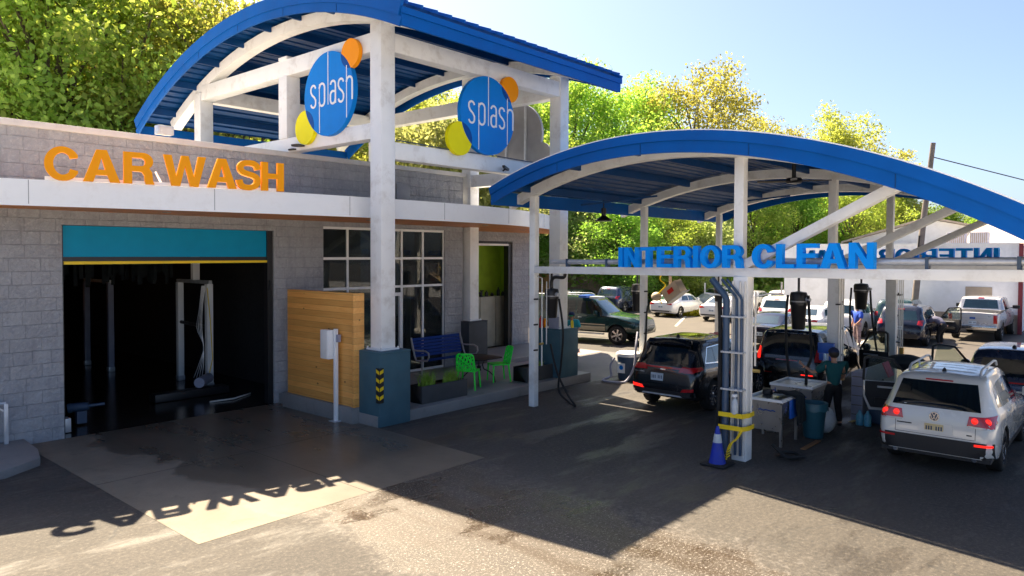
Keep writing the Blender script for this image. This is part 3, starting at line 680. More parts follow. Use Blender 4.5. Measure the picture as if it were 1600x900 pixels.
# arched members -- generic: fx(Y, off) gives X
def arc_band(mb, fx, C, r0, r1, off0, off1, ya, yb, n=64):
    """solid band between radii r0..r1 (centre C=(yc,zc)), swept off0..off1"""
    a0 = math.acos((ya-C[0])/((r0+r1)/2)); a1 = math.acos((yb-C[0])/((r0+r1)/2)); vs = []
    for k in range(n+1):
        a = a0+(a1-a0)*k/n
        for r, o in ((r0, off0), (r1, off0), (r1, off1), (r0, off1)):
            y = C[0]+r*math.cos(a); z = C[1]+r*math.sin(a); vs.append((fx(y, o), y, z))
    fs = []
    for i in range(n):
        for k in range(4): fs.append((i*4+k, (i+1)*4+k, (i+1)*4+(k+1) % 4, i*4+(k+1) % 4))
    fs += [(0, 1, 2, 3), tuple(n*4+k for k in (3, 2, 1, 0))]
    mb.add(vs, fs)
def deck(mb, fx, C, r, off0, off1, ya, yb, pitch=.30, h=.035):
    """trapezoid-ribbed sheet, ribs run along X"""
    a0 = math.acos((ya-C[0])/r); a1 = math.acos((yb-C[0])/r); n = max(4, int(abs(a1-a0)*r/pitch)); prof = []
    for i in range(n):
        for t, dr in ((0, 0), (.62, 0), (.70, h), (.92, h)): prof.append((a0+(a1-a0)*(i+t)/n, r+dr))
    prof.append((a1, r)); vs = []
    for a, rr in prof:
        for r2, o in ((rr, off0), (rr, off1), (rr+.012, off1), (rr+.012, off0)):
            y = C[0]+r2*math.cos(a); z = C[1]+r2*math.sin(a); vs.append((fx(y, o), y, z))
    m_ = len(prof); fs = []
    for i in range(m_-1):
        for k in range(4): fs.append((i*4+k, i*4+(k+1) % 4, (i+1)*4+(k+1) % 4, (i+1)*4+k))
    fs += [(0, 3, 2, 1), tuple((m_-1)*4+k for k in (0, 1, 2, 3))]
    mb.add(vs, fs)
flatx = lambda y, o: o
YA, YB = 11.42, 24.25
for xo in (TX0+.05, TX1-.25):
    mb = MB(); arc_band(mb, flatx, TC, 13.84, 14.13, xo, xo+.30, 11.75, 23.85); mb.build('arch_beam', 'white', tower, smooth=True, sharp=30)
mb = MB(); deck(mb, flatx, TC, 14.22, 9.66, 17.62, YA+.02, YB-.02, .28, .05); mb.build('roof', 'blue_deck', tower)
mb = MB()
for k in range(9):
    y = 12.1+k*1.43; r = 13.98
    z1 = tz(y, 14.215); z0 = z1-.20
    mb.bar((9.70, y, (z0+z1)/2), (17.55, y, (z0+z1)/2), .07, .20)
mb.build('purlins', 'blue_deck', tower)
mb = MB(); arc_band(mb, flatx, TC, 13.82, 14.02, 9.60, 9.645, YA, YB); arc_band(mb, flatx, TC, 14.02, 14.32, 9.57, 9.64, YA-.02, YB+.02); mb.build('arch_fascia', 'blue_roof', tower, smooth=True, sharp=30)
for k in range(1, 6):
    y = YA+k*2.15; mb = MB(); mb.box(9.594, 9.60, y-.008, y+.008, tz(y, 13.84), tz(y, 14.0)); mb.build('fascia_joint', 'blue_deck', tower)
mb = MB(); arc_band(mb, flatx, TC, 13.82, 14.30, 17.6, 17.65, YA, YB); mb.build('rear_fascia', 'blue_roof', tower, smooth=True, sharp=30)
mb = MB(); ze = tz(YA, 13.82); mb.box(9.62, 17.63, YA-.03, YA+.02, ze+.03, ze+.36); mb.box(9.60, 17.65, YA-.07, YA-.03, ze+.27, ze+.40); mb.build('eave_gutter', 'blue_roof', tower)
mb = MB(); ze = tz(YB, 13.82); mb.box(9.62, 17.63, YB-.02, YB+.03, ze+.02, ze+.36); mb.build('eave_gutter', 'blue_roof', tower)
mb = MB()
for k in range(20):
    x = 9.75+k*.41; mb.bar((x, YA-.05, tz(YA, 14.27)+.03), (x, YA+.5, tz(YA+.5, 14.27)+.04), .03, .07)
mb.build('seam_ribs', 'blue_roof', tower)['kind'] = 'stuff'

# splash signs: disc cabinets mounted on the beams
def disc_sign(lab, o, ux, un, back=False):
    """o = centre of blue disc on its front face, ux = reading direction, un = outward normal"""
    ux = Vector(ux); un = Vector(un); uz = Vector((0, 0, 1)); o = Vector(o)
    t = thing('splash_sign', lab, 'sign', tuple(o))
    P = lambda x, y, d=0: o+ux*x+uz*y+un*d
    def disc(nm, cx, cy, r, d0, d1, mat, n=56): return MB().prism([P(cx+r*math.cos(2*math.pi*k/n), cy+r*math.sin(2*math.pi*k/n), d0) for k in range(n)], un*(d1-d0)).build(nm, mat, t)
    disc('blue_disc', 0, 0, 1.01, -.12, 0, 'blue_sign')
    oc = (.86, .82, .34); yc = (-1.02, -.70, .42)
    disc('orange_disc', *oc, -.11, -.004, 'orange2'); disc('yellow_disc', *yc, -.11, -.004, 'yellow')
    for c in (oc, yc):    # darker overlap lens
        pts = []; n = 40
        for k in range(n):
            a = 2*math.pi*k/n; x, y = c[0]+c[2]*math.cos(a), c[1]+c[2]*math.sin(a)
            if math.hypot(x, y) < 1.005: pts.append((x, y))
        # close with arc of the blue disc
        ar = []
        for k in range(400):
            a = 2*math.pi*k/400; x, y = 1.005*math.cos(a), 1.005*math.sin(a)
            if math.hypot(x-c[0], y-c[1]) < c[2]: ar.append((x, y))
        al = pts+ar; mx = sum(p[0] for p in al)/len(al); my = sum(p[1] for p in al)/len(al)
        al.sort(key=lambda p: math.atan2(p[1]-my, p[0]-mx))
        MB().prism([P(x, y, .0005) for x, y in al], un*.004).build('overlap_lens', 'blue_dark', t)
    if back:
        return t
    # thin lowercase lettering
    def stroke(pts, wd, dz):
        L = []; Rr = []
        for k, p in enumerate(pts):
            a = Vector(pts[max(k-1, 0)]); b = Vector(pts[min(k+1, len(pts)-1)]); dd = (b-a).normalized(); nn = Vector((-dd.y, dd.x))*wd/2; q = Vector(p)
            L.append(q+nn); Rr.append(q-nn)
        n = len(L); vs = [P(q.x, q.y, .001) for q in L]+[P(q.x, q.y, .001) for q in Rr]+[P(q.x, q.y, dz) for q in L]+[P(q.x, q.y, dz) for q in Rr]; fs = []
        for i in range(n-1):
            fs += [(i, i+1, n+i+1, n+i), (2*n+i, 3*n+i, 3*n+i+1, 2*n+i+1), (i, 2*n+i, 2*n+i+1, i+1), (n+i, n+i+1, 3*n+i+1, 3*n+i)]
        fs += [(0, n, 3*n, 2*n), (n-1, 3*n-1, 4*n-1, 2*n-1)]
        return vs, fs
    def arc(cx, cy, rx, ry, a0, a1, n=10): return [(cx+rx*math.cos(R(a0+(a1-a0)*k/n)), cy+ry*math.sin(R(a0+(a1-a0)*k/n))) for k in range(n+1)]
    X0 = -.72; wd = .052; top = .28; bot = -.26; hw = .10
    def s_(x): return arc(x, top-.10, hw, .10, 10, 180, 9)+[(x-hw, top-.15), (x-.06, top-.22), (x+.05, (top+bot)/2-.03), (x+hw, bot+.17), (x+hw, bot+.11)]+arc(x, bot+.10, hw, .10, 0, -170, 9)
    letters = {'s': [s_(X0+.10)],
        'p': [[(X0+.36, top), (X0+.36, -.905)], arc(X0+.47, top-.11, .11, .11, 180, 0, 9)+arc(X0+.47, bot+.11, .11, .11, 0, -180, 9)],
        'l': [[(X0+.72, -.26), (X0+.72, 1.0)]],
        'a': [arc(X0+.92, top-.10, .10, .10, 170, 0, 9)+[(X0+1.02, bot)], [(X0+1.02, .03), (X0+.95, .03)]+arc(X0+.93, -.06, .11, .10, 100, 180, 5)+arc(X0+.92, bot+.10, .10, .10, 180, 360, 9)],
        's2': [s_(X0+1.24)],
        'h': [[(X0+1.46, -.70), (X0+1.46, .58)], arc(X0+1.57, top-.11, .11, .11, 180, 0, 9)+[(X0+1.68, bot-.0)]]}
    # h stem ends below at the disc rim, top of h is short
    letters['h'][0] = [(X0+1.46, -.66), (X0+1.46, .56)]
    for nm, ss in letters.items():
        mb = MB()
        for j, pts in enumerate(ss):
            thin = len(pts) == 2 and abs(pts[0][1]-pts[1][1]) > .8
            vs, fs = stroke(pts, wd*(.5 if thin else 1), .007+.003*j); mb.add(vs, fs)
        mb.build('letter', 'sign_white', t)
    return t
disc_sign('round blue splash sign on the left face of the tower, facing the bay', (10.37, 15.0, 7.74), (0, -1, 0), (-1, 0, 0))
disc_sign('round blue splash sign on the right face of the tower, above the patio', (13.88, 13.0, 7.47), (1, 0, 0), (0, -1, 0))
# third sign on the far side, seen from its grey back
bs = thing('splash_sign', 'grey sheet metal back of the third round sign seen through the tower', 'sign', (17.6, 15.3, 7.5))
mb = MB(); n = 48
for cy, cz, r, x0, x1 in ((15.2, 7.62, 1.01, 17.56, 17.66), (14.25, 6.92, .42, 17.562, 17.64), (16.05, 8.4, .34, 17.562, 17.64)):
    mb.prism([(x0, cy+r*math.cos(2*math.pi*k/n), cz+r*math.sin(2*math.pi*k/n)) for k in range(n)], (x1-x0, 0, 0))
mb.build('sign_back', 'grey_metal', bs)
mb = MB(); mb.box(17.50, 17.555, 14.80, 14.86, 6.46, 8.51); mb.box(17.50, 17.555, 15.6, 15.66, 6.46, 8.51); mb.build('bracket', 'galv', bs)
cb = tag(MB().tube([(10.9, 13.10, 6.50), (12.4, 13.10, 6.47), (14.0, 13.10, 6.485), (15.6, 13.10, 6.465), (17.0, 13.10, 6.49)], .014, 6).build('cable', 'pipe_blue'), 'blue cable clipped along the lower beam under the splash sign', 'cable')

# ================================================================ interior clean canopy
def fI(y, off): return 13.27+.1786*(y-5.78)+off
IC = (8.0, -7.9)
ican = thing('cleaning_canopy', 'white steel cleaning canopy with broad arched blue roof and three frames', 'canopy', (18.5, 6.5, 0))
def iz(y, r): return IC[1]+math.sqrt(r*r-(y-IC[0])**2)
def bz(y): return 3.41+(11.7-y)*.0115
FR = (0, 5.35, 10.55)
def ipt(y, off, z): return (fI(y, off), y, z)
def post(y, off, s, z0, z1, nm='post'):
    x = fI(y, off); MB().box(x-s/2, x+s/2, y-s/2, y+s/2, z0, z1).build(nm, 'white', ican, bevel=.006)
for off in FR:
    post(11.83, off, .175, 0, iz(11.83, 13.8))
    post(5.80, off, .28, 0, bz(5.8)); post(5.88, off, .185, bz(5.8)+.17, iz(5.88, 13.8))
    post(.75, off, .28, 0, bz(.75)+.17)
    for z in (1.45, 2.1, 2.75):
        MB().cyl((fI(11.83, off)-.10, 11.74, z), (fI(11.83, off)+.02, 11.72, z), .022, n=8).build('bolt', 'black', ican); MB().cyl((fI(5.8, off)+.10, 5.655, z), (fI(5.8, off)+.10, 5.62, z), .03, n=8).build('bolt', 'black', ican)
    mb = MB(); ys = (11.74, .55)
    a, b = ys
    mb.hexa([ipt(b, off-.09, bz(b)), ipt(b, off+.09, bz(b)), ipt(a, off+.09, bz(a)), ipt(a, off-.09, bz(a)), ipt(b, off-.09, bz(b)+.17), ipt(b, off+.09, bz(b)+.17), ipt(a, off+.09, bz(a)+.17), ipt(a, off-.09, bz(a)+.17)])
    mb.build('beam', 'white', ican, bevel=.006)
    mb = MB(); arc_band(mb, fI, IC, 13.80, 14.03, off-.11, off+.11, 12.75, .5, 80); mb.build('arch_beam', 'white', ican, smooth=True, sharp=30)
    mb = MB(); y = 5.72; MB().bar(ipt(5.76, off, 3.70), ipt(3.05, off, iz(3.05, 13.82)), .17, .17).build('brace', 'white', ican, bevel=.006)
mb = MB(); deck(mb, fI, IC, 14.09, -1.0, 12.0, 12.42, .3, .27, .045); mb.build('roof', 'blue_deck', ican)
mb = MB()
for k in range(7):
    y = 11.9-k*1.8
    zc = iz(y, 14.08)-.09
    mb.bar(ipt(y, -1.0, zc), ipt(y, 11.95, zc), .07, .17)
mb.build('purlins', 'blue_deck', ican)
mb = MB(); arc_band(mb, fI, IC, 13.77, 13.99, -1.08, -1.035, 12.42, .35, 90); arc_band(mb, fI, IC, 13.99, 14.17, -1.12, -1.04, 12.46, .32, 90); mb.build('arch_fascia', 'blue_roof', ican, smooth=True, sharp=30)
for k in range(1, 5):
    y = 12.42-k*2.4; MB().mbox(Matrix.Translation(ipt(y, -1.083, iz(y, 13.88))), .006, .008, .10).build('fascia_joint', 'blue_deck', ican)
mb = MB(); arc_band(mb, fI, IC, 13.77, 14.15, 11.96, 12.0, 12.42, .35, 90); mb.build('rear_fascia', 'blue_roof', ican, smooth=True, sharp=30)
mb = MB(); ze = iz(12.42, 13.77); mb.hexa([ipt(12.40, -1.06, ze-.02), ipt(12.40, 11.98, ze-.02), ipt(12.46, 11.98, ze-.02), ipt(12.46, -1.06, ze-.02), ipt(12.40, -1.06, ze+.33), ipt(12.40, 11.98, ze+.33), ipt(12.46, 11.98, ze+.33), ipt(12.46, -1.06, ze+.33)]); mb.build('eave_gutter', 'blue_roof', ican)
mb = MB(); ze = iz(.35, 13.77); mb.hexa([ipt(.30, -1.06, ze), ipt(.30, 11.98, ze), ipt(.35, 11.98, ze), ipt(.35, -1.06, ze), ipt(.30, -1.06, ze+.4), ipt(.30, 11.98, ze+.4), ipt(.35, 11.98, ze+.4), ipt(.35, -1.06, ze+.4)]); mb.build('eave_gutter', 'blue_roof', ican)
# cream drip trim along the arch top edge
mb = MB(); arc_band(mb, fI, IC, 14.171, 14.19, -1.12, -1.06, 12.4, .35, 90); mb.build('drip_trim', 'white_trim', ican, smooth=True, sharp=30)
# silver duct pipe lying above each frame beam
for off in FR:
    mb = MB(); mb.tube([ipt(11.2, off+.02, bz(11.2)+.285), ipt(.9, off+.02, bz(.9)+.285)], .058, 12); o = mb.build('duct_pipe', 'galv', ican, smooth=True)
    mb = MB()
    for y in (10.6, 9.3, 2.6, 1.4): mb.bar(ipt(y, off+.02, bz(y)+.17), ipt(y, off+.02, bz(y)+.36), .14, .05)
    mb.build('pipe_clamp', 'pipe_blue', ican)
# blue INTERIOR CLEAN letters: front beam and the far frame (read from the other side)
def word_sign(lab, off, ya, yb, z0, mirror):
    t = thing('interior_clean_sign', lab, 'sign', tuple(ipt((ya+yb)/2, off, z0)))
    words = [('INTERIOR', 0, .562), ('CLEAN', .600, 1.0)]
    L = (yb-ya)
    for wd, f0, f1 in words:
        gw = [glyph(c)[1] for c in wd]; gap = .085; tot = sum(gw)+gap*(len(wd)-1)
        sc = (f1-f0)/tot; x = f0
        for c, g_ in zip(wd, gw):
            yy0 = ya+L*x; yy1 = ya+L*(x+g_*sc)
            A = Vector(ipt(yy0, off, z0+(11.7-yy0)*.0)); B = Vector(ipt(yy1, off, z0)); A.z = bz(yy0)+.172+.0; B.z = A.z
            put_letter(c, A, B-A, (B-A).length, .43, .11, 'blue_letter', t)
            x += (g_+gap)*sc
    return t
word_sign('bright blue raised letters INTERIOR CLEAN on the front canopy beam', -.15, 8.76, 3.32, 3.62, False)
word_sign('far INTERIOR CLEAN letters seen from behind, mirrored, on the rear frame', 10.55+.22, 3.12, 8.75, 3.62, False)
# ================================================================ background buildings
def ribbed_wall(mb, x, y0, y1, z0, z1, pitch=.3):
    y = y0
    while y < y1:
        mb.box(x-.03, x+.1, y, min(y+pitch*.75, y1), z0, z1); mb.box(x, x+.1, min(y+pitch*.75, y1), min(y+pitch, y1), z0, z1); y += pitch
wb = thing('white_metal_building', 'long white ribbed metal building with tan base and a tan door behind the pickup', 'building', (43.5, 11, 0))
mb = MB(); ribbed_wall(mb, 43.5, 4.9, 16.5, 2.9, 4.45); mb.box(43.55, 43.9, 4.9, 16.5, .95, 2.9); mb.box(43.6, 56, 4.9, 5.0, 0, 4.4); mb.box(43.6, 56, 16.4, 16.5, 0, 4.4); mb.box(43.6, 56, 5, 16.4, 4.38, 4.42)
mb.build('wall', 'white_wall', wb)
mb = MB(); mb.box(43.52, 43.9, 7.15, 16.5, 0, .95); mb.box(43.52, 43.9, 4.9, 6.0, 0, .95); mb.build('base', 'tan_base', wb)
MB().box(43.50, 43.6, 6.0, 7.15, .02, 2.3).build('door', 'tan_base', wb)
mb = MB(); mb.box(43.4, 43.56, 4.72, 4.90, 0, 4.5); mb.build('corner_trim', 'maroon', wb)
mb = MB(); mb.box(43.42, 43.6, 4.9, 16.5, 4.45, 4.53); mb.build('parapet_cap', 'white_trim', wb)
gh = thing('gabled_house', 'white gabled building with tan shingle roof behind the metal building', 'house', (64, 11, 0))
mb = MB(); mb.add([(60, 17.5, 0), (60, 5, 0), (60, 5, 4.9), (60, 12.2, 6.5), (60, 17.5, 5.0), (60.2, 17.5, 0), (60.2, 5, 0), (60.2, 5, 4.9), (60.2, 12.2, 6.5), (60.2, 17.5, 5.0)], [(0, 1, 2, 3, 4), (9, 8, 7, 6, 5), (0, 5, 6, 1), (0, 4, 9, 5), (1, 6, 7, 2)])
mb.box(60.2, 75, 5.0, 5.2, 0, 4.9); mb.build('wall', 'white_wall', gh)
mb = MB(); mb.hexa([(59.6, 4.3, 4.75), (75, 4.3, 4.75), (75, 12.2, 6.55), (59.6, 12.2, 6.55), (59.6, 4.3, 4.9), (75, 4.3, 4.9), (75, 12.2, 6.7), (59.6, 12.2, 6.7)])
mb.hexa([(59.6, 12.2, 6.55), (75, 12.2, 6.55), (75, 18.2, 4.8), (59.6, 18.2, 4.8), (59.6, 12.2, 6.7), (75, 12.2, 6.7), (75, 18.2, 4.95), (59.6, 18.2, 4.95)])
mb.build('roof', 'roof_tan', gh)
g2 = thing('shingle_roof_house', 'low white house with wide tan roof at the right edge', 'house', (58, 2, 0))
mb = MB(); mb.box(54, 66, -14, 8.6, 0, 4.2); mb.build('wall', 'white_wall', g2)
mb = MB(); mb.prism([(53.4, 9.2, 4.2), (60, 9.2, 6.3), (66.6, 9.2, 4.2)], (0, -24, 0)); mb.build('roof', 'roof_tan', g2)
for k, (y, lab) in enumerate(((9.9, 'left of two grey rooftop air conditioners above the white metal building'), (8.75, 'right of two grey rooftop air conditioners above the white metal building'))):
    a = thing('air_conditioner', lab, 'air conditioner', (50, y-1.2, 4.42), 'rooftop air conditioners')
    MB().box(49.6, 50.4, y-1.65, y-.75, 4.42, 5.25).build('casing', 'greybox', a, bevel=.03)
    mb = MB()
    for j in range(9): mb.box(49.57, 49.6, y-1.62+j*.1, y-1.58+j*.1, 4.5, 5.2)
    mb.build('louvres', 'pole_wood', a)
up = thing('utility_pole', 'tall leaning weathered utility pole in front of the white building', 'pole', (42.2, 9.3, 0))
MB().tube([(42.2, 9.30, 0), (42.1, 8.88, 5.2), (42.0, 8.44, 9.6)], [.17, .15, .12], 12).build('pole_shaft', 'pole_wood', up, smooth=True)
MB().tube([(42.0, 9.12, 2.8), (41.95, 8.98, 4.9)], .04).build('conduit', 'black', up, smooth=True)
tag(MB().tube([(42.05, 8.5, 8.9), (50, 4, 7.6), (60, -1, 6.9), (72, -8, 8)], .03, 5).build('overhead_wire', 'black'), 'thin overhead wire running right from the utility pole', 'wire')
# wooden fences left of the green truck
fn = thing('wooden_fence', 'tall pale board fence behind the green truck', 'fence', (45, 33, 0))
mb = MB()
for k in range(26): mb.box(45-.03, 45+.03, 30.6+k*.17, 30.6+k*.17+.15, 0, 2.40+.03*math.sin(k*3))
mb.build('boards', 'fence', fn); mb = MB(); mb.box(44.9, 44.97, 30.4, 30.6, 0, 2.5); mb.box(44.9, 44.97, 32.7, 32.9, 0, 2.5); mb.build('post', 'fence', fn)
fn2 = thing('wooden_fence', 'orange board fence at the left of the pale fence', 'fence', (43, 35, 0))
mb = MB()
for k in range(22): mb.box(43-.03, 43+.03, 33.2+k*.17, 33.2+k*.17+.15, 0, 2.35)
mb.build('boards', 'fence_o', fn2)

# ================================================================ trees
def leaves(cs, rs, per, size, seed, flat=.75):
    r = np.random.default_rng(seed); V = []
    for c, rad in zip(cs, rs):
        n = int(per*rad*rad*.52)
        d = r.normal(size=(n, 3)); d /= np.linalg.norm(d, axis=1)[:, None]
        q = r.normal(size=(n, 3))*rad*.50; lq = np.linalg.norm(q, axis=1); q *= (np.minimum(lq, rad*1.25)/np.maximum(lq, 1e-6))[:, None]; q[:, 2] *= flat
        p = q+np.array(c)
        a = r.normal(size=(n, 3)); a /= np.linalg.norm(a, axis=1)[:, None]
        b = r.normal(size=(n, 3)); b -= a*(a*b).sum(1)[:, None]; b /= np.linalg.norm(b, axis=1)[:, None]
        s = size*(.45+1.15*r.random(n))[:, None]
        a = a*s; b = b*s*.62
        V.append(np.stack([p-a, p-b+a*.15, p+a, p+b+a*.15], 1).reshape(-1, 3))
    return np.concatenate(V)
def quad_mesh(name, V, mat):
    n = len(V)//4; me = bpy.data.meshes.new(name); me.vertices.add(len(V)); me.vertices.foreach_set('co', V.astype(np.float32).ravel())
    me.loops.add(len(V)); me.loops.foreach_set('vertex_index', np.arange(len(V), dtype=np.int32))
    me.polygons.add(n); me.polygons.foreach_set('loop_start', np.arange(0, len(V), 4, dtype=np.int32)); me.update(calc_edges=True)
    me.materials.append(M[mat]); return me
def tree_proto(seed, H, W, kind='full', mat='leaf', per=420, size=.17):
    r = np.random.default_rng(seed); tr = MB(); cs = []; rs = []
    base = .22 if kind != 'open' else .38
    trunk = [(0, 0, -.6), (.1*W*(r.random()-.5), .1*W*(r.random()-.5), H*.3), (.2*W*(r.random()-.5), .2*W*(r.random()-.5), H*.6), (.15*W*(r.random()-.5), 0, H*.86)]
    tr.tube(trunk, [H*.022, H*.017, H*.010, H*.003], 8)
    n = 46 if kind != 'open' else 30
    for k in range(n):
        t = base+(1-base)*((k+.5)/n); u = (t-base)/(1-base)
        prof = math.sin(math.pi*min(1, .20+u*.76))**.75 if kind != 'open' else math.sin(math.pi*min(1, .12+u*.80))**.6
        a = k*2.399+r.random()*.8; rad = W*.5*prof*(.45+.6*r.random())
        c = (rad*math.cos(a), rad*math.sin(a), H*t*(.93+.09*r.random()))
        cr = (W*.10+.38)*(.7+.75*r.random()) if kind != 'open' else (W*.085+.3)*(.7+.6*r.random())
        cs.append(c); rs.append(cr)
        for q in range(2):     # satellite clumps break the outline
            cs.append(tuple(np.array(c)+r.normal(size=3)*cr*.62)); rs.append(cr*(.5+.3*r.random()))
        if k % 2 == 0 or kind == 'open':
            h0 = max(H*.15, c[2]*.62); f = h0/H; bx = np.array([trunk[1][0]*min(1, f/.3), trunk[1][1]*min(1, f/.3), h0])
            mid = (bx+np.array(c))/2+np.array([0, 0, H*.03]); tr.tube([tuple(bx), tuple(mid), c], [H*.007, H*.0045, H*.0018], 5)
    V = leaves(cs, rs, per, size, seed+1)
    return quad_mesh('crown', V, mat), tr
PROT = []
def add_proto(seed, H, W, kind, mat, per, size):
    cm, tr = tree_proto(seed, H, W, kind, mat, per, size)
    o = tr.build('trunk', 'bark', smooth=True); tm = o.data; bpy.data.objects.remove(o); PROT.append((cm, tm, H, W))
add_proto(1, 14, 9, 'full', 'leaf', 359, .098)
add_proto(2, 15, 8, 'full', 'leaf_y', 359, .098)
add_proto(3, 12, 9, 'full', 'leaf_d', 324, .098)
add_proto(4, 14, 10, 'open', 'leaf_o', 406, .098)
add_proto(5, 13, 9, 'full', 'leaf', 348, .098)
add_proto(6, 9, 8, 'full', 'leaf_p', 406, .098)
def gpx(px, d):     # ground point d metres ahead in the direction of picture column px (1600 wide)
    k = (px-800)/1139.5
    return d*(.752+k*.659), d*(.659-k*.752)
def tree(k, x, y, h, label, group='trees on the wooded bank', wf=1.0):
    cm, tm, H, W = PROT[k]; z = hz(x, y)
    t = thing('broadleaf_tree', label, 'tree', (x, y, z), group)
    s = h/H; t.scale = (s*wf, s*wf, s); t.rotation_euler = (0, 0, random.uniform(0, 6.28))
    for nm, me in (('crown', cm), ('trunk', tm)):
        o = bpy.data.objects.new(nm, me); col.objects.link(o); o.parent = t
    return t
TL = [ # proto, column, distance, top row, label
 (0, 60, 37, -90, 'big bright green tree at the far left above the parapet'),
 (4, 175, 40, -60, 'bright green tree second from the left above the parapet'),
 (1, -30, 44, -120, 'yellow green tree at the left edge of the picture'),
 (1, 265, 46, -5, 'yellow green tree above the word CAR WASH'),
 (3, 345, 42, 22, 'thin airy tree with visible limbs just left of the big arched roof'),
 (2, 120, 52, -100, 'deep green tree behind the far left trees'),
 (3, 420, 50, 50, 'airy tree partly hidden by the left end of the big arched roof'),
 (0, 530, 62, 120, 'green tree seen under the big arched roof left of the tower column'),
 (1, 650, 66, 150, 'yellow green tree seen between the tower column and the right splash sign'),
 (4, 715, 60, 175, 'green tree behind the yellow disc of the right splash sign'),
 (5, 690, 52, 195, 'pale green tree low behind the right splash sign'),
 (0, 800, 68, 140, 'green tree behind the grey sign back'),
 (0, 900, 66, 132, 'green tree right of the tower corner column'),
 (4, 985, 68, 146, 'rounded green tree left of the golden tree'),
 (3, 1085, 66, 134, 'golden green open tree standing against the sky above the canopy'),
 (1, 1030, 74, 185, 'yellow green tree behind the left shoulder of the cleaning canopy'),
 (3, 1178, 80, 205, 'small sparse treetop poking above the crown of the canopy'),
 (1, 1300, 68, 192, 'yellow green tree rising above the right half of the cleaning canopy'),
 (3, 1245, 72, 222, 'open golden tree left of the yellow green tree above the canopy'),
 (3, 1350, 74, 232, 'open tree right of the yellow green tree above the canopy'),
 (4, 1170, 60, 290, 'green tree seen under the canopy beside the main post'),
 (2, 1240, 62, 285, 'deep green tree seen under the canopy behind the word CLEAN'),
 (4, 1330, 60, 290, 'green tree seen under the canopy above the letter N'),
 (0, 1400, 72, 300, 'green tree seen through the diagonal braces'),
 (2, 1470, 84, 325, 'dark green tree behind the gable of the white building'),
 (4, 1550, 86, 330, 'green tree right of the gable behind the blue roof'),
 (5, 900, 60, 305, 'pale fluffy tree right of the tower corner column, low'),
 (2, 980, 54, 320, 'deep green tree under the left eave of the canopy'),
 (5, 935, 58, 345, 'pale green bushy tree behind the wooden fence'),
 (4, 1050, 56, 330, 'mid green tree right of the second canopy post'),
 (5, 1100, 58, 345, 'pale feathery tree below the eave left of the main post'),
 (2, 820, 58, 290, 'dark green tree between the wing roof and the left canopy post'),
 (0, 850, 60, 240, 'bright green tree behind the left end of the cleaning canopy'),
 (1, 760, 74, 130, 'yellow tinted tree far behind the right splash sign'),
 (0, 590, 74, 110, 'green tree behind the tower corner column'),
 (2, 1560, 70, 335, 'deep green tree at the right behind the tan roof'),
 (2, 460, 74, 95, 'deep green tree far behind the left face of the tower'),
]
for k, px, d, ty, lab in TL:
    x, y = gpx(px, d); yh = 396+(px-800)*.0035; ztop = 3.9+(yh-ty)/1139.5*d; z = hz(x, y)
    h = max(5, ztop-z); tree(k, x, y, h*1.02, lab, wf=1.0 if h > 9 else 1.25)
# wooded bank: understory mass
r = np.random.default_rng(5); cs = []; rs = []
for px in range(-120, 1800, 13):
    for d in (58, 63, 69, 77, 88, 102):
        if px < 560 and d < 60: dd = d-14
        elif px < 560: dd = d-10
        else: dd = d
        if px > 1330: dd += 14+(px-1330)*.06
        q = px+r.uniform(-9, 9); x, y = gpx(q, dd+r.uniform(-2.5, 2.5)); z = hz(x, y)
        if r.random() < .12: continue
        cs.append((x, y, z+r.uniform(.3, 2.6)+(3.0 if d > 66 else 0)+(3.5 if d > 80 else 0))); rs.append(r.uniform(1.2, 2.8))
V = leaves(cs, rs, 90, .19, 9)
n4 = len(V)//4; V4 = V.reshape(n4, 4, 3); sel = r.random(n4)
for nm, lo, hi, mt in (('undergrowth', 0, .55, 'leaf_d'), ('undergrowth', .55, .85, 'leaf'), ('undergrowth', .85, 1, 'leaf_p')):
    o = bpy.data.objects.new(nm, quad_mesh(nm, V4[(sel >= lo) & (sel < hi)].reshape(-1, 3), mt)); col.objects.link(o)
    tag(o, {'leaf_d': 'dense dark green undergrowth covering the wooded bank', 'leaf': 'bright green shrub foliage mixed through the wooded bank', 'leaf_p': 'pale new leaves scattered through the wooded bank'}[mt], 'undergrowth', kind='stuff')
# grass verge with yellow blossom by the parked sedans
cs = []; rs = []
for k in range(60):
    x, y = gpx(1068+r.uniform(-28, 36), 46.5+r.uniform(-.5, .5)); cs.append((x, y, .15)); rs.append(.35)
mt = leaf_mat('verge_grass', (.30, .34, .02), (.5, .45, .03), (1.5, 1.4, .6)); M['verge'] = mt
o = bpy.data.objects.new('grass_verge', quad_mesh('grass_verge', leaves(cs, rs, 700, .06, 3, .5), 'verge')); col.objects.link(o)
tag(o, 'strip of yellow green grass between the white sedans', 'grass', kind='stuff')
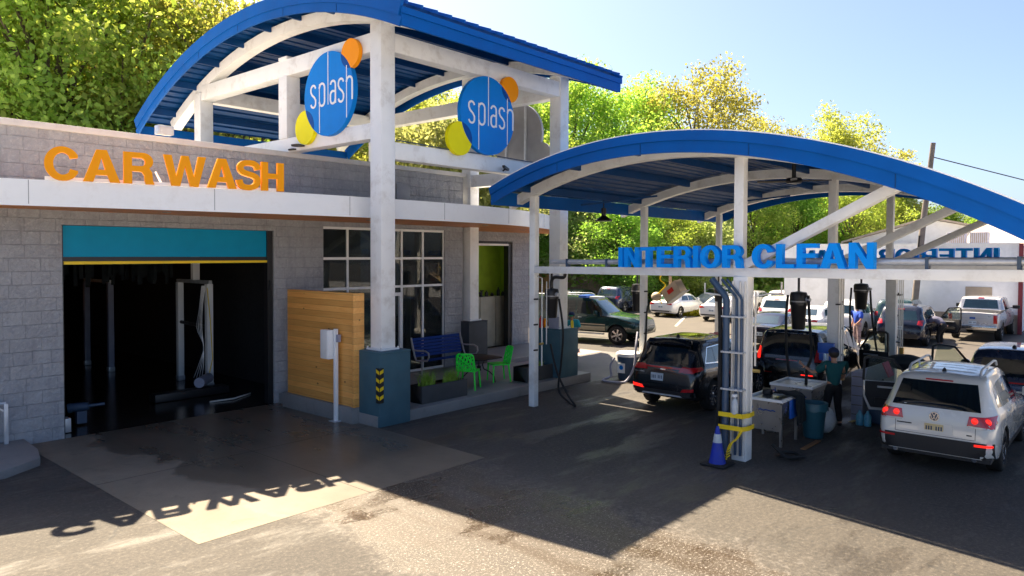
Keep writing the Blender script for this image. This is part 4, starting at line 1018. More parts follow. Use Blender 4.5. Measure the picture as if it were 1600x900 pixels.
# ================================================================ vehicles (local: rear bumper at x=0, nose at +x, ground z=0)
def lerp(a, b, t): return a+(b-a)*t
def interp(tab, x):
    if x <= tab[0][0]: return tab[0][1]
    for (a, u), (b, v) in zip(tab[:-1], tab[1:]):
        if x <= b: return u+(v-u)*(x-a)/(b-a)
    return tab[-1][1]
def car_shell(S):
    """S: dict L,W,belt[],top[],bot[],plan[],roofw -> list of verts/faces of a closed loft"""
    L, W = S['L'], S['W']; hw = W/2
    xs = sorted(set([0, .015, .05, .1, .18, .3]+[p[0] for p in S['top']]+[p[0] for p in S['belt']]+list(np.linspace(.45, L-.3, 16))+[L-.2, L-.1, L-.04, L]))
    xs = [x for i, x in enumerate(xs) if i == 0 or x-xs[i-1] > .012]
    rings = []
    for x in xs:
        w_ = hw*interp(S['plan'], x); zb = interp(S['bot'], x); zt = interp(S['top'], x); bl = min(interp(S['belt'], x), zt-.012)
        wr = min(S['roofw']*hw, w_*.93)*1.0
        g = max(0, min(1, (zt-bl)/.35)); wt = lerp(w_*.80, wr, g)
        fl = S.get('flare', .0)
        pts = [(0, zb), (w_*.86, zb), (w_*.965, zb+.07), (w_*.995, zb+.22*(bl-zb)+.04), (w_*1.0, zb+.52*(bl-zb)), (w_*.992, zb+.80*(bl-zb)), (w_*.965, bl-.02), (w_*.94, bl+.012*g),
               (lerp(w_*.93, wt, .5)+.012*g, lerp(bl, zt, .5)), (lerp(w_*.93, wt, .88)+.008*g, lerp(bl, zt, .86)), (wt-.03, zt-.02*g-.004), (wt*.7, zt+.006), (wt*.35, zt+.018), (0, zt+.022)]
        rings.append([(x, y, z) for y, z in pts]+[(x, -y, z) for y, z in pts[-2:0:-1]])
    n = len(rings[0]); vs = [p for r_ in rings for p in r_]; fs = []
    for i in range(len(rings)-1):
        for k in range(n): fs.append((i*n+k, i*n+(k+1) % n, (i+1)*n+(k+1) % n, (i+1)*n+k))
    fs.append(tuple(range(n))); fs.append(tuple((len(rings)-1)*n+k for k in range(n-1, -1, -1)))
    return vs, fs
def mesh_from(name, vs, fs, mats):
    me = bpy.data.meshes.new(name); me.from_pydata(vs, [], fs); bm = bmesh.new(); bm.from_mesh(me)
    bmesh.ops.remove_doubles(bm, verts=bm.verts, dist=1e-5); bmesh.ops.recalc_face_normals(bm, faces=bm.faces); bm.to_mesh(me); bm.free()
    for m_ in mats: me.materials.append(M[m_] if isinstance(m_, str) else m_)
    return me
class Car:
    def __init__(s, name, label, cat, S, paint, group=None):
        s.root = thing(name, label, cat, (0, 0, 0), group); s.S = S; s.paint = paint
        vs, fs = car_shell(S); s.me = mesh_from('body', vs, fs, [paint, 'trim'])
        bm = bmesh.new(); bm.from_mesh(s.me); s.bvh = BVHTree.FromBMesh(bm); bm.free()
        # cut the wheel housings
        body = bpy.data.objects.new('body', s.me); col.objects.link(body)
        cut = MB(); hw = S['W']/2; rr = S['wr']*1.16
        for ax in S['axles']:
            for sd in (-1, 1): cut.cyl((ax, sd*(hw-.30), S['wr']*1.0), (ax, sd*(hw+.2), S['wr']*1.0), rr, n=28)
            # the housing continues straight down to the sill
            for sd in (-1, 1): cut.box(ax-rr, ax+rr, min(sd*(hw-.30), sd*(hw+.2)), max(sd*(hw-.30), sd*(hw+.2)), -.1, S['wr']*.98) if False else None
        co = cut.build('c', 'trim'); md = body.modifiers.new('b', 'BOOLEAN'); md.object = co; md.operation = 'DIFFERENCE'; md.solver = 'EXACT'
        try: md.material_mode = 'TRANSFER'
        except Exception: pass
        dg = bpy.context.evaluated_depsgraph_get(); me2 = bpy.data.meshes.new_from_object(body.evaluated_get(dg)); bpy.data.objects.remove(co); bpy.data.objects.remove(body)
        if len(me2.materials) < 2: me2.materials.append(M['trim'])
        me2.shade_smooth(); me2.set_sharp_from_angle(angle=R(33)); me2.name = 'body'
        s.body = bpy.data.objects.new('body', me2); col.objects.link(s.body); s.body.parent = s.root
    def hit(s, p, d):
        loc, nrm, i, dist = s.bvh.ray_cast(Vector(p), Vector(d), 20); return loc, nrm
    def patch(s, name, quad, axis, mat, off=.006, n=8, m_=6, parent=None, thick=.012):
        """quad: 4 corners in the projection plane. axis: 'rear'(y,z) 'front'(y,z) 'left'(x,z) 'right'(x,z) 'top'(x,y)"""
        mb = MB(); top = []; bot = []
        for j in range(m_+1):
            for i in range(n+1):
                u, v = i/n, j/m_; a = [lerp(lerp(quad[0][k], quad[1][k], u), lerp(quad[3][k], quad[2][k], u), v) for k in (0, 1)]
                if axis == 'rear': o, d = (-3, a[0], a[1]), (1, 0, 0)
                elif axis == 'front': o, d = (s.S['L']+3, a[0], a[1]), (-1, 0, 0)
                elif axis == 'left': o, d = (a[0], 3, a[1]), (0, -1, 0)
                elif axis == 'right': o, d = (a[0], -3, a[1]), (0, 1, 0)
                else: o, d = (a[0], a[1], 5), (0, 0, -1)
                loc, nr = s.hit(o, d)
                if loc is None: return None
                dv = Vector(d); nr = (nr if nr.dot(dv) < 0 else -nr); nr = (nr*.5-dv*.5).normalized()
                top.append(loc+nr*off); bot.append(loc-nr*(thick-off))
        N = (n+1)*(m_+1); vs = top+bot; fs = []
        for j in range(m_):
            for i in range(n):
                a = j*(n+1)+i; fs.append((a, a+1, a+n+2, a+n+1)); fs.append((N+a, N+a+n+1, N+a+n+2, N+a+1))
        for i in range(n): fs.append((i, N+i, N+i+1, i+1)); a = m_*(n+1)+i; fs.append((a, a+1, N+a+1, N+a))
        for j in range(m_): a = j*(n+1); fs.append((a, a+n+1, N+a+n+1, N+a)); a += n; fs.append((a, N+a, N+a+n+1, a+n+1))
        mb.add(vs, fs); return mb.build(name, mat, parent or s.root, smooth=True, local=True, sharp=50)
    def windows(s, side, quads, mat='car_glass', off=.004, nm='side_window'):
        for q in quads: s.patch(nm, q, side, mat, off, 6, 5)
    def wheel(s, ax, sd, wr, wd=.23, spokes=5, rim='rim', detail=True):
        hw = s.S['W']/2; y1 = sd*(hw-.02); y0 = sd*(hw-.02-wd); k = wr
        rr = k*.66
        prof = [(rr, 0), (k*.80, -.004), (k*.93, .006), (k*.985, .03), (k, .06), (k, wd-.06), (k*.985, wd-.03), (k*.93, wd-.006), (k*.8, wd+.004), (rr, wd), (rr, 0)]
        mb = MB(); c = (ax, 0, wr)
        pf = [(r_, y1-sd*z) for r_, z in prof]
        mb.lathe(pf, c, 'y', 32); t = mb.build('wheel', 'tyre', s.root, smooth=True, local=True, sharp=50)
        mb = MB(); ys = y1-sd*.035
        mb.lathe([(rr*1.0, y1-sd*.01), (rr*.93, y1-sd*.012), (rr*.90, y1-sd*.05), (rr*.88, y1-sd*.10), (0, y1-sd*.11)], c, 'y', 28, caps=False)
        r1 = mb.build('rim_barrel', 'trim', t, smooth=True, local=True); 
        mb = MB()
        for i in range(spokes):
            a = 2*math.pi*i/spokes+.3; da = .16 if spokes <= 6 else .09
            q = []
            for (rad, dd, ww) in ((.05, 0, 1.7), (rr*.97, 0, 1.0)):
                for sg in (-1, 1):
                    aa = a+sg*da*ww*(rr*.45/max(rad, .06)) if rad < .1 else a+sg*da
                    for yy in (ys, ys-sd*.03): q.append((ax+rad*math.cos(aa), yy+(sd*.018 if rad > .1 else 0), wr+rad*math.sin(aa)))
            mb.add(q, [(0, 1, 3, 2), (4, 6, 7, 5), (0, 4, 5, 1), (2, 3, 7, 6), (0, 2, 6, 4), (1, 5, 7, 3)])
        mb.lathe([(0, ys+sd*.012), (.05, ys+sd*.012), (.075, ys), (.075, ys-sd*.04), (0, ys-sd*.04)], c, 'y', 14)
        mb.lathe([(rr*1.01, y1-sd*.012), (rr*.93, y1-sd*.010), (rr*.92, y1-sd*.03), (rr*1.01, y1-sd*.03), (rr*1.01, y1-sd*.012)], c, 'y', 28)
        mb.build('rim', rim, t, smooth=True, local=True)
        return t
    def wheels(s, spokes=5, rim='rim', wd=.23):
        for ax in s.S['axles']:
            for sd in (-1, 1): s.wheel(ax, sd, s.S['wr'], wd, spokes, rim)
    def local(s, mb, name, mat, parent=None, **k): return mb.build(name, mat, parent or s.root, local=True, **k)
    def place(s, x, y, a=0, z=0): s.root.location = (x, y, z); s.root.rotation_euler = (0, 0, R(a)); return s.root
    def mirror(s, x, z, mat, sd, w_=.22):
        hw = s.S['W']/2; mb = MB(); mb.box(x-.05, x+.07, *sorted((sd*(hw+.02), sd*(hw+w_))), z, z+.17); mb.box(x, x+.05, *sorted((sd*(hw-.08), sd*(hw+.04))), z+.02, z+.06)
        return s.local(mb, 'wing_mirror', mat, bevel=.03)
    def door_lines(s, side, xs, z0, z1):
        for x in xs:
            s.patch('door_gap', [(x-.004, z0), (x+.004, z0), (x+.004, z1), (x-.004, z1)], side, 'trim', .0015, 1, 8, thick=.006)
    def handle(s, side, x, z, mat):
        s.patch('door_handle', [(x-.09, z), (x+.09, z), (x+.09, z+.028), (x-.09, z+.028)], side, mat, .03, 4, 1, thick=.03)
    def plate(s, y, z, mat='plate', w_=.15, h=.075, txt=True):
        loc, _ = s.hit((-3, y, z), (1, 0, 0)); x = loc.x-.012
        p = s.local(MB().box(x-.006, x+.05, y-w_, y+w_, z-h, z+h), 'licence_plate', mat)
        if txt:
            mb = MB()
            for k in range(7):
                if k == 3: continue
                yy = y+w_*.78-k*w_*.26; mb.box(x-.009, x-.006, yy-.011, yy+.011, z-h*.45, z+h*.45)
            mb.build('plate_characters', 'plate_t', p, local=True)
        return p

SUV = lambda L, W, H: dict(L=L, W=W, roofw=.74, wr=.355, axles=(.93, L-.93+.05-.05),
    bot=[(0, .36), (.35, .27), (L-.5, .25), (L, .33)],
    plan=[(0, .84), (.05, .90), (.16, .955), (.4, .985), (1.0, 1), (L-1.2, 1), (L-.45, .955), (L-.15, .87), (L, .70)],
    belt=[(0, .93), (.5, 1.08), (1.2, 1.06), (L-1.6, .98), (L-1.0, .93), (L, .72)],
    top=[(0, .66), (.012, .74), (.04, .90), (.08, 1.02), (.20, 1.20), (.42, H-.10), (.52, H-.035), (.9, H-.005), (1.8, H), (L-2.35, H-.03), (L-2.05, H-.10), (L-1.38, 1.10), (L-1.2, 1.06), (L-.6, .98), (L-.18, .84), (L, .62)])
paints = dict(black=car_paint('black_car_paint', (.003, .004, .007)), white=car_paint('white_car_paint', (.60, .60, .57)), pearl=car_paint('bright_white_car_paint', (.78, .78, .78)),
    green=car_paint('dark_green_car_paint', (.004, .035, .035), .2), silver=car_paint('silver_truck_paint', (.55, .54, .55), .4, .3), navy=car_paint('blue_grey_car_paint', (.035, .05, .10), .5, .25),
    gold=car_paint('beige_cladding', (.28, .25, .18)), dk=car_paint('dark_navy_car_paint', (.012, .016, .035), .3))

# ---------------------------------------------------------------- near black SUV
S = SUV(4.48, 1.855, 1.65); S['axles'] = (.93, 3.60); S['wr'] = .36
c = Car('parked_car', 'glossy black SUV with full width red rear light bar beside the front canopy post', 'car', S, paints['black'])
c.patch('rear_window', [(-.62, 1.12), (.62, 1.12), (.50, 1.47), (-.50, 1.47)], 'rear', 'car_glass', .004, 10, 6)
c.patch('rear_spoiler', [(-.60, 1.50), (.60, 1.50), (.56, 1.585), (-.56, 1.585)], 'rear', paints['black'], .10, 8, 2, thick=.12)
c.patch('tail_light_bar', [(-.60, .99), (.60, .99), (.60, 1.03), (-.60, 1.03)], 'rear', 'tail', .010, 12, 1)
for sd in (-1, 1):
    c.patch('tail_light', [(sd*.42, .94), (sd*.80, .93), (sd*.84, 1.05), (sd*.50, 1.06)], 'rear', 'tail', .014, 8, 4)
    sn = 'left' if sd > 0 else 'right'
    c.patch('tail_light', [(.10, .96), (.42, 1.0), (.36, 1.06), (.14, 1.06)], sn, 'tail', .010, 5, 3)
    c.patch('reflector', [(sd*.50, .50), (sd*.82, .53), (sd*.82, .60), (sd*.55, .57)], 'rear', 'tail_lit' if sd > 0 else 'tail', .010, 6, 2)
    c.patch('side_window', [(.62, 1.16), (1.02, 1.12), (1.02, 1.44), (.80, 1.42)], sn, 'car_glass2', .004, 5, 5)
    c.patch('side_window', [(1.08, 1.11), (2.02, 1.07), (2.02, 1.48), (1.08, 1.45)], sn, 'car_glass2', .004, 6, 5)
    c.patch('side_window', [(2.09, 1.07), (3.0, 1.03), (2.55, 1.42), (2.09, 1.48)], sn, 'car_glass2', .004, 6, 5)
    c.patch('window_chrome', [(.55, 1.12), (3.05, 1.0), (3.05, 1.025), (.55, 1.145)], sn, 'chrome', .008, 16, 1)
    c.patch('window_chrome', [(.55, 1.14), (.585, 1.14), (.82, 1.46), (.785, 1.46)], sn, 'chrome', .008, 1, 6)
    c.patch('window_chrome', [(.80, 1.455), (2.35, 1.50), (2.35, 1.52), (.80, 1.475)], sn, 'chrome', .008, 10, 1)
    c.door_lines(sn, (1.06, 2.06, 3.08), .42, 1.0); c.handle(sn, 1.32, .93, paints['black']); c.handle(sn, 2.28, .91, paints['black'])
    c.patch('sill_cladding', [(1.38, .33), (3.15, .33), (3.15, .43), (1.38, .43)], sn, 'trim', .012, 10, 2)
    c.mirror(2.85, 1.03, paints['black'], sd)
c.patch('bumper', [(-.84, .40), (.84, .40), (.84, .50), (-.84, .50)], 'rear', 'trim', .02, 14, 3)
c.patch('skid_strip', [(-.55, .385), (.55, .385), (.5, .42), (-.5, .42)], 'rear', 'galv', .028, 8, 1)
c.patch('maker_badge', [(-.07, .955), (.07, .955), (.07, .98), (-.07, .98)], 'rear', 'chrome', .012, 3, 1)
c.patch('trim_badge', [(.50, .865), (.78, .865), (.78, .885), (.50, .885)], 'rear', 'chrome', .006, 3, 1)
c.plate(.14, .79, 'plate', .165, .085)
c.local(MB().lathe([(0, 0), (.05, 0), (.035, .05), (.01, .07), (0, .07)], (.78, 0, 1.655)), 'antenna_fin', 'trim', smooth=True)
c.patch('roof_glass', [(1.1, -.42), (2.2, -.42), (2.2, .42), (1.1, .42)], 'top', 'car_glass', .006, 8, 6)
c.wheels(10, wd=.24); c.place(16.0, 9.07, -.5).scale = (1.02, 1.03, 1.08)

# ---------------------------------------------------------------- near white SUV with open front door
S = SUV(4.76, 1.93, 1.70); S['axles'] = (.99, 3.85); S['wr'] = .375; S['roofw'] = .70
S['top'] = [(0, .62), (.012, .74), (.03, .92), (.06, 1.10), (.14, 1.20), (.46, 1.60), (.56, 1.645), (.9, 1.675), (1.8, 1.70), (2.3, 1.68), (2.65, 1.62), (3.35, 1.12), (3.5, 1.08), (4.2, 1.0), (4.55, .86), (4.76, .62)]
c = Car('parked_car', 'white SUV with roof rails and lit round tail lights, nearest the camera at the right', 'car', S, paints['white'])
c.patch('rear_window', [(-.70, 1.13), (.70, 1.13), (.60, 1.55), (-.60, 1.55)], 'rear', 'car_glass', .005, 10, 8)
c.patch('high_brake_light', [(-.22, 1.565), (.22, 1.565), (.22, 1.585), (-.22, 1.585)], 'rear', 'tail', .02, 4, 1)
for sd in (-1, 1):
    sn = 'left' if sd > 0 else 'right'
    t = c.patch('tail_light', [(sd*.50, .90), (sd*.90, .88), (sd*.90, 1.07), (sd*.53, 1.06)], 'rear', 'tail', .012, 8, 5)
    for yy in (.615, .80):
        loc, nr = c.hit((-3, sd*yy, .985), (1, 0, 0)); lx = loc.x-.018
        MB().lathe([(0, lx-.006), (.040, lx-.004), (.058, lx+.012), (.058, lx+.03)], (0, sd*yy, .985), 'x', 18).build('brake_lamp', 'tail_lit', t, smooth=True, local=True)
    c.patch('reversing_light', [(sd*.52, .875), (sd*.88, .86), (sd*.88, .895), (sd*.52, .905)], 'rear', 'lens_clear', .013, 6, 1)
    c.patch('tail_light', [(.09, .92), (.32, .96), (.28, 1.06), (.12, 1.06)], sn, 'tail', .008, 4, 3)
    c.patch('reflector', [(sd*.62, .575), (sd*.88, .58), (sd*.88, .615), (sd*.62, .61)], 'rear', 'tail_lit' if sd < 0 else 'tail', .03, 5, 1)
    c.patch('side_window', [(.66, 1.16), (1.12, 1.13), (1.12, 1.50), (.84, 1.46)], sn, 'car_glass', .004, 5, 5)
    c.patch('side_window', [(1.20, 1.12), (2.08, 1.09), (2.08, 1.54), (1.20, 1.51)], sn, 'car_glass', .004, 6, 5)
    if sd < 0: c.patch('side_window', [(2.16, 1.09), (3.12, 1.06), (2.72, 1.45), (2.16, 1.54)], sn, 'car_glass', .004, 6, 5)
    else: c.patch('door_opening', [(2.16, .45), (3.16, .45), (3.0, 1.50), (2.16, 1.54)], sn, 'seat_in', .006, 6, 8)
    c.door_lines(sn, (1.16, 2.12, 3.20), .48, 1.05); c.handle(sn, 1.42, .98, paints['white']); 
    if sd < 0: c.handle(sn, 2.36, .96, paints['white']); c.mirror(2.95, 1.08, paints['white'], sd)
    c.patch('sill_cladding', [(1.42, .33), (3.40, .33), (3.40, .47), (1.42, .47)], sn, 'trim', .012, 10, 2)
    # roof rail: longitudinal tube on feet
    y = sd*.58; mb = MB(); mb.tube([(.80, y, 1.655), (.86, y, 1.72), (1.0, y, 1.755), (2.3, y, 1.775), (2.55, y, 1.745), (2.66, y, 1.66)], .022, 8)
    mb.tube([(1.6, y, 1.69), (1.6, y, 1.765)], .02, 8)
    c.local(mb, 'roof_rail', 'galv', smooth=True)
    c.local(MB().cyl((.02, sd*.62, .34), (.3, sd*.62, .34), .04), 'exhaust_tip', 'chrome', smooth=True)
c.patch('rear_bumper', [(-.90, .375), (.90, .375), (.90, .64), (-.90, .64)], 'rear', 'trim', .022, 14, 3)
c.local(MB().box(.03, 4.5, -.86, .86, .30, .372), 'underbody', 'trim')
c.patch('tailgate_gap', [(-.62, .665), (.62, .665), (.62, .672), (-.62, .672)], 'rear', 'trim', .002, 8, 1)
for y in (-.635, .62): c.patch('tailgate_gap', [(y, .67), (y+.008, .67), (y+.008, .93), (y, .93)], 'rear', 'trim', .002, 1, 4)
for k in range(5): c.patch('roof_groove', [(.98+k*.30, -.46), (1.0+k*.30, -.46), (1.0+k*.30, .46), (.98+k*.30, .46)], 'top', 'trim', .002, 1, 6)
for k in range(3): c.patch('roof_panel', [(1.0, -.42+.30*k), (2.5, -.42+.30*k), (2.5, -.18+.30*k), (1.0, -.18+.30*k)], 'top', 'car_glass', .004, 6, 3) if k == -1 else None
loc, _ = c.hit((-3, 0, .985), (1, 0, 0)); lx = loc.x-.005
bd = c.local(MB().lathe([(0, lx-.016), (.07, lx-.014), (.078, lx), (.078, lx+.03)], (0, 0, .99), 'x', 24), 'round_emblem', 'pipe_blue', smooth=True)
mb = MB(); mb.lathe([(.068, lx-.022), (.078, lx-.022), (.078, lx-.006), (.068, lx-.006), (.068, lx-.022)], (0, 0, .99), 'x', 24)
X = lx-.021
for a, b in (((.030, 1.05), (0, .995)), ((-.030, 1.05), (0, .995)), ((.058, 1.02), (.026, .935)), ((.026, .935), (0, .985)), ((0, .985), (-.026, .935)), ((-.026, .935), (-.058, 1.02))):
    mb.bar((X, a[0], a[1]), (X, b[0], b[1]), .011, .008, up=(1, 0, 0))
mb.build('emblem_letters', 'chrome', bd, local=True)
c.patch('plate_recess', [(-.30, .71), (.24, .71), (.22, .88), (-.28, .88)], 'rear', paints['white'], .014, 4, 2)
c.plate(0.0, .79, 'plate_y', .15, .075); c.patch('model_badge', [(.36, .815), (.60, .815), (.60, .835), (.36, .835)], 'rear', 'trim', .006, 3, 1); c.patch('model_badge', [(-.58, .73), (-.50, .73), (-.50, .75), (-.58, .75)], 'rear', 'trim', .006, 3, 1)
c.local(MB().lathe([(0, 0), (.045, 0), (.03, .05), (.01, .075), (0, .075)], (.84, 0, 1.675)), 'antenna_fin', 'trim', smooth=True)
# open door: panel standing out from the left side
def open_door(c, hx, hy, ang, outer, w_=1.02, zb=.42, zbelt=1.08, zt=1.60, sd=1, glass='clear_glass', trim='trim'):
    """hinge at local (hx,hy); ang degrees from closed (closed door lies towards -x)"""
    a = R(180-ang*sd) if sd > 0 else R(180+ang)
    ux = Vector((math.cos(a), math.sin(a), 0)); un = Vector((0, 0, 1)).cross(ux)*(-1 if sd > 0 else 1)   # un: outer side
    H0 = Vector((hx, hy, 0)); P = lambda s_, z, d=0: H0+ux*s_+un*d+Vector((0, 0, z))
    low = [(0.02, zb+.12), (.12, zb), (w_-.12, zb+.02), (w_, zb+.30), (w_, zbelt), (0, zbelt-.03)]
    d = MB().prism([P(s_, z, .0) for s_, z in low], un*.05).build('door', outer, c.root, local=True, bevel=.012)
    MB().prism([P(.03+s_*.94, zb+.07+(z-zb)*.88, -.06) for s_, z in low], un*.058).build('door_card', 'seat_in', d, local=True, bevel=.012)
    MB().prism([P(.18, .62, -.11), P(.8, .62, -.11), P(.8, .72, -.11), P(.18, .70, -.11)], un*.05).build('door_pocket', trim, d, local=True)
    mb = MB()
    fr = [(.02, zbelt-.02), (.42, zt-.06), (w_-.12, zt), (w_-.02, zt-.05), (w_, zbelt)]
    for p, q in zip(fr[:-1], fr[1:]): mb.bar(P(p[0], p[1], .01), P(q[0], q[1], .01), .045, .045, up=un)
    mb.build('window_frame', 'trim', d, local=True)
    MB().prism([P(.06, zbelt-.02, .012), P(.44, zt-.09, .012), P(w_-.13, zt-.03, .012), P(w_-.03, zbelt, .012)], un*.006).build('door_window', glass, d, local=True)
    MB().bar(P(.25, zbelt-.14, -.085), P(.75, zbelt-.12, -.085), .035, .05, up=un).build('armrest', 'galv', d, local=True)
    mm = MB(); q = P(.10, zbelt+.03, .05); mm.sphere(tuple(q+un*.13), .12, 8, (.7, 1, .8) if False else (1, 1, 1)); mm.build('wing_mirror', outer, d, local=True, smooth=True)
    return d
open_door(c, 3.12, .98, 66, paints['white'])
c.wheels(5, wd=.26); c.place(14.70, 2.86, .3).scale = (1, 1, 1.03)

# ---------------------------------------------------------------- blue grey SUV in front of it
S = SUV(4.8, 1.95, 1.72); S['wr'] = .37
c = Car('parked_car', 'blue grey SUV with its left door open, in front of the white SUV', 'car', S, paints['navy'])
c.patch('rear_window', [(-.66, 1.14), (.66, 1.14), (.56, 1.52), (-.56, 1.52)], 'rear', 'car_glass', .005, 8, 6)
for sd in (-1, 1):
    sn = 'left' if sd > 0 else 'right'
    c.patch('tail_light', [(sd*.40, .96), (sd*.84, .94), (sd*.84, 1.06), (sd*.44, 1.03)], 'rear', 'tail', .012, 6, 3)
    c.windows(sn, [[(.70, 1.17), (1.16, 1.14), (1.16, 1.50), (.86, 1.46)], [(1.23, 1.13), (2.1, 1.1), (2.1, 1.54), (1.23, 1.51)], [(2.17, 1.1), (3.05, 1.06), (2.65, 1.45), (2.17, 1.54)]])
    c.door_lines(sn, (1.19, 2.13, 3.2), .45, 1.05)
c.patch('tail_light_bar', [(-.60, 1.0), (.60, 1.0), (.60, 1.03), (-.60, 1.03)], 'rear', 'tail', .010, 10, 1)
c.local(MB().lathe([(0, 0), (.05, 0), (.035, .06), (.01, .08), (0, .08)], (.86, 0, 1.72)), 'antenna_fin', 'trim', smooth=True)
open_door(c, 2.1, .99, 62, paints['dk'], w_=.95)
c.wheels(5); c.place(19.75, 2.35, 1.5)

# ---------------------------------------------------------------- black minivan mid canopy
S = SUV(5.0, 1.98, 1.82); S['wr'] = .36; S['top'] = [(0, .64), (.012, .76), (.03, .95), (.07, 1.08), (.30, 1.70), (.40, 1.77), (.9, 1.81), (1.8, 1.82), (3.0, 1.79), (3.35, 1.70), (4.0, 1.12), (4.2, 1.07), (4.65, .95), (4.9, .8), (5.0, .6)]
c = Car('parked_car', 'black minivan with red tail lights parked between the middle canopy posts', 'car', S, paints['black'])
c.patch('rear_window', [(-.72, 1.10), (.72, 1.10), (.64, 1.68), (-.64, 1.68)], 'rear', 'car_glass', .005, 8, 6)
for sd in (-1, 1):
    sn = 'left' if sd > 0 else 'right'
    c.patch('tail_light', [(sd*.74, .98), (sd*.88, .98), (sd*.86, 1.30), (sd*.76, 1.30)], 'rear', 'tail_lit' if sd > 0 else 'tail', .02, 3, 5)
    c.patch('reflector', [(sd*.40, .60), (sd*.72, .60), (sd*.72, .63), (sd*.40, .63)], 'rear', 'tail_lit' if sd < 0 else 'tail', .012, 4, 1)
    c.windows(sn, [[(.50, 1.2), (1.5, 1.16), (1.5, 1.62), (.62, 1.6)], [(1.58, 1.15), (2.6, 1.12), (2.6, 1.64), (1.58, 1.63)], [(2.7, 1.12), (3.7, 1.1), (3.3, 1.55), (2.7, 1.63)]])
c.patch('chrome_strip', [(-.66, 1.70), (.66, 1.70), (.66, 1.715), (-.66, 1.715)], 'rear', 'chrome', .03, 8, 1)
c.patch('brand_strip', [(-.3, .97), (.3, .97), (.3, 1.0), (-.3, 1.0)], 'rear', 'tail', .012, 6, 1)
open_door(c, 3.4, -1.0, 60, paints['black'], w_=1.05, zt=1.66, sd=-1)
c.wheels(5); c.place(20.15, 7.55, 1)

# ---------------------------------------------------------------- green full size SUV, side on
S = SUV(5.55, 1.98, 1.92); S['axles'] = (1.15, 4.45); S['wr'] = .39; S['roofw'] = .80
S['top'] = [(0, .70), (.012, .85), (.03, 1.05), (.06, 1.2), (.22, 1.80), (.32, 1.87), (.8, 1.91), (2.2, 1.92), (3.0, 1.90), (3.35, 1.80), (4.02, 1.24), (4.15, 1.20), (5.1, 1.12), (5.45, 1.0), (5.55, .7)]
S['belt'] = [(0, 1.16), (4.0, 1.15), (4.4, 1.12), (5.55, .9)]; S['bot'] = [(0, .48), (5.55, .46)]
c = Car('parked_car', 'dark green full size SUV parked broadside behind the tower pedestal', 'car', S, paints['green'])
for sd in (-1, 1):
    sn = 'left' if sd > 0 else 'right'
    c.windows(sn, [[(.42, 1.24), (1.55, 1.22), (1.55, 1.74), (.50, 1.74)], [(1.65, 1.22), (2.55, 1.21), (2.55, 1.75), (1.65, 1.75)], [(2.63, 1.21), (3.72, 1.20), (3.32, 1.72), (2.63, 1.75)]])
    c.patch('side_cladding', [(1.7, .55), (3.95, .55), (3.95, .72), (1.7, .72)], sn, paints['gold'], .02, 10, 2)
    c.patch('side_cladding', [(.05, .55), (.62, .55), (.62, .72), (.05, .72)], sn, paints['gold'], .02, 5, 2)
    c.patch('door_stripe', [(1.7, .78), (3.95, .78), (3.95, .82), (1.7, .82)], sn, 'tan_box', .01, 10, 1)
    c.patch('headlight', [(5.2, .92), (5.45, .90), (5.43, 1.03), (5.2, 1.06)], sn, 'lens_clear', .01, 3, 2)
    c.patch('indicator', [(5.47, .78), (5.53, .78), (5.52, .98), (5.46, .98)], sn, 'lamp_amber', .012, 2, 3)
    c.door_lines(sn, (1.60, 2.59, 3.95), .55, 1.14); c.handle(sn, 1.8, 1.05, 'chrome'); c.handle(sn, 2.8, 1.05, 'chrome'); c.mirror(3.55, 1.2, paints['green'], sd)
    c.local(MB().tube([(.5, sd*.72, 1.89), (.6, sd*.72, 1.965), (2.6, sd*.72, 1.975), (2.75, sd*.72, 1.90)], .02), 'roof_rail', 'galv', smooth=True)
    c.local(MB().box(1.75, 3.9, *sorted((sd*.92, sd*1.06)), .40, .45), 'running_board', 'galv')
c.patch('tail_light', [(.70, 1.05), (.86, 1.05), (.86, 1.55), (.74, 1.55)], 'rear', 'tail', .02, 3, 5)
c.patch('windscreen', [(-.70, 1.26), (.70, 1.26), (.62, 1.74), (-.62, 1.74)], 'front', 'car_glass2', .005, 8, 6)
c.wheels(6, wd=.27); c.place(26.55, 21.95, -80).scale = (1.05, 1, 1.06)
tag(MB().box(26.0, 26.7, 18.5, 18.9, 1.98, 2.10).build('roof_bag', 'blue_bin', bevel=.03), 'bright blue towel bundle lying on the roof of the green SUV', 'towel bundle')
tag(MB().box(26.1, 26.6, 17.9, 18.4, 1.96, 2.06).build('folded_towel', 'cloth_white', bevel=.03), 'white folded towel on the green SUV roof beside the blue bundle', 'towel')

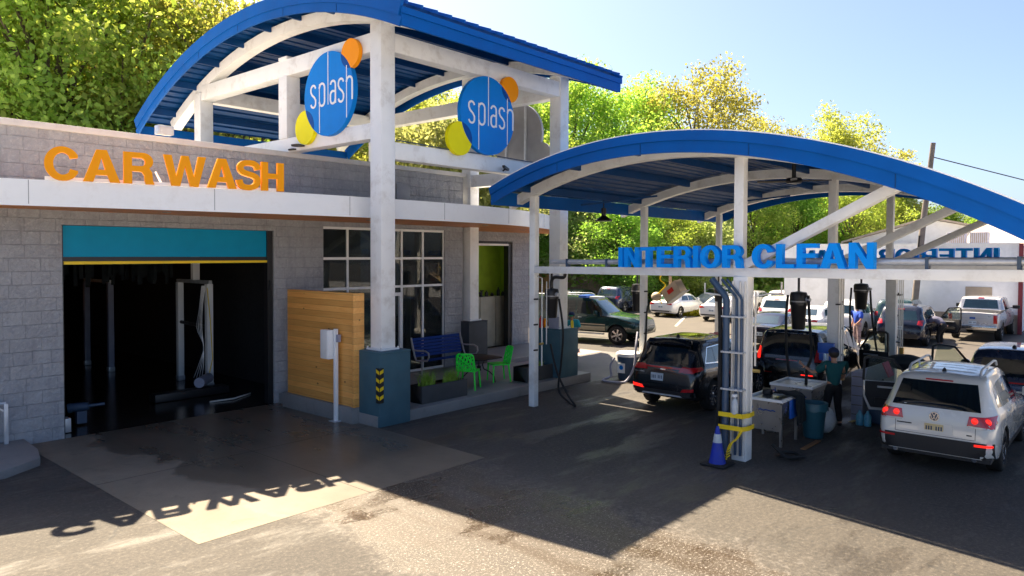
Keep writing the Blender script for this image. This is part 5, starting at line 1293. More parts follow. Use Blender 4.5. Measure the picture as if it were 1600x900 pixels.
# ---------------------------------------------------------------- sedans
def sedan_spec(L=4.6, W=1.80, H=1.43): return dict(L=L, W=W, roofw=.70, wr=.325, axles=(.95, L-.92), bot=[(0, .33), (.4, .22), (L, .26)],
    plan=[(0, .78), (.05, .87), (.2, .95), (.5, .99), (1.2, 1), (L-1.2, 1), (L-.4, .93), (L-.12, .82), (L, .64)],
    belt=[(0, .88), (.6, .95), (1.2, .96), (L-1.6, .90), (L, .62)],
    top=[(0, .62), (.015, .80), (.05, .93), (.12, .98), (.55, 1.03), (1.25, H-.07), (1.5, H-.015), (2.1, H), (2.7, H-.03), (3.0, H-.11), (3.55, .99), (3.7, .96), (L-.5, .80), (L-.12, .68), (L, .5)])
def sedan(label, paint, x, y, a, lit=False, spec=None, group='cars parked in the far lot', glass='car_glass2'):
    S = spec or sedan_spec(); c = Car('parked_car', label, 'car', S, paint, group); L = S['L']; H = S['top'][8][1]+.03 if not spec else spec['H']
    c.patch('rear_window', [(-.56, 1.06), (.56, 1.06), (.46, 1.33), (-.46, 1.33)], 'rear', glass, .005, 8, 5)
    c.patch('windscreen', [(-.58, 1.02), (.58, 1.02), (.48, 1.30), (-.48, 1.30)], 'front', glass, .005, 8, 5)
    for sd in (-1, 1):
        sn = 'left' if sd > 0 else 'right'
        c.patch('tail_light', [(sd*.42, .80), (sd*.74, .78), (sd*.76, .92), (sd*.56, .90)], 'rear', 'tail', .012, 5, 3)
        c.windows(sn, [[(1.15, 1.03), (2.05, 1.0), (2.05, 1.30), (1.45, 1.29)], [(2.12, 1.0), (3.15, .97), (2.78, 1.25), (2.12, 1.30)]], glass)
        c.patch('headlight', [(sd*.45, .60), (sd*.72, .62), (sd*.72, .70), (sd*.5, .68)], 'front', 'lens_clear', .012, 5, 2)
        c.mirror(2.95, .98, paint, sd, .18)
    c.patch('rear_bumper', [(-.72, .36), (.72, .36), (.72, .44), (-.72, .44)], 'rear', 'trim', .015, 8, 2)
    c.plate(0, .66, 'plate', .15, .07, True); c.wheels(5, wd=.2); c.place(x, y, a); return c
sedan('white compact sedan with red c-shaped tail lights under the tilted tan box', paints['pearl'], 39.9, 22.75, 0)
sedan('white sedan right of the yellow green grass verge', paints['pearl'], 39.2, 19.05, 0)
sedan('white sedan parked nose towards the camera behind the grass verge', paints['pearl'], 54.2, 24.2, 172)
sedan('dark navy sedan behind the black minivan', paints['dk'], 29.0, 12.0, 4)
def suv_far(label, paint, x, y, a, group='cars parked in the far lot', H=1.72):
    S = SUV(4.8, 1.95, H); c = Car('parked_car', label, 'car', S, paint, group)
    c.patch('rear_window', [(-.66, 1.14), (.66, 1.14), (.56, 1.52), (-.56, 1.52)], 'rear', 'car_glass2', .005, 8, 6)
    c.patch('high_brake_light', [(-.12, 1.56), (.12, 1.56), (.12, 1.6), (-.12, 1.6)], 'rear', 'tail', .03, 2, 1)
    for sd in (-1, 1):
        sn = 'left' if sd > 0 else 'right'
        c.patch('tail_light', [(sd*.66, .95), (sd*.86, .93), (sd*.86, 1.15), (sd*.70, 1.12)], 'rear', 'tail', .012, 4, 3)
        c.windows(sn, [[(.70, 1.17), (1.16, 1.14), (1.16, 1.50), (.86, 1.46)], [(1.23, 1.13), (2.1, 1.1), (2.1, 1.54), (1.23, 1.51)], [(2.17, 1.1), (3.05, 1.06), (2.65, 1.45), (2.17, 1.54)]])
    c.patch('rear_bumper', [(-.88, .38), (.88, .38), (.88, .55), (-.88, .55)], 'rear', 'trim', .02, 8, 2); c.plate(0, .8); c.wheels(5); c.place(x, y, a); return c
suv_far('white SUV with dark rear window behind the navy sedan', paints['pearl'], 37.2, 14.6, 2)
suv_far('white SUV partly hidden behind the middle canopy post', paints['pearl'], 36.0, 11.05, 2)
suv_far('second white SUV deep in the lot behind the middle post', paints['pearl'], 43.5, 16.8, 2)
c = suv_far('dark navy SUV with its door open right of the rear canopy post', paints['dk'], 34.3, 8.05, 1)
open_door(c, 3.2, -.98, 62, paints['dk'], w_=1.0, sd=-1)
c = suv_far('teal black SUV with open door beside the person in the blue shirt', paints['green'], 34.6, 11.2, 1) if False else None

sedan('silver sedan behind the second white sedan', paints['silver'], 46.8, 20.6, 3)
sedan('beige sedan deep in the lot above the dark navy sedan', paints['gold'], 44.2, 13.7, 2)
suv_far('grey SUV parked beyond the bonnet of the green SUV', paints['navy'], 40.5, 27.2, 4)
suv_far('dark green SUV behind the person in the blue shirt', paints['green'], 38.6, 9.35, 2)
sedan('white hatchback sedan right behind the black canister by the minivan', paints['pearl'], 34.2, 12.2, 3)
sedan('small navy sedan at the far left of the far lot, beside the wooden fence', paints['dk'], 39.5, 30.0, 5)
# ---------------------------------------------------------------- silver pickup
S = dict(L=5.85, W=2.03, roofw=.78, wr=.40, axles=(1.25, 4.85), bot=[(0, .55), (5.85, .48)],
    plan=[(0, .93), (.05, .97), (.3, 1), (4.9, 1), (5.5, .96), (5.85, .85)],
    belt=[(0, 1.28), (1.95, 1.30), (3.0, 1.26), (4.4, 1.20), (5.85, 1.0)],
    top=[(0, 1.20), (.02, 1.31), (1.9, 1.33), (2.0, 1.34), (2.16, 1.86), (2.3, 1.92), (3.2, 1.94), (3.9, 1.90), (4.45, 1.30), (4.6, 1.26), (5.6, 1.18), (5.8, 1.05), (5.85, .8)])
c = Car('pickup_truck', 'silver pickup truck seen from behind in front of the white metal building', 'truck', S, paints['silver'])
c.patch('bed_opening', [(.09, -.80), (1.88, -.80), (1.88, .80), (.09, .80)], 'top', 'trim', .003, 6, 6)
c.patch('rear_window', [(-.72, 1.40), (.72, 1.40), (.64, 1.80), (-.64, 1.80)], 'rear', 'car_glass2', .006, 8, 5)
c.patch('high_brake_light', [(-.12, 1.86), (.12, 1.86), (.12, 1.90), (-.12, 1.90)], 'rear', 'tail', .02, 2, 1)
for sd in (-1, 1):
    sn = 'left' if sd > 0 else 'right'
    c.patch('tail_light', [(sd*.80, .85), (sd*.95, .85), (sd*.95, 1.22), (sd*.80, 1.22)], 'rear', 'tail', .014, 3, 4)
    c.windows(sn, [[(2.35, 1.36), (3.05, 1.34), (3.05, 1.82), (2.40, 1.80)], [(3.12, 1.34), (4.2, 1.32), (3.85, 1.78), (3.12, 1.82)]])
    c.mirror(3.95, 1.33, 'trim', sd, .32); c.door_lines(sn, (2.2, 3.08, 4.3), .6, 1.28)
    c.local(MB().box(.0, 2.0, *sorted((sd*.90, sd*.985)), 1.335, 1.365), 'bed_rail', 'trim')
c.patch('tailgate_line', [(-.76, 1.05), (.76, 1.05), (.76, 1.06), (-.76, 1.06)], 'rear', 'greybox', .004, 6, 1)
c.patch('oval_badge', [(-.11, 1.02), (.11, 1.02), (.11, 1.10), (-.11, 1.10)], 'rear', 'blue_dark', .012, 4, 2)
c.local(MB().box(-.14, .06, -.95, .95, .55, .74), 'rear_bumper', 'chrome', bevel=.03); c.plate(0, .86, 'plate', .15, .07)
c.wheels(6, wd=.27); c.place(38.6, 6.05, 0)
# ================================================================ props near the patio
t = thing('wood_screen', 'knotty pine board screen wall beside the bay door', 'screen', (10.2, 15, 0))
MB().box(10.10, 10.30, 13.66, 16.40, .37, 2.98).build('board_panel', 'pine', t, bevel=.008)
MB().box(10.06, 10.36, 13.60, 13.66, .37, 2.985).build('end_board', 'pine', t, bevel=.006)
MB().box(10.02, 10.42, 13.60, 16.52, 0, .368).build('kerb_base', 'patio', t, bevel=.012)
t = thing('control_box', 'white control cabinet on a square post beside the pine screen', 'cabinet', (9.95, 14.2, 0))
MB().box(9.92, 10.0, 14.10, 14.18, .02, 2.15).build('post', 'white_trim', t, bevel=.006)
MB().box(9.84, 10.08, 14.02, 14.26, .004, .025).build('base_plate', 'galv', t)
b = MB().box(9.80, 9.95, 14.20, 14.52, 1.45, 2.12).build('cabinet', 'white_trim', t, bevel=.01)
MB().box(9.785, 9.80, 14.22, 14.50, 1.47, 2.10).build('cabinet_door', 'white', b, bevel=.004)
MB().box(9.93, 10.02, 14.02, 14.09, 1.85, 2.02).build('card_reader', 'greybox', t, bevel=.005)
# bench
t = thing('bench', 'blue slatted bench with pale tubular arms against the glass front', 'bench', (15.6, 16.5, .25))
def slats(z0, y0, z1, y1, n, w_, nm):
    mb = MB()
    for k in range(n):
        u = (k+.5)/n; y = lerp(y0, y1, u); z = lerp(z0, z1, u); dy, dz = (y1-y0)/n*.86, (z1-z0)/n*.86
        mb.bar((14.62, y, z), (16.62, y, z), .022, math.hypot(dy, dz), up=(0, dy, dz))
    return mb.build(nm, 'bench_blue', t)
slats(.74, 16.72, 1.32, 16.86, 6, 0, 'backrest'); slats(.70, 16.12, .66, 16.60, 5, 0, 'seat')
for x in (14.58, 16.66):
    mb = MB(); mb.tube([(x, 16.84, 1.34), (x, 16.76, .98), (x, 16.55, .97), (x, 16.20, .99), (x, 16.06, .94), (x, 16.04, .82), (x, 16.12, .70), (x, 16.60, .66), (x, 16.68, .8), (x, 16.80, 1.2)], .026, 8)
    mb.tube([(x, 16.35, .68), (x, 16.35, .29)], .026, 8); mb.box(x-.03, x+.03, 16.08, 16.72, .25, .285); mb.build('leg_frame', 'bench_grey', t, smooth=True)
# table
t = thing('patio_table', 'black square mesh patio table with curved legs on the patio', 'table', (14.85, 14.25, .25))
m2, nt2, p2 = new_mat('black_mesh_metal'); p2.inputs['Base Color'].default_value = (.005, .005, .007, 1); p2.inputs['Roughness'].default_value = .5; p2.inputs['Specular IOR Level'].default_value = .25; M['mesh'] = m2
tc = Vector((14.85, 14.25))
MB().prism([(tc.x+.66*math.cos(R(a)), tc.y+.66*math.sin(R(a)), .955) for a in (38, 52, 128, 142, 218, 232, 308, 322)], (0, 0, .025)).build('tabletop', 'mesh', t, bevel=.006)
for k in range(4):
    a = R(45+90*k); dx, dy = math.cos(a), math.sin(a)
    pts = [(tc.x+dx*r_, tc.y+dy*r_, z) for r_, z in ((.46, .25), (.44, .42), (.30, .56), (.14, .64), (.10, .76), (.16, .88), (.34, .95))]
    MB().tube(pts, .016, 7).build('leg', 'black', t, smooth=True)
MB().lathe([(0, .60), (.07, .60), (.05, .66), (.07, .72), (0, .72)], (tc.x, tc.y, 0)).build('hub', 'black', t, smooth=True)
# green moulded chairs
def green_chair(lab, x, y, rz):
    t = thing('patio_chair', lab, 'chair', (0, 0, 0), 'green patio chairs')
    MB().prism([(-.24, -.22, 0), (.24, -.22, 0), (.22, .24, 0), (-.22, .24, 0)], (0, 0, .03)).build('seat', 'green_chair', t, bevel=.012, local=True)
    t.children[0].location = (0, 0, .43)
    for sx in (-1, 1):
        for sy in (-1, 1): MB().tube([(sx*.20, sy*.20, .44), (sx*.24, sy*(.25 if sy < 0 else .22), 0)], [.026, .018], 8).build('leg', 'green_chair', t, smooth=True, local=True)
    # lattice backrest: frame plus interlaced ribs
    mb = MB(); B = lambda u, v: (u*(.23-.02*v), -.22-.09*v-.05*(1-u*u), .45+.42*v)
    fr = [B(-1, 0), B(-1, .5), B(-.98, .9), B(-.8, 1), B(0, 1.02), B(.8, 1), B(.98, .9), B(1, .5), B(1, 0)]
    mb.tube(fr, .018, 6)
    rr = random.Random(3)
    for k in range(9):
        v = .06+k*.115; mb.tube([B(-1+.25*j, min(1, max(0, v+.09*math.sin(j*1.7+k*2.1)))) for j in range(9)], .016, 5)
    for k in range(6):
        u = -.8+k*.32; mb.tube([B(u+.14*math.sin(j*1.3+k), j/6) for j in range(7)], .016, 5)
    mb.build('backrest', 'green_chair', t, smooth=True, local=True)
    t.location = (x, y, .25); t.rotation_euler = (0, 0, rz); t.scale = (1.12,)*3; return t
gc = green_chair('bright green lattice chair at the left of the patio table', 14.02, 13.84, R(-62))
gc2 = dup(gc, (15.42, 14.02, .25), R(62), 'bright green lattice chair at the right of the patio table behind the table legs')
# planters
def grassclump(lab, x, y, z, n, h, parent=None, mat='grass', seed=1):
    r = random.Random(seed); mb = MB()
    for k in range(n):
        a = r.random()*6.28; l = h*(.6+.6*r.random()); q = r.uniform(.2, 1.0); bx, by = x+r.gauss(0, .10), y+r.gauss(0, .05); dx, dy = math.cos(a), math.sin(a); w_ = .008
        P = [(bx+dx*l*q*t_*t_*.9, by+dy*l*q*t_*t_*.9, z+l*(t_-.55*q*t_*t_)) for t_ in (0, .35, .7, 1)]
        vs = []
        for i, p in enumerate(P):
            ww = w_*(1-i*.28); vs += [(p[0]-dy*ww, p[1]+dx*ww, p[2]), (p[0]+dy*ww, p[1]-dx*ww, p[2])]
        mb.add(vs, [(0, 1, 3, 2), (2, 3, 5, 4), (4, 5, 7, 6)])
    o = mb.build('grass_clump', mat, None); return tag(o, lab, 'plant', 'grass clumps in the patio planters')
def planter(lab, x0, x1, y0, y1, z1):
    t = thing('planter', lab, 'planter', ((x0+x1)/2, (y0+y1)/2, .25)); mb = MB()
    mb.box(x0, x1, y0, y0+.03, .25, z1); mb.box(x0, x1, y1-.03, y1, .25, z1); mb.box(x0, x0+.03, y0+.03, y1-.03, .25, z1); mb.box(x1-.03, x1, y0+.03, y1-.03, .25, z1); mb.build('trough', 'grey_block', t, bevel=.008)
    MB().box(x0+.031, x1-.031, y0+.031, y1-.031, .3, z1-.06).build('soil', 'soil', t); return t
planter('long low charcoal planter with grass beside the teal corner pedestal', 11.75, 13.3, 13.17, 13.62, .68)
planter('charcoal planter next to the far pedestal at the patio edge', 15.75, 17.0, 13.22, 13.75, .66)
grassclump('left tuft of bright grass in the planter beside the corner pedestal', 12.1, 13.38, .62, 260, .44, seed=1)
grassclump('right tuft of bright grass in the planter beside the corner pedestal', 12.95, 13.40, .62, 240, .40, seed=2)
grassclump('small grass tuft in the planter by the far pedestal', 16.6, 13.5, .6, 60, .22, seed=3)
# railing at the left edge
t = thing('handrail', 'weathered metal handrail on the kerb island at the left edge', 'railing', (4.1, 16.6, .15))
mb = MB(); mb.tube([(2.4, 16.75, .95), (4.14, 16.75, .95)], .03, 8); mb.build('top_rail', 'galv', t, smooth=True)
MB().box(4.10, 4.17, 16.71, 16.78, .15, .94).build('post', 'galv', t, bevel=.006); MB().box(3.72, 3.78, 16.9, 16.96, .15, .90).build('post', 'black', t)
MB().bar((3.95, 16.745, .93), (4.10, 16.745, .80), .03, .03).build('gusset', 'galv', t)
# wash equipment inside the bay
def arch_frame(lab, x, y0, y1, z1, cross=True):
    t = thing('wash_machine', lab, 'wash machine', (x, (y0+y1)/2, 0), 'wash machines inside the bay')
    for y in (y0, y1):
        p = MB().box(x-.085, x+.085, y-.085, y+.085, .12, z1).build('upright', 'white_trim' if cross else 'greybox', t, bevel=.008)
        MB().box(x-.10, x+.10, y-.10, y+.10, .01, .16).build('foot_clamp', 'galv', p, bevel=.01)
    MB().box(x-.05, x+.05, y0-.1, y1+.1, z1, z1+.1).build('cross_beam', 'galv', t)
    if cross: MB().cyl((x, y0, 1.75), (x, y1, 1.80), .05).build('cross_tube', 'black', t)
    return t
f1 = arch_frame('pale aluminium wash frame with looped hoses just inside the bay, nearest the door', 10.0, 20.35, 22.2, 3.0)
mb = MB()
for k in range(4): mb.tube(crom([(9.92-.03*k, 20.42, 2.95), (9.88-.02*k, 20.50+.02*k, 2.3), (9.86, 20.5+.10*k, 1.7), (9.9, 20.48, 1.2), (9.88-.03*k, 20.46+.03*k, .7), (9.85-.05*k, 20.5+.06*k, .3)], 5), .010, 5)
mb.build('hose_bundle', 'galv', f1, smooth=True)
MB().tube([(9.92, 20.28, 2.9), (9.92, 20.1, 1.9), (9.9, 19.95, .9), (9.85, 20.1, .35), (9.9, 20.3, .3)], .014, 5).build('yellow_hose', 'yellowp', f1, smooth=True)
MB().box(9.9, 10.1, 21.1, 21.24, 3.1, 3.9).build('top_bracket', 'white_trim', f1)
arch_frame('pair of slim pale wash posts deeper inside the bay on the left', 9.22, 25.5, 27.6, 2.9, False)
tag(MB().cyl((5.75, 18.2, .40), (6.05, 18.05, .42), .10, .09, 16).cyl((6.05, 18.05, .42), (6.35, 17.95, .44), .035, n=10).cyl((5.68, 18.23, .39), (5.75, 18.2, .40), .11, n=16).box(5.8, 6.0, 18.02, 18.18, .05, .32).build('electric_motor', 'pipe_blue', smooth=True), 'shiny electric motor low on the left just inside the bay', 'motor')
tag(MB().box(5.30, 5.40, 17.5, 17.65, .35, .95).box(5.32, 5.5, 17.45, 17.7, .02, .32).build('sensor_post', 'galv', bevel=.01), 'small pale sensor box at the left jamb of the bay', 'sensor')
tag(MB().tube([(10.3, 18.6, .03), (9.6, 18.2, .04), (9.0, 18.3, .03)], .02, 6).build('floor_hose', 'pipe_white', smooth=True), 'thin white hose lying on the floor at the right of the bay', 'hose')
t = thing('wash_machinery', 'dark conveyor roller machinery at the foot of the nearest wash frame', 'machine', (9.6, 19.6, 0))
MB().box(8.0, 10.0, 19.2, 19.6, .02, .22).build('conveyor_rail', 'black', t, bevel=.01); MB().cyl((9.2, 19.3, .38), (9.75, 19.9, .38), .14).build('roller', 'greybox', t, smooth=True)
mb = MB(); rr = random.Random(4)
for k in range(90):
    x = 5.4+rr.random()*4.6; y = 22.5+rr.random()*1.2; z0 = 4.6; l = rr.uniform(1.3, 1.7); mb.box(x-.05, x+.05, y-.01, y+.01, z0-l, z0)
tag(mb.build('cloth_curtain', 'cloth_dark', None), 'dark hanging cloth strips across the top of the wash bay', 'cloth curtain', kind='stuff')
tag(MB().lathe([(0, 0), (.05, 0), (.05, .04), (0, .04)], (8.6, 30.0, 2.4)).build('indicator_lamp', emis('amber_glow', (1, .35, .08), (1, .4, .1), 6)), 'tiny glowing amber lamp deep inside the wash bay', 'lamp')
# things behind the lobby glass
t = thing('display_stand', 'brown wooden display stand behind the lobby glass', 'stand', (15.1, 18.0, .25))
MB().prism([(14.6, 18, .25), (15.4, 18, .25), (15.35, 18, 1.9), (14.75, 18, 1.9)], (0, .3, 0)).build('panel', 'brown', t)
t = thing('plum_banner', 'plum coloured banner behind the right end of the lobby glass', 'banner', (15.8, 17.9, .25)); MB().box(15.5, 16.05, 17.9, 17.95, .5, 2.8).build('banner_cloth', 'purple', t); MB().cyl((15.5, 17.93, .25), (15.5, 17.93, 2.85), .02).build('banner_pole', 'galv', t)
t = thing('reception_counter', 'dark reception counter with papers seen through the left lobby panes', 'counter', (12.6, 19.5, .25)); MB().box(11.7, 13.4, 19.2, 19.8, .25, 1.35).build('counter_body', 'brown', t); MB().box(12.1, 12.6, 19.3, 19.6, 1.35, 1.75).build('screen', 'white_trim', t)
tag(MB().box(14.42, 14.62, 18.4, 18.6, .25, 4.6).build('lobby_column', 'white_trim'), 'pale column standing inside the lobby behind the glass', 'column')
tag(MB().box(12.2, 12.55, 17.6, 17.9, .25, 1.9).build('vending_cabinet', 'pipe_blue', bevel=.02), 'dark blue cabinet inside the lobby behind the pine screen', 'cabinet')
# lights and cameras
t = thing('flood_light', 'small box flood light on the parapet below the big arched roof', 'light', (7.3, 16.9, 6.53)); MB().box(7.1, 7.45, 16.75, 16.95, 6.56, 6.76).build('lamp_housing', 'galv', t, bevel=.01); MB().box(7.13, 7.42, 16.742, 16.75, 6.59, 6.73).build('lens', 'lamp_glass', t)
t = thing('flood_light', 'flat dark light on the left tower beam under the yellow disc', 'light', (10.35, 16.3, 6.6)); MB().lathe([(0, 0), (.16, 0), (.17, .03), (.05, .06), (0, .06)], (10.36, 16.3, 6.60)).build('lamp_housing', 'black', t, smooth=True); MB().box(10.36, 10.5, 16.28, 16.32, 6.6, 6.63).build('arm', 'galv', t)
t = thing('flood_light', 'flat dark light at the parapet below the left tower beam', 'light', (10.6, 16.85, 6.6)); MB().lathe([(0, 0), (.16, 0), (.17, .03), (.05, .06), (0, .06)], (10.55, 16.75, 6.55)).build('lamp_housing', 'black', t, smooth=True)
t = thing('wall_box', 'square grey junction cover on the block wall right of the tower column', 'box', (14.37, 16.98, 5.8)); MB().box(14.12, 14.62, 16.95, 16.998, 5.52, 5.98).build('cover_plate', 'grey_metal', t, bevel=.008)
t = thing('security_camera', 'black security camera under the right tower beam', 'camera', (14.6, 13.1, 6.15)); MB().bar((14.75, 13.08, 6.16), (14.45, 12.98, 6.22), .07, .06).build('camera_body', 'black', t); MB().bar((14.6, 13.03, 6.18), (14.6, 13.13, 6.12), .03, .03).build('bracket', 'black', t)
# fixings on the left canopy post
t = thing('pipe_run', 'white conduit with brass tap fixed to the left canopy post', 'pipe', (14.4, 11.7, 0))
MB().tube([(14.42, 11.62, 1.05), (14.42, 11.62, 3.28), (14.38, 11.75, 3.33)], .018, 8).build('conduit', 'pipe_white', t, smooth=True); MB().tube([(14.48, 11.52, 1.6), (14.48, 11.52, 3.2)], .014, 8).build('conduit', 'pipe_white', t, smooth=True)
MB().cyl((14.44, 11.6, 1.62), (14.30, 11.6, 1.62), .03).build('tap', 'brass', t)

# ================================================================ canopy services
t = thing('pipe_run', 'three slate blue pipes strapped to the front of the main canopy post', 'pipe', (13.05, 5.85, 0))
for y, r_, x in ((6.02, .065, 13.02), (5.835, .026, 13.06), (5.735, .026, 13.06)):
    MB().tube([(x, y, .12), (x, y, 3.05), (x, y+.03, 3.12), (x, y+.30, 3.43)], r_, 10).build('pipe', 'pipe_blue', t, smooth=True)
for y in (5.93, 5.785, 5.69): MB().tube([(13.09, y, .12), (13.09, y, 3.4)], .020, 8).build('conduit', 'pipe_white', t, smooth=True)
for z in (.62, 1.35, 2.05, 2.72): MB().box(12.94, 13.11, 5.66, 6.09, z, z+.03).build('pipe_strap', 'galv', t)
MB().tube([(13.22, 5.60, .9), (13.22, 5.60, 3.1), (13.3, 5.3, 3.18), (13.34, 5.1, 3.18), (13.34, 5.1, 3.4)], .018, 8).build('conduit', 'pipe_white', t, smooth=True)
MB().tube([(13.35, 5.59, 1.8), (13.35, 5.59, 3.2)], .02, 8).build('conduit', 'pipe_white', t, smooth=True); MB().cyl((13.25, 5.60, 1.72), (13.25, 5.46, 1.72), .035).build('tap', 'brass', t)
MB().tube([(13.1, 6.5, 3.35), (13.1, 6.5, 3.15), (13.1, 6.1, 3.12), (13.1, 6.1, 3.3)], .02, 8).build('conduit', 'pipe_white', t, smooth=True)
t = thing('bottle_holder', 'yellow strap holders with spray bottle on the main canopy post', 'holder', (13.0, 5.8, .7))
for z in (.62, .86):
    MB().tube([(13.36, 5.58, z+.04), (13.1, 5.55, z), (12.93, 5.62, z-.01), (12.90, 6.1, z), (12.98, 6.16, z+.03)], .001, 4)
    mb = MB()
    for a, b in (((13.36, 5.60), (13.10, 5.58)), ((13.10, 5.58), (12.92, 5.64)), ((12.92, 5.64), (12.90, 6.10))): mb.bar((a[0], a[1], z+.035), (b[0], b[1], z+.035), .014, .085)
    mb.build('strap', 'yellowp', t)
MB().lathe([(0, 0), (.055, 0), (.06, .02), (.06, .20), (.045, .26), (.02, .29), (.02, .34), (0, .34)], (12.95, 5.80, .92)).build('spray_bottle', 'cloth_white', t, smooth=True); MB().box(12.90, 13.0, 5.77, 5.83, 1.24, 1.29).build('spray_trigger', 'white_trim', t)
mb = MB(); P = [(12.93, 5.66, .62), (12.88, 5.72, .48), (12.84, 5.80, .40), (12.80, 5.84, .28), (12.78, 5.85, .12)]
C = crom(P, 24); pts = [(c[0]+.045*math.cos(i*.95), c[1]+.045*math.sin(i*.95)*.8, c[2]+.03*math.cos(i*.95+1)) for i, c in enumerate(C)]
tag(mb.tube(pts, .010, 5).build('coiled_hose', 'yellowp', smooth=True), 'yellow coiled air hose hanging from the holder on the main post', 'hose')
t = thing('traffic_cone', 'blue traffic cone with white collar at the foot of the main canopy post', 'cone', (12.62, 5.98, 0)); t.scale = (.92, .92, .92)
MB().box(12.36, 12.88, 5.72, 6.24, .011, .045).build('cone_base', 'black_rubber', t, bevel=.015)
MB().lathe([(.17, .045), (.155, .1), (.085, .48), (.055, .66), (.028, .78), (.0, .785)], (12.62, 5.98, 0)).build('cone_body', 'cone_blue', t, smooth=True)
MB().lathe([(.092, .46), (.094, .46), (.064, .63), (.062, .63)], (12.62, 5.98, 0)).build('collar', 'cloth_white', t, smooth=True)
# vacuum canisters hanging from each frame
def hose(lab, pts, r=.028, mat='black_rubber', group='vacuum hoses under the canopy'):
    return tag(MB().tube(crom(pts, 6), r, 8).build('vacuum_hose', mat, smooth=True), lab, 'hose', group)
def vac(lab, x, y, z0, z1, r=.17, hang=3.42):
    t = thing('vacuum_canister', lab, 'vacuum canister', (x, y, z0), 'vacuum canisters hanging under the canopy')
    h = z1-z0
    MB().lathe([(0, 0), (r*.72, 0), (r*.78, h*.03), (r*.95, h*.62), (r*1.0, h*.64)], (x, y, z0)).build('dust_bucket', 'black', t, smooth=True)
    MB().lathe([(r*1.04, h*.64), (r*1.06, h*.70), (r*1.04, h*.90), (r*.9, h*.97), (0, h)], (x, y, z0)).build('motor_head', 'black', t, smooth=True)
    MB().lathe([(r*1.062, h*.72), (r*1.075, h*.72), (r*1.075, h*.75), (r*1.062, h*.75)], (x, y, z0)).build('clamp_ring', 'grey_metal', t, smooth=True)
    MB().cyl((x-.02, y-r*.85, z0+h*.8), (x-.06, y-r*1.5, z0+h*.78), .055, .045).build('hose_inlet', 'galv', t, smooth=True)
    MB().tube([(x, y, z1), (x, y, hang)], .03, 8).build('hanger', 'black', t); return t
vac('black vacuum canister hanging just right of the left canopy post', 14.85, 11.65, 2.25, 3.02, .18)
vac('black vacuum canister on the second left post, above the dark SUV bonnet', 19.85, 12.15, 2.1, 2.98)
vac('black vacuum canister left of the main post pipes, deeper in the canopy', 24.0, 11.4, 2.25, 2.85, .16)
vac('black vacuum canister in front of the black minivan', 18.25, 6.55, 2.05, 3.0, .20, 3.45)
vac('black vacuum canister between the two rear main posts, with two hoses', 23.6, 6.6, 2.25, 3.05, .20)
hose('black vacuum hose looping to the ground beside the tower pedestal', [(14.9, 11.45, 2.75), (14.95, 11.35, 1.9), (15.2, 11.6, 1.0), (15.3, 11.75, .3), (15.25, 11.4, .04), (14.95, 10.95, .04), (14.9, 11.15, .3), (14.7, 11.35, .9), (14.62, 11.5, 1.6)])
hose('black vacuum hose hanging straight behind the black SUV', [(19.85, 11.9, 2.8), (19.75, 11.75, 2.2), (19.6, 11.7, 1.2), (19.3, 11.75, .5), (18.9, 11.9, .06)])
hose('left black vacuum hose in front of the minivan tailgate', [(18.15, 6.78, 2.9), (18.1, 6.8, 2.2), (18.0, 6.7, 1.2), (17.9, 6.45, .3), (17.8, 6.0, .04)], .034)
hose('right black vacuum hose held by the worker in the teal shirt', [(18.2, 6.3, 2.9), (18.1, 6.22, 2.2), (17.75, 6.05, 1.5), (17.25, 5.98, 1.2), (16.9, 5.85, .6), (16.7, 5.6, .05)], .036)
hose('left of the two black hoses between the rear main posts', [(23.5, 6.85, 2.9), (23.4, 6.85, 2.0), (23.3, 6.7, 1.0), (23.2, 6.4, .2)], .03)
hose('right of the two black hoses between the rear main posts', [(23.6, 6.35, 2.9), (23.5, 6.25, 2.0), (23.5, 6.1, 1.0), (23.4, 5.9, .2)], .03)
hose('black hose coiled on the ground right of the main post', [(13.6, 5.35, .3), (13.75, 5.1, .06), (14.0, 4.95, .05), (14.2, 5.15, .05), (14.05, 5.4, .05), (13.8, 5.3, .05), (13.7, 5.05, .09), (13.95, 4.85, .09)], .03)
hose('black hose hanging beside the main post pipes', [(13.2, 6.25, 3.2), (13.2, 6.22, 2.4), (13.15, 6.2, 1.2), (13.2, 6.3, .1)], .045)
for x, y, lab in ((18.3, 5.80, 'slim white service conduits on the second main post'), (23.9, 5.8, 'slim white service conduits on the third main post')):
    t = thing('pipe_run', lab, 'pipe', (x, y-.2, 0)); 
    for k in range(3): MB().tube([(x-.05+.08*k, y-.20-.03*k, .9), (x-.05+.08*k, y-.20-.03*k, 3.4)], .016, 6).build('conduit', 'pipe_white', t, smooth=True)
    for z in (1.3, 2.7): MB().box(x-.1, x+.16, y-.24, y-.14, z, z+.03).build('pipe_strap', 'black', t)
    MB().box(x-.05, x+.08, y-.32, y-.2, .9, 1.15).build('tap', 'brass', t)
tag(MB().box(17.96, 18.1, 5.62, 5.98, 1.55, 1.80).box(17.94, 17.96, 5.65, 5.72, 1.38, 1.55).box(17.94, 17.96, 5.84, 5.94, 1.38, 1.55).build('towel_dispenser', 'blue_bin', bevel=.01), 'blue dispenser mounted on the second main post above the worker', 'dispenser')
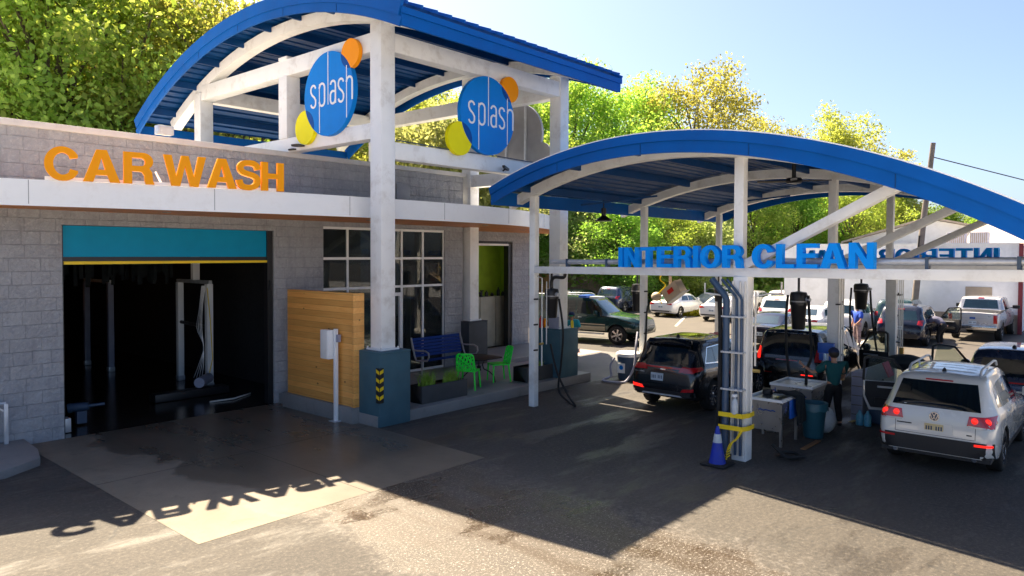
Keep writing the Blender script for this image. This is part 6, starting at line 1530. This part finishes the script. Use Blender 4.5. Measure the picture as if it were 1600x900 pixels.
# drum vacuum by the near SUV
t = thing('drum_vacuum', 'dark drum vacuum with pale lid left of the black SUV', 'vacuum', (19.35, 12.15, 0))
MB().lathe([(0, .02), (.28, .02), (.31, .06), (.34, .72), (.34, .74)], (19.35, 12.15, 0)).build('drum', 'pipe_blue', t, smooth=True)
MB().lathe([(.37, .74), (.38, .78), (.37, .84), (.30, .88), (.16, .88), (.16, .84), (0, .84)], (19.35, 12.15, 0)).build('lid', 'white_trim', t, smooth=True)
MB().box(18.985, 19.01, 12.05, 12.30, .25, .55).build('paper_sign', 'white_trim', t); 
MB().cyl((18.982, 12.17, .42), (18.984, 12.17, .42), .07, n=18).build('blue_spot', 'blue_sign', t)
tag(MB().tube(crom([(19.0, 12.42, .7), (18.9, 12.5, .45), (18.85, 12.45, .15), (18.7, 12.6, .05), (18.45, 12.45, .05), (18.5, 12.0, .05), (18.8, 11.85, .08), (19.0, 11.72, .5), (19.1, 11.72, 1.1), (19.4, 11.85, 1.5)], 6), .035, 8).build('vacuum_hose', 'greybox', smooth=True), 'pale grey hose looping out of the drum vacuum onto the ground', 'hose')
# stainless supply carts
def cart(lab, x0, x1, y0, y1, zt=.95):
    t = thing('supply_cart', lab, 'cart', ((x0+x1)/2, (y0+y1)/2, 0), 'stainless supply carts')
    xm = (x0+x1)/2; ym = (y0+y1)/2
    b = MB(); b.box(x0+.02, x1-.02, y0+.02, y1-.02, zt-.28, zt-.04); b.build('hopper_rim', 'stainless', t)
    f = MB(); k = .30
    f.add([(x0+.03, y0+.03, zt-.28), (x1-.03, y0+.03, zt-.28), (x1-.03, y1-.03, zt-.28), (x0+.03, y1-.03, zt-.28), (xm-.12, ym-.12, .20), (xm+.12, ym-.12, .20), (xm+.12, ym+.12, .20), (xm-.12, ym+.12, .20)], [(0, 1, 5, 4), (1, 2, 6, 5), (2, 3, 7, 6), (3, 0, 4, 7), (4, 5, 6, 7), (0, 3, 2, 1)])
    f.build('hopper_cone', 'stainless', t)
    MB().prism([(x0+.012, y0+.05, .30), (x0+.012, y1-.05, .30), (x0+.012, y1-.03, zt-.06), (x0+.012, y0+.03, zt-.06)], (.012, 0, 0)).build('front_panel', 'stainless', t)
    l = MB(); l.box(x0-.02, x1+.02, y0-.02, y0+.04, zt-.05, zt); l.box(x0-.02, x1+.02, y1-.04, y1+.02, zt-.05, zt); l.box(x0-.02, x0+.04, y0+.04, y1-.04, zt-.05, zt); l.box(x1-.04, x1+.02, y0+.04, y1-.04, zt-.05, zt); l.build('rim_trim', 'white_trim', t)
    MB().box(x0+.04, x1-.04, y0+.04, y1-.04, zt-.10, zt-.06).build('tray', 'galv', t)
    for x in (x0, x1-.05):
        for y in (y0, y1-.05): MB().box(x, x+.05, y, y+.05, .0, zt-.05).build('leg', 'stainless', t)
    # blue stencil marks
    d = MB(); X = x0+.008
    pts = [(X, y1-.26-.05*k_, zt-.235+.010*math.sin(k_*2.3)) for k_ in range(int((y1-y0-.36)/.05)+1)]
    d.tube(pts, .012, 5); d.build('blue_lettering', 'blue_dark', t)
    d = MB(); d.tube([(X, y1-.10, zt-.10), (X, y1-.11, zt-.26)], .010, 5); d.tube([(X, y1-.11+.07*math.sin(a)+.05, zt-.21+.05*math.cos(a)) for a in np.linspace(0, 6.28, 14)], .012, 5); d.build('emblem', 'blue_dark', t)
    d = MB().sphere((X, y1-.06, zt-.21), .028, 6, (.3, 1, 1)); d.build('emblem_spot', 'red', t)
    return t
cart('stainless supply cart with blue lettering right of the main post', 14.62, 15.5, 5.55, 6.30)
cart('second stainless supply cart behind the nearest one, at the worker\'s feet', 16.55, 17.6, 5.62, 6.55)
tag(MB().box(15.0, 15.5, 5.50, 5.549, .52, .90).build('blue_tote', 'blue_bin', bevel=.01), 'bright blue printed panel on the side of the nearest supply cart', 'tote')
tag(MB().lathe([(0, 0), (.10, 0), (.11, .02), (.10, .11), (.05, .13), (0, .13)], (15.25, 6.1, .92)).build('black_pot', 'black', smooth=True), 'black pot on top of the nearest supply cart', 'pot')
cl = MB(); g_ = [];
for i in range(9):
    for j in range(7):
        u, v = i/8, j/6; s_ = u*1.15; 
        x = 15.1+v*.45+.05*math.sin(i*1.1+j); y = 5.95-min(s_, .52)*1.0-.03*math.sin(j*2.2); z = .985-(max(0, s_-.52))*.95+.02*math.sin(i*2+j*1.7)
        g_.append((x, y, z))
cl.add(g_, [(i*7+j, i*7+j+1, (i+1)*7+j+1, (i+1)*7+j) for i in range(8) for j in range(6)]); cl.add([(x+.008, y-.008, z+.014) for x, y, z in g_], [(i*7+j, (i+1)*7+j, (i+1)*7+j+1, i*7+j+1) for i in range(8) for j in range(6)])
tag(cl.build('draped_cloth', 'cloth_dark', smooth=True, sharp=80), 'dark cloth draped over the side of the nearest supply cart', 'cloth')
tag(MB().box(14.7, 15.6, 5.1, 5.2, .012, .03).build('floor_board', 'brown'), 'thin brown wooden strip on the ground below the nearest cart', 'board')
t = thing('trash_can', 'grey teal round trash can with a clear bag between the carts', 'trash can', (15.9, 5.36, 0))
MB().lathe([(0, .01), (.19, .01), (.20, .03), (.255, .66), (.27, .70), (.27, .75), (.24, .75), (.18, .10), (0, .1)], (15.9, 5.36, 0)).build('bin_body', 'teal_bin', t, smooth=True)
mb = MB(); n = 28; vs = []
for j, (r_, z) in enumerate(((.235, .60), (.262, .74), (.285, .755), (.29, .68), (.30, .60))):
    for k in range(n): a = 2*math.pi*k/n; q = r_*(1+.035*math.sin(k*2.7+j*1.3)); vs.append((15.9+q*math.cos(a), 5.36+q*math.sin(a), z+(.02*math.sin(k*1.9) if j > 2 else 0)))
mb.add(vs, [(j*n+k, j*n+(k+1) % n, (j+1)*n+(k+1) % n, (j+1)*n+k) for j in range(4) for k in range(n)]); mb.build('bin_liner', 'teal_bin', t, smooth=True)
tag(MB().sphere((16.35, 5.25, .32), .26, 8, (1, .8, 1.1)).build('plastic_sack', 'cloth_white', smooth=True), 'pale plastic sack slumped right of the trash can', 'sack')
# grey storage shelf with cartons by the open white door
t = thing('storage_rack', 'grey plastic storage rack standing behind the worker', 'rack', (18.3, 5.0, 0))
MB().box(18.0, 18.6, 4.96, 5.22, .05, 1.18).build('rack_body', 'greybox', t, bevel=.02)
for k in range(5): MB().box(17.985, 18.0, 4.98, 5.20, .18+k*.22, .20+k*.22).build('rack_rib', 'pole_wood', t)
for k, (x, y, z, a, lab) in enumerate(((18.25, 4.72, 1.18, 24, 'upper tilted grey carton with pink stripe beside the storage rack'), (18.2, 4.62, .72, 18, 'lower tilted grey carton with pink stripe beside the open white door'))):
    t = thing('carton', lab, 'carton', (x, y, z), 'tilted cartons'); mt_ = Matrix.Translation((x, y, z)) @ Matrix.Rotation(R(-a), 4, 'X')
    MB().mbox(mt_, .22, .24, .17).build('box_body', 'carton', t, bevel=.01); MB().mbox(mt_ @ Matrix.Translation((0, -.246, .0)), .222, .014, .172).build('stripe', 'pink', t)
tag(MB().box(18.0, 18.5, 4.35, 4.9, .40, .52).box(18.05, 18.45, 4.4, 4.85, .02, .40).build('supply_crate', 'pipe_blue', bevel=.01), 'dark blue crate under the tilted cartons', 'crate')
for k, (y, lab) in enumerate(((4.95, 'left aqua water bottle on the ground by the rack'), (4.78, 'right aqua water bottle on the ground by the rack'))):
    tag(MB().lathe([(0, 0), (.075, 0), (.08, .02), (.08, .22), (.03, .30), (.03, .34), (0, .34)], (17.75, y, .01)).build('water_bottle', 'aqua', smooth=True), lab, 'bottle', 'aqua water bottles')
tag(MB().sphere((19.2, 4.35, 1.35), .38, 8, (1, 1.2, .5)).build('cloth_heap', 'cloth_dark', smooth=True), 'dark heap of cloths behind the open white door', 'cloth')
# objects on the far teal pedestal
t = thing('supply_box', 'pale grey box on the far teal pedestal behind the vacuum', 'box', (17.0, 13.2, 1.69)); MB().box(16.96, 17.04, 13.08, 13.42, 1.69, 2.05).build('box_body', 'greybox', t, bevel=.01)
tag(MB().lathe([(0, 0), (.06, 0), (.065, .02), (.065, .26), (.03, .32), (.04, .36), (0, .36)], (17.0, 13.72, 1.69)).build('red_bottle', 'red', smooth=True), 'red bottle standing on the far teal pedestal left of the box', 'bottle')
tag(MB().lathe([(0, 0), (.05, 0), (.055, .02), (.055, .22), (.03, .27), (0, .27)], (17.12, 13.66, 1.69)).build('orange_bottle', 'orange', smooth=True), 'orange topped bottle on the far teal pedestal beside the red one', 'bottle')
tag(MB().lathe([(0, 0), (.045, 0), (.045, .18), (.02, .22), (0, .22)], (17.6, 13.02, 1.69)).build('spray_bottle', 'yellowp', smooth=True), 'yellow spray bottle in front of the man at the far teal pedestal', 'bottle')
# tilted tan box hanging under the canopy with red panel
t = thing('tilted_cabinet', 'tan steel box with a red panel hanging tilted under the canopy', 'cabinet', (21, 11.4, 2.7)); mt_ = Matrix.Translation((21.0, 11.5, 2.72)) @ Matrix.Rotation(R(-33), 4, 'X') @ Matrix.Rotation(R(-14), 4, 'Z')
MB().mbox(mt_, .16, .36, .22).build('box_body', 'tan_box', t, bevel=.015); MB().mbox(mt_ @ Matrix.Translation((-.168, -.02, .03)), .006, .13, .07).build('red_panel', 'red', t); MB().mbox(mt_ @ Matrix.Translation((0, -.02, -.235)), .18, .42, .012).build('base_flange', 'galv', t)
MB().tube([(21.0, 11.62, 2.9), (21.0, 11.65, 3.5)], .05, 8).build('hanger', 'tan_box', t); MB().tube(crom([(20.95, 11.8, 3.4), (20.9, 11.95, 3.1), (20.9, 11.75, 2.9), (20.9, 12.0, 2.6), (20.95, 11.9, 2.3)], 5), .02, 6).build('yellow_cable', 'yellowp', t, smooth=True)
tag(MB().sphere((20.95, 12.1, 2.52), .17, 8, (1, 1, .9)).build('hose_reel', 'tan_box', smooth=True), 'round pale hose reel left of the tilted tan box', 'hose reel')
# ceiling fans / lamps under the canopy roof
def highbay(lab, x, y, zr):
    t = thing('ceiling_lamp', lab, 'lamp', (x, y, zr), 'round lamps under the canopy roof')
    MB().lathe([(0, .0), (.24, 0), (.25, .03), (.12, .12), (.07, .16), (.07, .38), (0, .38)], (x, y, zr)).build('lamp_housing', 'black', t, smooth=True)
    MB().lathe([(0, -.004), (.22, -.004), (.22, 0), (0, 0)], (x, y, zr)).build('lens', 'lamp_glass', t)
    MB().bar((x-.8, y+.55, zr+.42), (x+.8, y-1.3, zr+.72), .05, .05).build('strut', 'blue_deck', t); MB().tube([(x, y, zr+.36), (x, y, zr+.62)], .02, 6).build('stem', 'black', t); return t
highbay('round black lamp under the left end of the canopy roof, first bay', 17.8, 12.05, 4.86)
highbay('round black lamp under the left end of the canopy roof, second bay', 22.4, 9.95, 5.05)
t = thing('ceiling_fan', 'dark ceiling fan under the crown of the canopy roof', 'fan', (17.0, 6.25, 5.55))
MB().tube([(17.0, 6.25, 6.08), (17.0, 6.25, 5.68)], .05, 8).build('stem', 'black', t); MB().lathe([(0, 0), (.16, 0), (.20, .05), (.16, .12), (0, .14)], (17.0, 6.25, 5.55)).build('motor', 'black', t, smooth=True)
for k in range(4):
    a = R(20+90*k); MB().mbox(Matrix.Translation((17.0+.48*math.cos(a), 6.25+.48*math.sin(a), 5.60)) @ Matrix.Rotation(a, 4, 'Z') @ Matrix.Rotation(R(10), 4, 'X'), .32, .07, .008).build('blade', 'black', t)
# dark feed pipe with elbow on the tower column near the left canister
t = thing('pipe_run', 'dark elbow pipe feeding the canister beside the tower column', 'pipe', (16.6, 12.9, 3.2)); MB().tube(crom([(14.85, 11.65, 3.0), (14.85, 11.65, 3.2), (14.85, 11.55, 3.3), (14.9, 11.3, 3.3), (14.9, 11.25, 3.42)], 4), .045, 8).build('pipe', 'black', t, smooth=True)

# ================================================================ people
def skin_mesh(name, chains, mat, parent, sub=2, root=0):
    """chains: list of point lists [(x,y,z,r)...]; consecutive chains share a vertex when the first point equals an existing one"""
    vs = []; rad = []; ed = []
    def idx(p):
        for i, q in enumerate(vs):
            if abs(q[0]-p[0])+abs(q[1]-p[1])+abs(q[2]-p[2]) < 1e-4: return i
        vs.append(p[:3]); rad.append(p[3:]); return len(vs)-1
    for ch in chains:
        ii = [idx(p) for p in ch]; ed += [(a, b) for a, b in zip(ii[:-1], ii[1:])]
    me = bpy.data.meshes.new(name); me.from_pydata(vs, ed, []); ob = bpy.data.objects.new(name, me); col.objects.link(ob)
    md = ob.modifiers.new('s', 'SKIN'); md.use_smooth_shade = True
    sv_ = me.skin_vertices[0].data
    for i, r_ in enumerate(rad): sv_[i].radius = (r_[0], r_[1] if len(r_) > 1 else r_[0]); sv_[i].use_root = (i == root)
    s2 = ob.modifiers.new('u', 'SUBSURF'); s2.levels = sub; s2.render_levels = sub
    dg = bpy.context.evaluated_depsgraph_get(); m2 = bpy.data.meshes.new_from_object(ob.evaluated_get(dg)); bpy.data.objects.remove(ob)
    m2.name = name; m2.materials.clear(); m2.materials.append(M[mat]); m2.shade_smooth()
    o = bpy.data.objects.new(name, m2); col.objects.link(o); o.parent = parent; return o
def join_meshes(name, objs, mat, parent):
    bm = bmesh.new()
    for o in objs: bm.from_mesh(o.data); bpy.data.objects.remove(o)
    me = bpy.data.meshes.new(name); bm.to_mesh(me); bm.free(); me.materials.append(M[mat]); me.shade_smooth()
    o = bpy.data.objects.new(name, me); col.objects.link(o); o.parent = parent; return o
def person(lab, x, y, z, rz, J, shirt, pants, hair='hair', cap=None, peak=None, group=None):
    """J: joints dict in metres facing +x locally: pelvis, chest, neck, head, and for l/r: sh, el, wr, hip, kn, an, toe; hands curl"""
    t = thing('person', lab, 'person', (x, y, z), group, rz)
    b = []; P = J
    def c(p, r, r2=None): return (*p, r, r if r2 is None else r2)
    mid = tuple((a+b_)/2 for a, b_ in zip(P['pelvis'], P['chest']))
    body = [[c(P['pelvis'], .125, .095), c(mid, .115, .09), c(P['chest'], .135, .10), c(P['neck'], .055), c(P['jaw'], .06), c(P['head'], .085, .095), c(P['crown'], .06)]]
    for s in 'lr':
        body.append([c(P['chest'], .135, .10), c(P['sh'+s], .062), c(P['el'+s], .042), c(P['wr'+s], .026), c(P['ha'+s], .033, .018)])
        body.append([c(P['pelvis'], .125, .095), c(P['hip'+s], .095), c(P['kn'+s], .062), c(P['an'+s], .04), c(P['to'+s], .032)])
    parts = [skin_mesh('b', body, 'skin', t)]
    for s in 'lr':      # fingers rooted in the palm
        ha = Vector(P['ha'+s]); wr = Vector(P['wr'+s]); d = (ha-wr).normalized(); side = Vector(P.get('palm'+s, (0, 1, 0))).normalized(); nn = d.cross(side).normalized()
        for k, (off, ln) in enumerate(((-.030, .072), (-.010, .082), (.010, .078), (.028, .060))):
            q0 = ha-d*.01+side*off; q1 = ha+d*.035+side*off*1.1; q2 = q1+(d*.7+nn*.7).normalized()*ln*.45; q3 = q2+(d*.1+nn).normalized()*ln*.4
            parts.append(skin_mesh('f', [[c(tuple(q0), .010), c(tuple(q1), .010), c(tuple(q2), .009), c(tuple(q3), .007)]], 'skin', t, 1))
        q0 = wr+d*.02-side*.015; q1 = q0+(d*.5-side).normalized()*.045; q2 = q1+(d*.8-side*.2+nn*.5).normalized()*.035
        parts.append(skin_mesh('f', [[c(tuple(q0), .013), c(tuple(q1), .011), c(tuple(q2), .009)]], 'skin', t, 1))
    # face: nose, brow and ears on the head
    hd = Vector(P['head']); fw = Vector(P.get('face', (1, 0, 0))).normalized(); up = (Vector(P['crown'])-Vector(P['jaw'])).normalized(); sdv = up.cross(fw).normalized()
    mb = MB(); mb.sphere(tuple(hd+fw*.098-up*.015), .017, 6); 
    for s in (-1, 1): mb.sphere(tuple(hd+sdv*.088*s-up*.01), .024, 6)
    e = mb.build('e', 'skin', t, smooth=True, local=True); parts.append(e)
    join_meshes('body', parts, 'skin', t)
    mb = MB()
    for s in (-1, 1): mb.sphere(tuple(hd+fw*.088+sdv*.033*s+up*.012), .011, 6)
    mb.build('eyes', 'black', t, smooth=True, local=True)
    MB().sphere(tuple(hd+fw*.088-up*.055), .018, 6).build('mouth', pmat('lips', (.35, .12, .10), .5), t, smooth=True, local=True)
    # clothing grown a little larger than the body
    k = 1.0; sl = {s: tuple(a+(b_-a)*.80 for a, b_ in zip(P['sh'+s], P['el'+s])) for s in 'lr'}
    ch = [[c(tuple(a+(b_-a)*(-.10) for a, b_ in zip(P['pelvis'], P['chest'])), .172, .142), c(mid, .165, .135), c(P['chest'], .188, .150), c(tuple(a+(b_-a)*.62 for a, b_ in zip(P['chest'], P['neck'])), .085)]]
    for s in 'lr': ch.append([c(P['chest'], .188, .150), c(P['sh'+s], .122), c(sl[s], .082)])
    skin_mesh('shirt', ch, shirt, t)
    ch = [[c(tuple(a+(b_-a)*(.28) for a, b_ in zip(P['pelvis'], P['chest'])), .145, .118), c(P['pelvis'], .158, .130)]]
    for s in 'lr': ch.append([c(P['pelvis'], .158, .130), c(P['hip'+s], .120), c(P['kn'+s], .082), c(tuple(a+(b_-a)*.93 for a, b_ in zip(P['kn'+s], P['an'+s])), .062)])
    skin_mesh('trousers', ch, pants, t)
    for s in 'lr':
        a = Vector(P['an'+s]); b2 = Vector(P['to'+s]); skin_mesh('shoe', [[c(tuple(a-Vector((0, 0, .01))-(b2-a)*.25), .045), c(tuple((a+b2)/2+Vector((0, 0, -.005))), .048), c(tuple(b2), .036)]], 'black', t, 1)
    hm = MB(); hm.sphere(tuple(hd+up*.035-fw*.014), .112, 10, (1, 1, .98)); h_ = hm.build('hair', hair, t, smooth=True, local=True)
    bm = bmesh.new(); bm.from_mesh(h_.data); bmesh.ops.bisect_plane(bm, geom=bm.verts[:]+bm.edges[:]+bm.faces[:], plane_co=hd+fw*.03+up*.035, plane_no=(fw*.8-up*.6), clear_outer=True); bmesh.ops.bisect_plane(bm, geom=bm.verts[:]+bm.edges[:]+bm.faces[:], plane_co=hd-up*.06, plane_no=-up, clear_outer=True); bm.to_mesh(h_.data); bm.free()
    if cap:
        cm = MB(); cm.sphere(tuple(hd+up*.055), .120, 10); c_ = cm.build('cap', cap, t, smooth=True, local=True)
        bm = bmesh.new(); bm.from_mesh(c_.data); bmesh.ops.bisect_plane(bm, geom=bm.verts[:]+bm.edges[:]+bm.faces[:], plane_co=hd+up*.06, plane_no=-up, clear_outer=True); bm.to_mesh(c_.data); bm.free()
        pk = []
        for a in np.linspace(-1, 1, 9): pk.append(hd+up*(.065-.01*abs(a))+sdv*(.085*a)+fw*(.10+.08*math.sqrt(max(0, 1-a*a))))
        MB().prism([tuple(p) for p in pk]+[tuple(hd+up*.075+sdv*.07+fw*.07), tuple(hd+up*.075-sdv*.07+fw*.07)], up*.012).build('cap_peak', peak or cap, c_, local=True)
    return t
def joints(lean=0, **k):
    J = dict(pelvis=(0, 0, .95), chest=(0, 0, 1.33), neck=(0, 0, 1.50), jaw=(.01, 0, 1.56), head=(.02, 0, 1.645), crown=(.01, 0, 1.71),
             shl=(0, .19, 1.41), shr=(0, -.19, 1.41), ell=(-.02, .25, 1.13), elr=(-.02, -.25, 1.13), wrl=(.08, .25, .89), wrr=(.08, -.25, .89), hal=(.11, .25, .80), har=(.11, -.25, .80),
             hipl=(0, .09, .90), hipr=(0, -.09, .90), knl=(.03, .11, .50), knr=(.03, -.11, .50), anl=(0, .12, .09), anr=(0, -.12, .09), tol=(.17, .14, .04), tor=(.17, -.14, .04))
    J.update(k); return J
# worker: back towards the camera, left arm reaching out to the hose (picture left)
person('worker in dark teal shirt and black trousers seen from behind holding a vacuum hose', 17.1, 5.33, 0, R(42),
       joints(ell=(.16, .40, 1.22), wrl=(.34, .52, 1.33), hal=(.40, .58, 1.40), palml=(.3, -.3, .9), elr=(.10, -.28, 1.15), wrr=(.28, -.22, 1.02), har=(.36, -.20, 1.0), knl=(.03, .14, .50), anl=(-.02, .17, .09), tol=(.14, .22, .04), knr=(.05, -.12, .5), anr=(.0, -.16, .09), tor=(.17, -.18, .04)),
       'shirt_teal', 'pants', cap='cap')
# man leaning on the far side of the far teal pedestal
person('man in aqua shirt and navy cap standing beyond the far teal pedestal', 20.9, 15.45, 0.03, R(205),
       joints(pelvis=(-.06, 0, .96), chest=(.02, 0, 1.36), neck=(.08, 0, 1.53), jaw=(.13, 0, 1.58), head=(.16, 0, 1.66), crown=(.13, 0, 1.73), face=(1, 0, -.35), shl=(.04, .19, 1.45), shr=(.04, -.19, 1.45), ell=(.12, .28, 1.20), elr=(.12, -.28, 1.20), wrl=(.34, .14, 1.26), wrr=(.34, -.14, 1.26), hal=(.42, .10, 1.28), har=(.42, -.10, 1.28), hipl=(-.06, .09, .91), hipr=(-.06, -.09, .91), knl=(-.10, .11, .46), knr=(-.10, -.11, .46), anl=(-.14, .12, .09), anr=(-.14, -.12, .09), tol=(.03, .13, .04), tor=(.03, -.13, .04)),
       'shirt_aqua', 'pants', cap='cap', peak='cap_green')
person('person in bright blue shirt and patterned shorts between the rear canopy posts', 33.0, 9.35, 0, R(150), joints(ell=(.12, .30, 1.15), wrl=(.25, .18, .98), hal=(.31, .14, .93)), 'shirt_blue', 'shorts')
person('person bending into the open door of the dark navy SUV', 35.6, 6.75, 0, R(70),
       joints(pelvis=(-.15, 0, .93), chest=(.16, 0, 1.12), neck=(.33, 0, 1.16), jaw=(.38, 0, 1.15), head=(.46, 0, 1.16), crown=(.52, 0, 1.20), face=(.6, 0, -1), shl=(.22, .18, 1.16), shr=(.22, -.18, 1.16), ell=(.40, .24, .98), elr=(.40, -.24, .98), wrl=(.60, .18, .96), wrr=(.60, -.18, .96), hal=(.69, .15, .96), har=(.69, -.15, .96), hipl=(-.15, .09, .88), hipr=(-.15, -.09, .88)),
       'shirt_grey', 'pants')
t = tag(MB().box(21.3, 22.3, 12.2, 12.9, .02, .06).build('floor_mat', 'red'), 'red floor mat lying on the ground beyond the black SUV', 'mat') if False else None
mb = MB(); g_ = []
for i in range(8):
    for j in range(5): g_.append((18.6+i*.11, 9.3-j*.14+.03*math.sin(i), 1.675+.03*math.sin(i*1.9+j*1.3)))
mb.add(g_, [(i*5+j, i*5+j+1, (i+1)*5+j+1, (i+1)*5+j) for i in range(7) for j in range(4)]); tag(mb.build('red_towel', 'red', smooth=True), 'crumpled red towel lying on the roof of the near black SUV', 'towel')
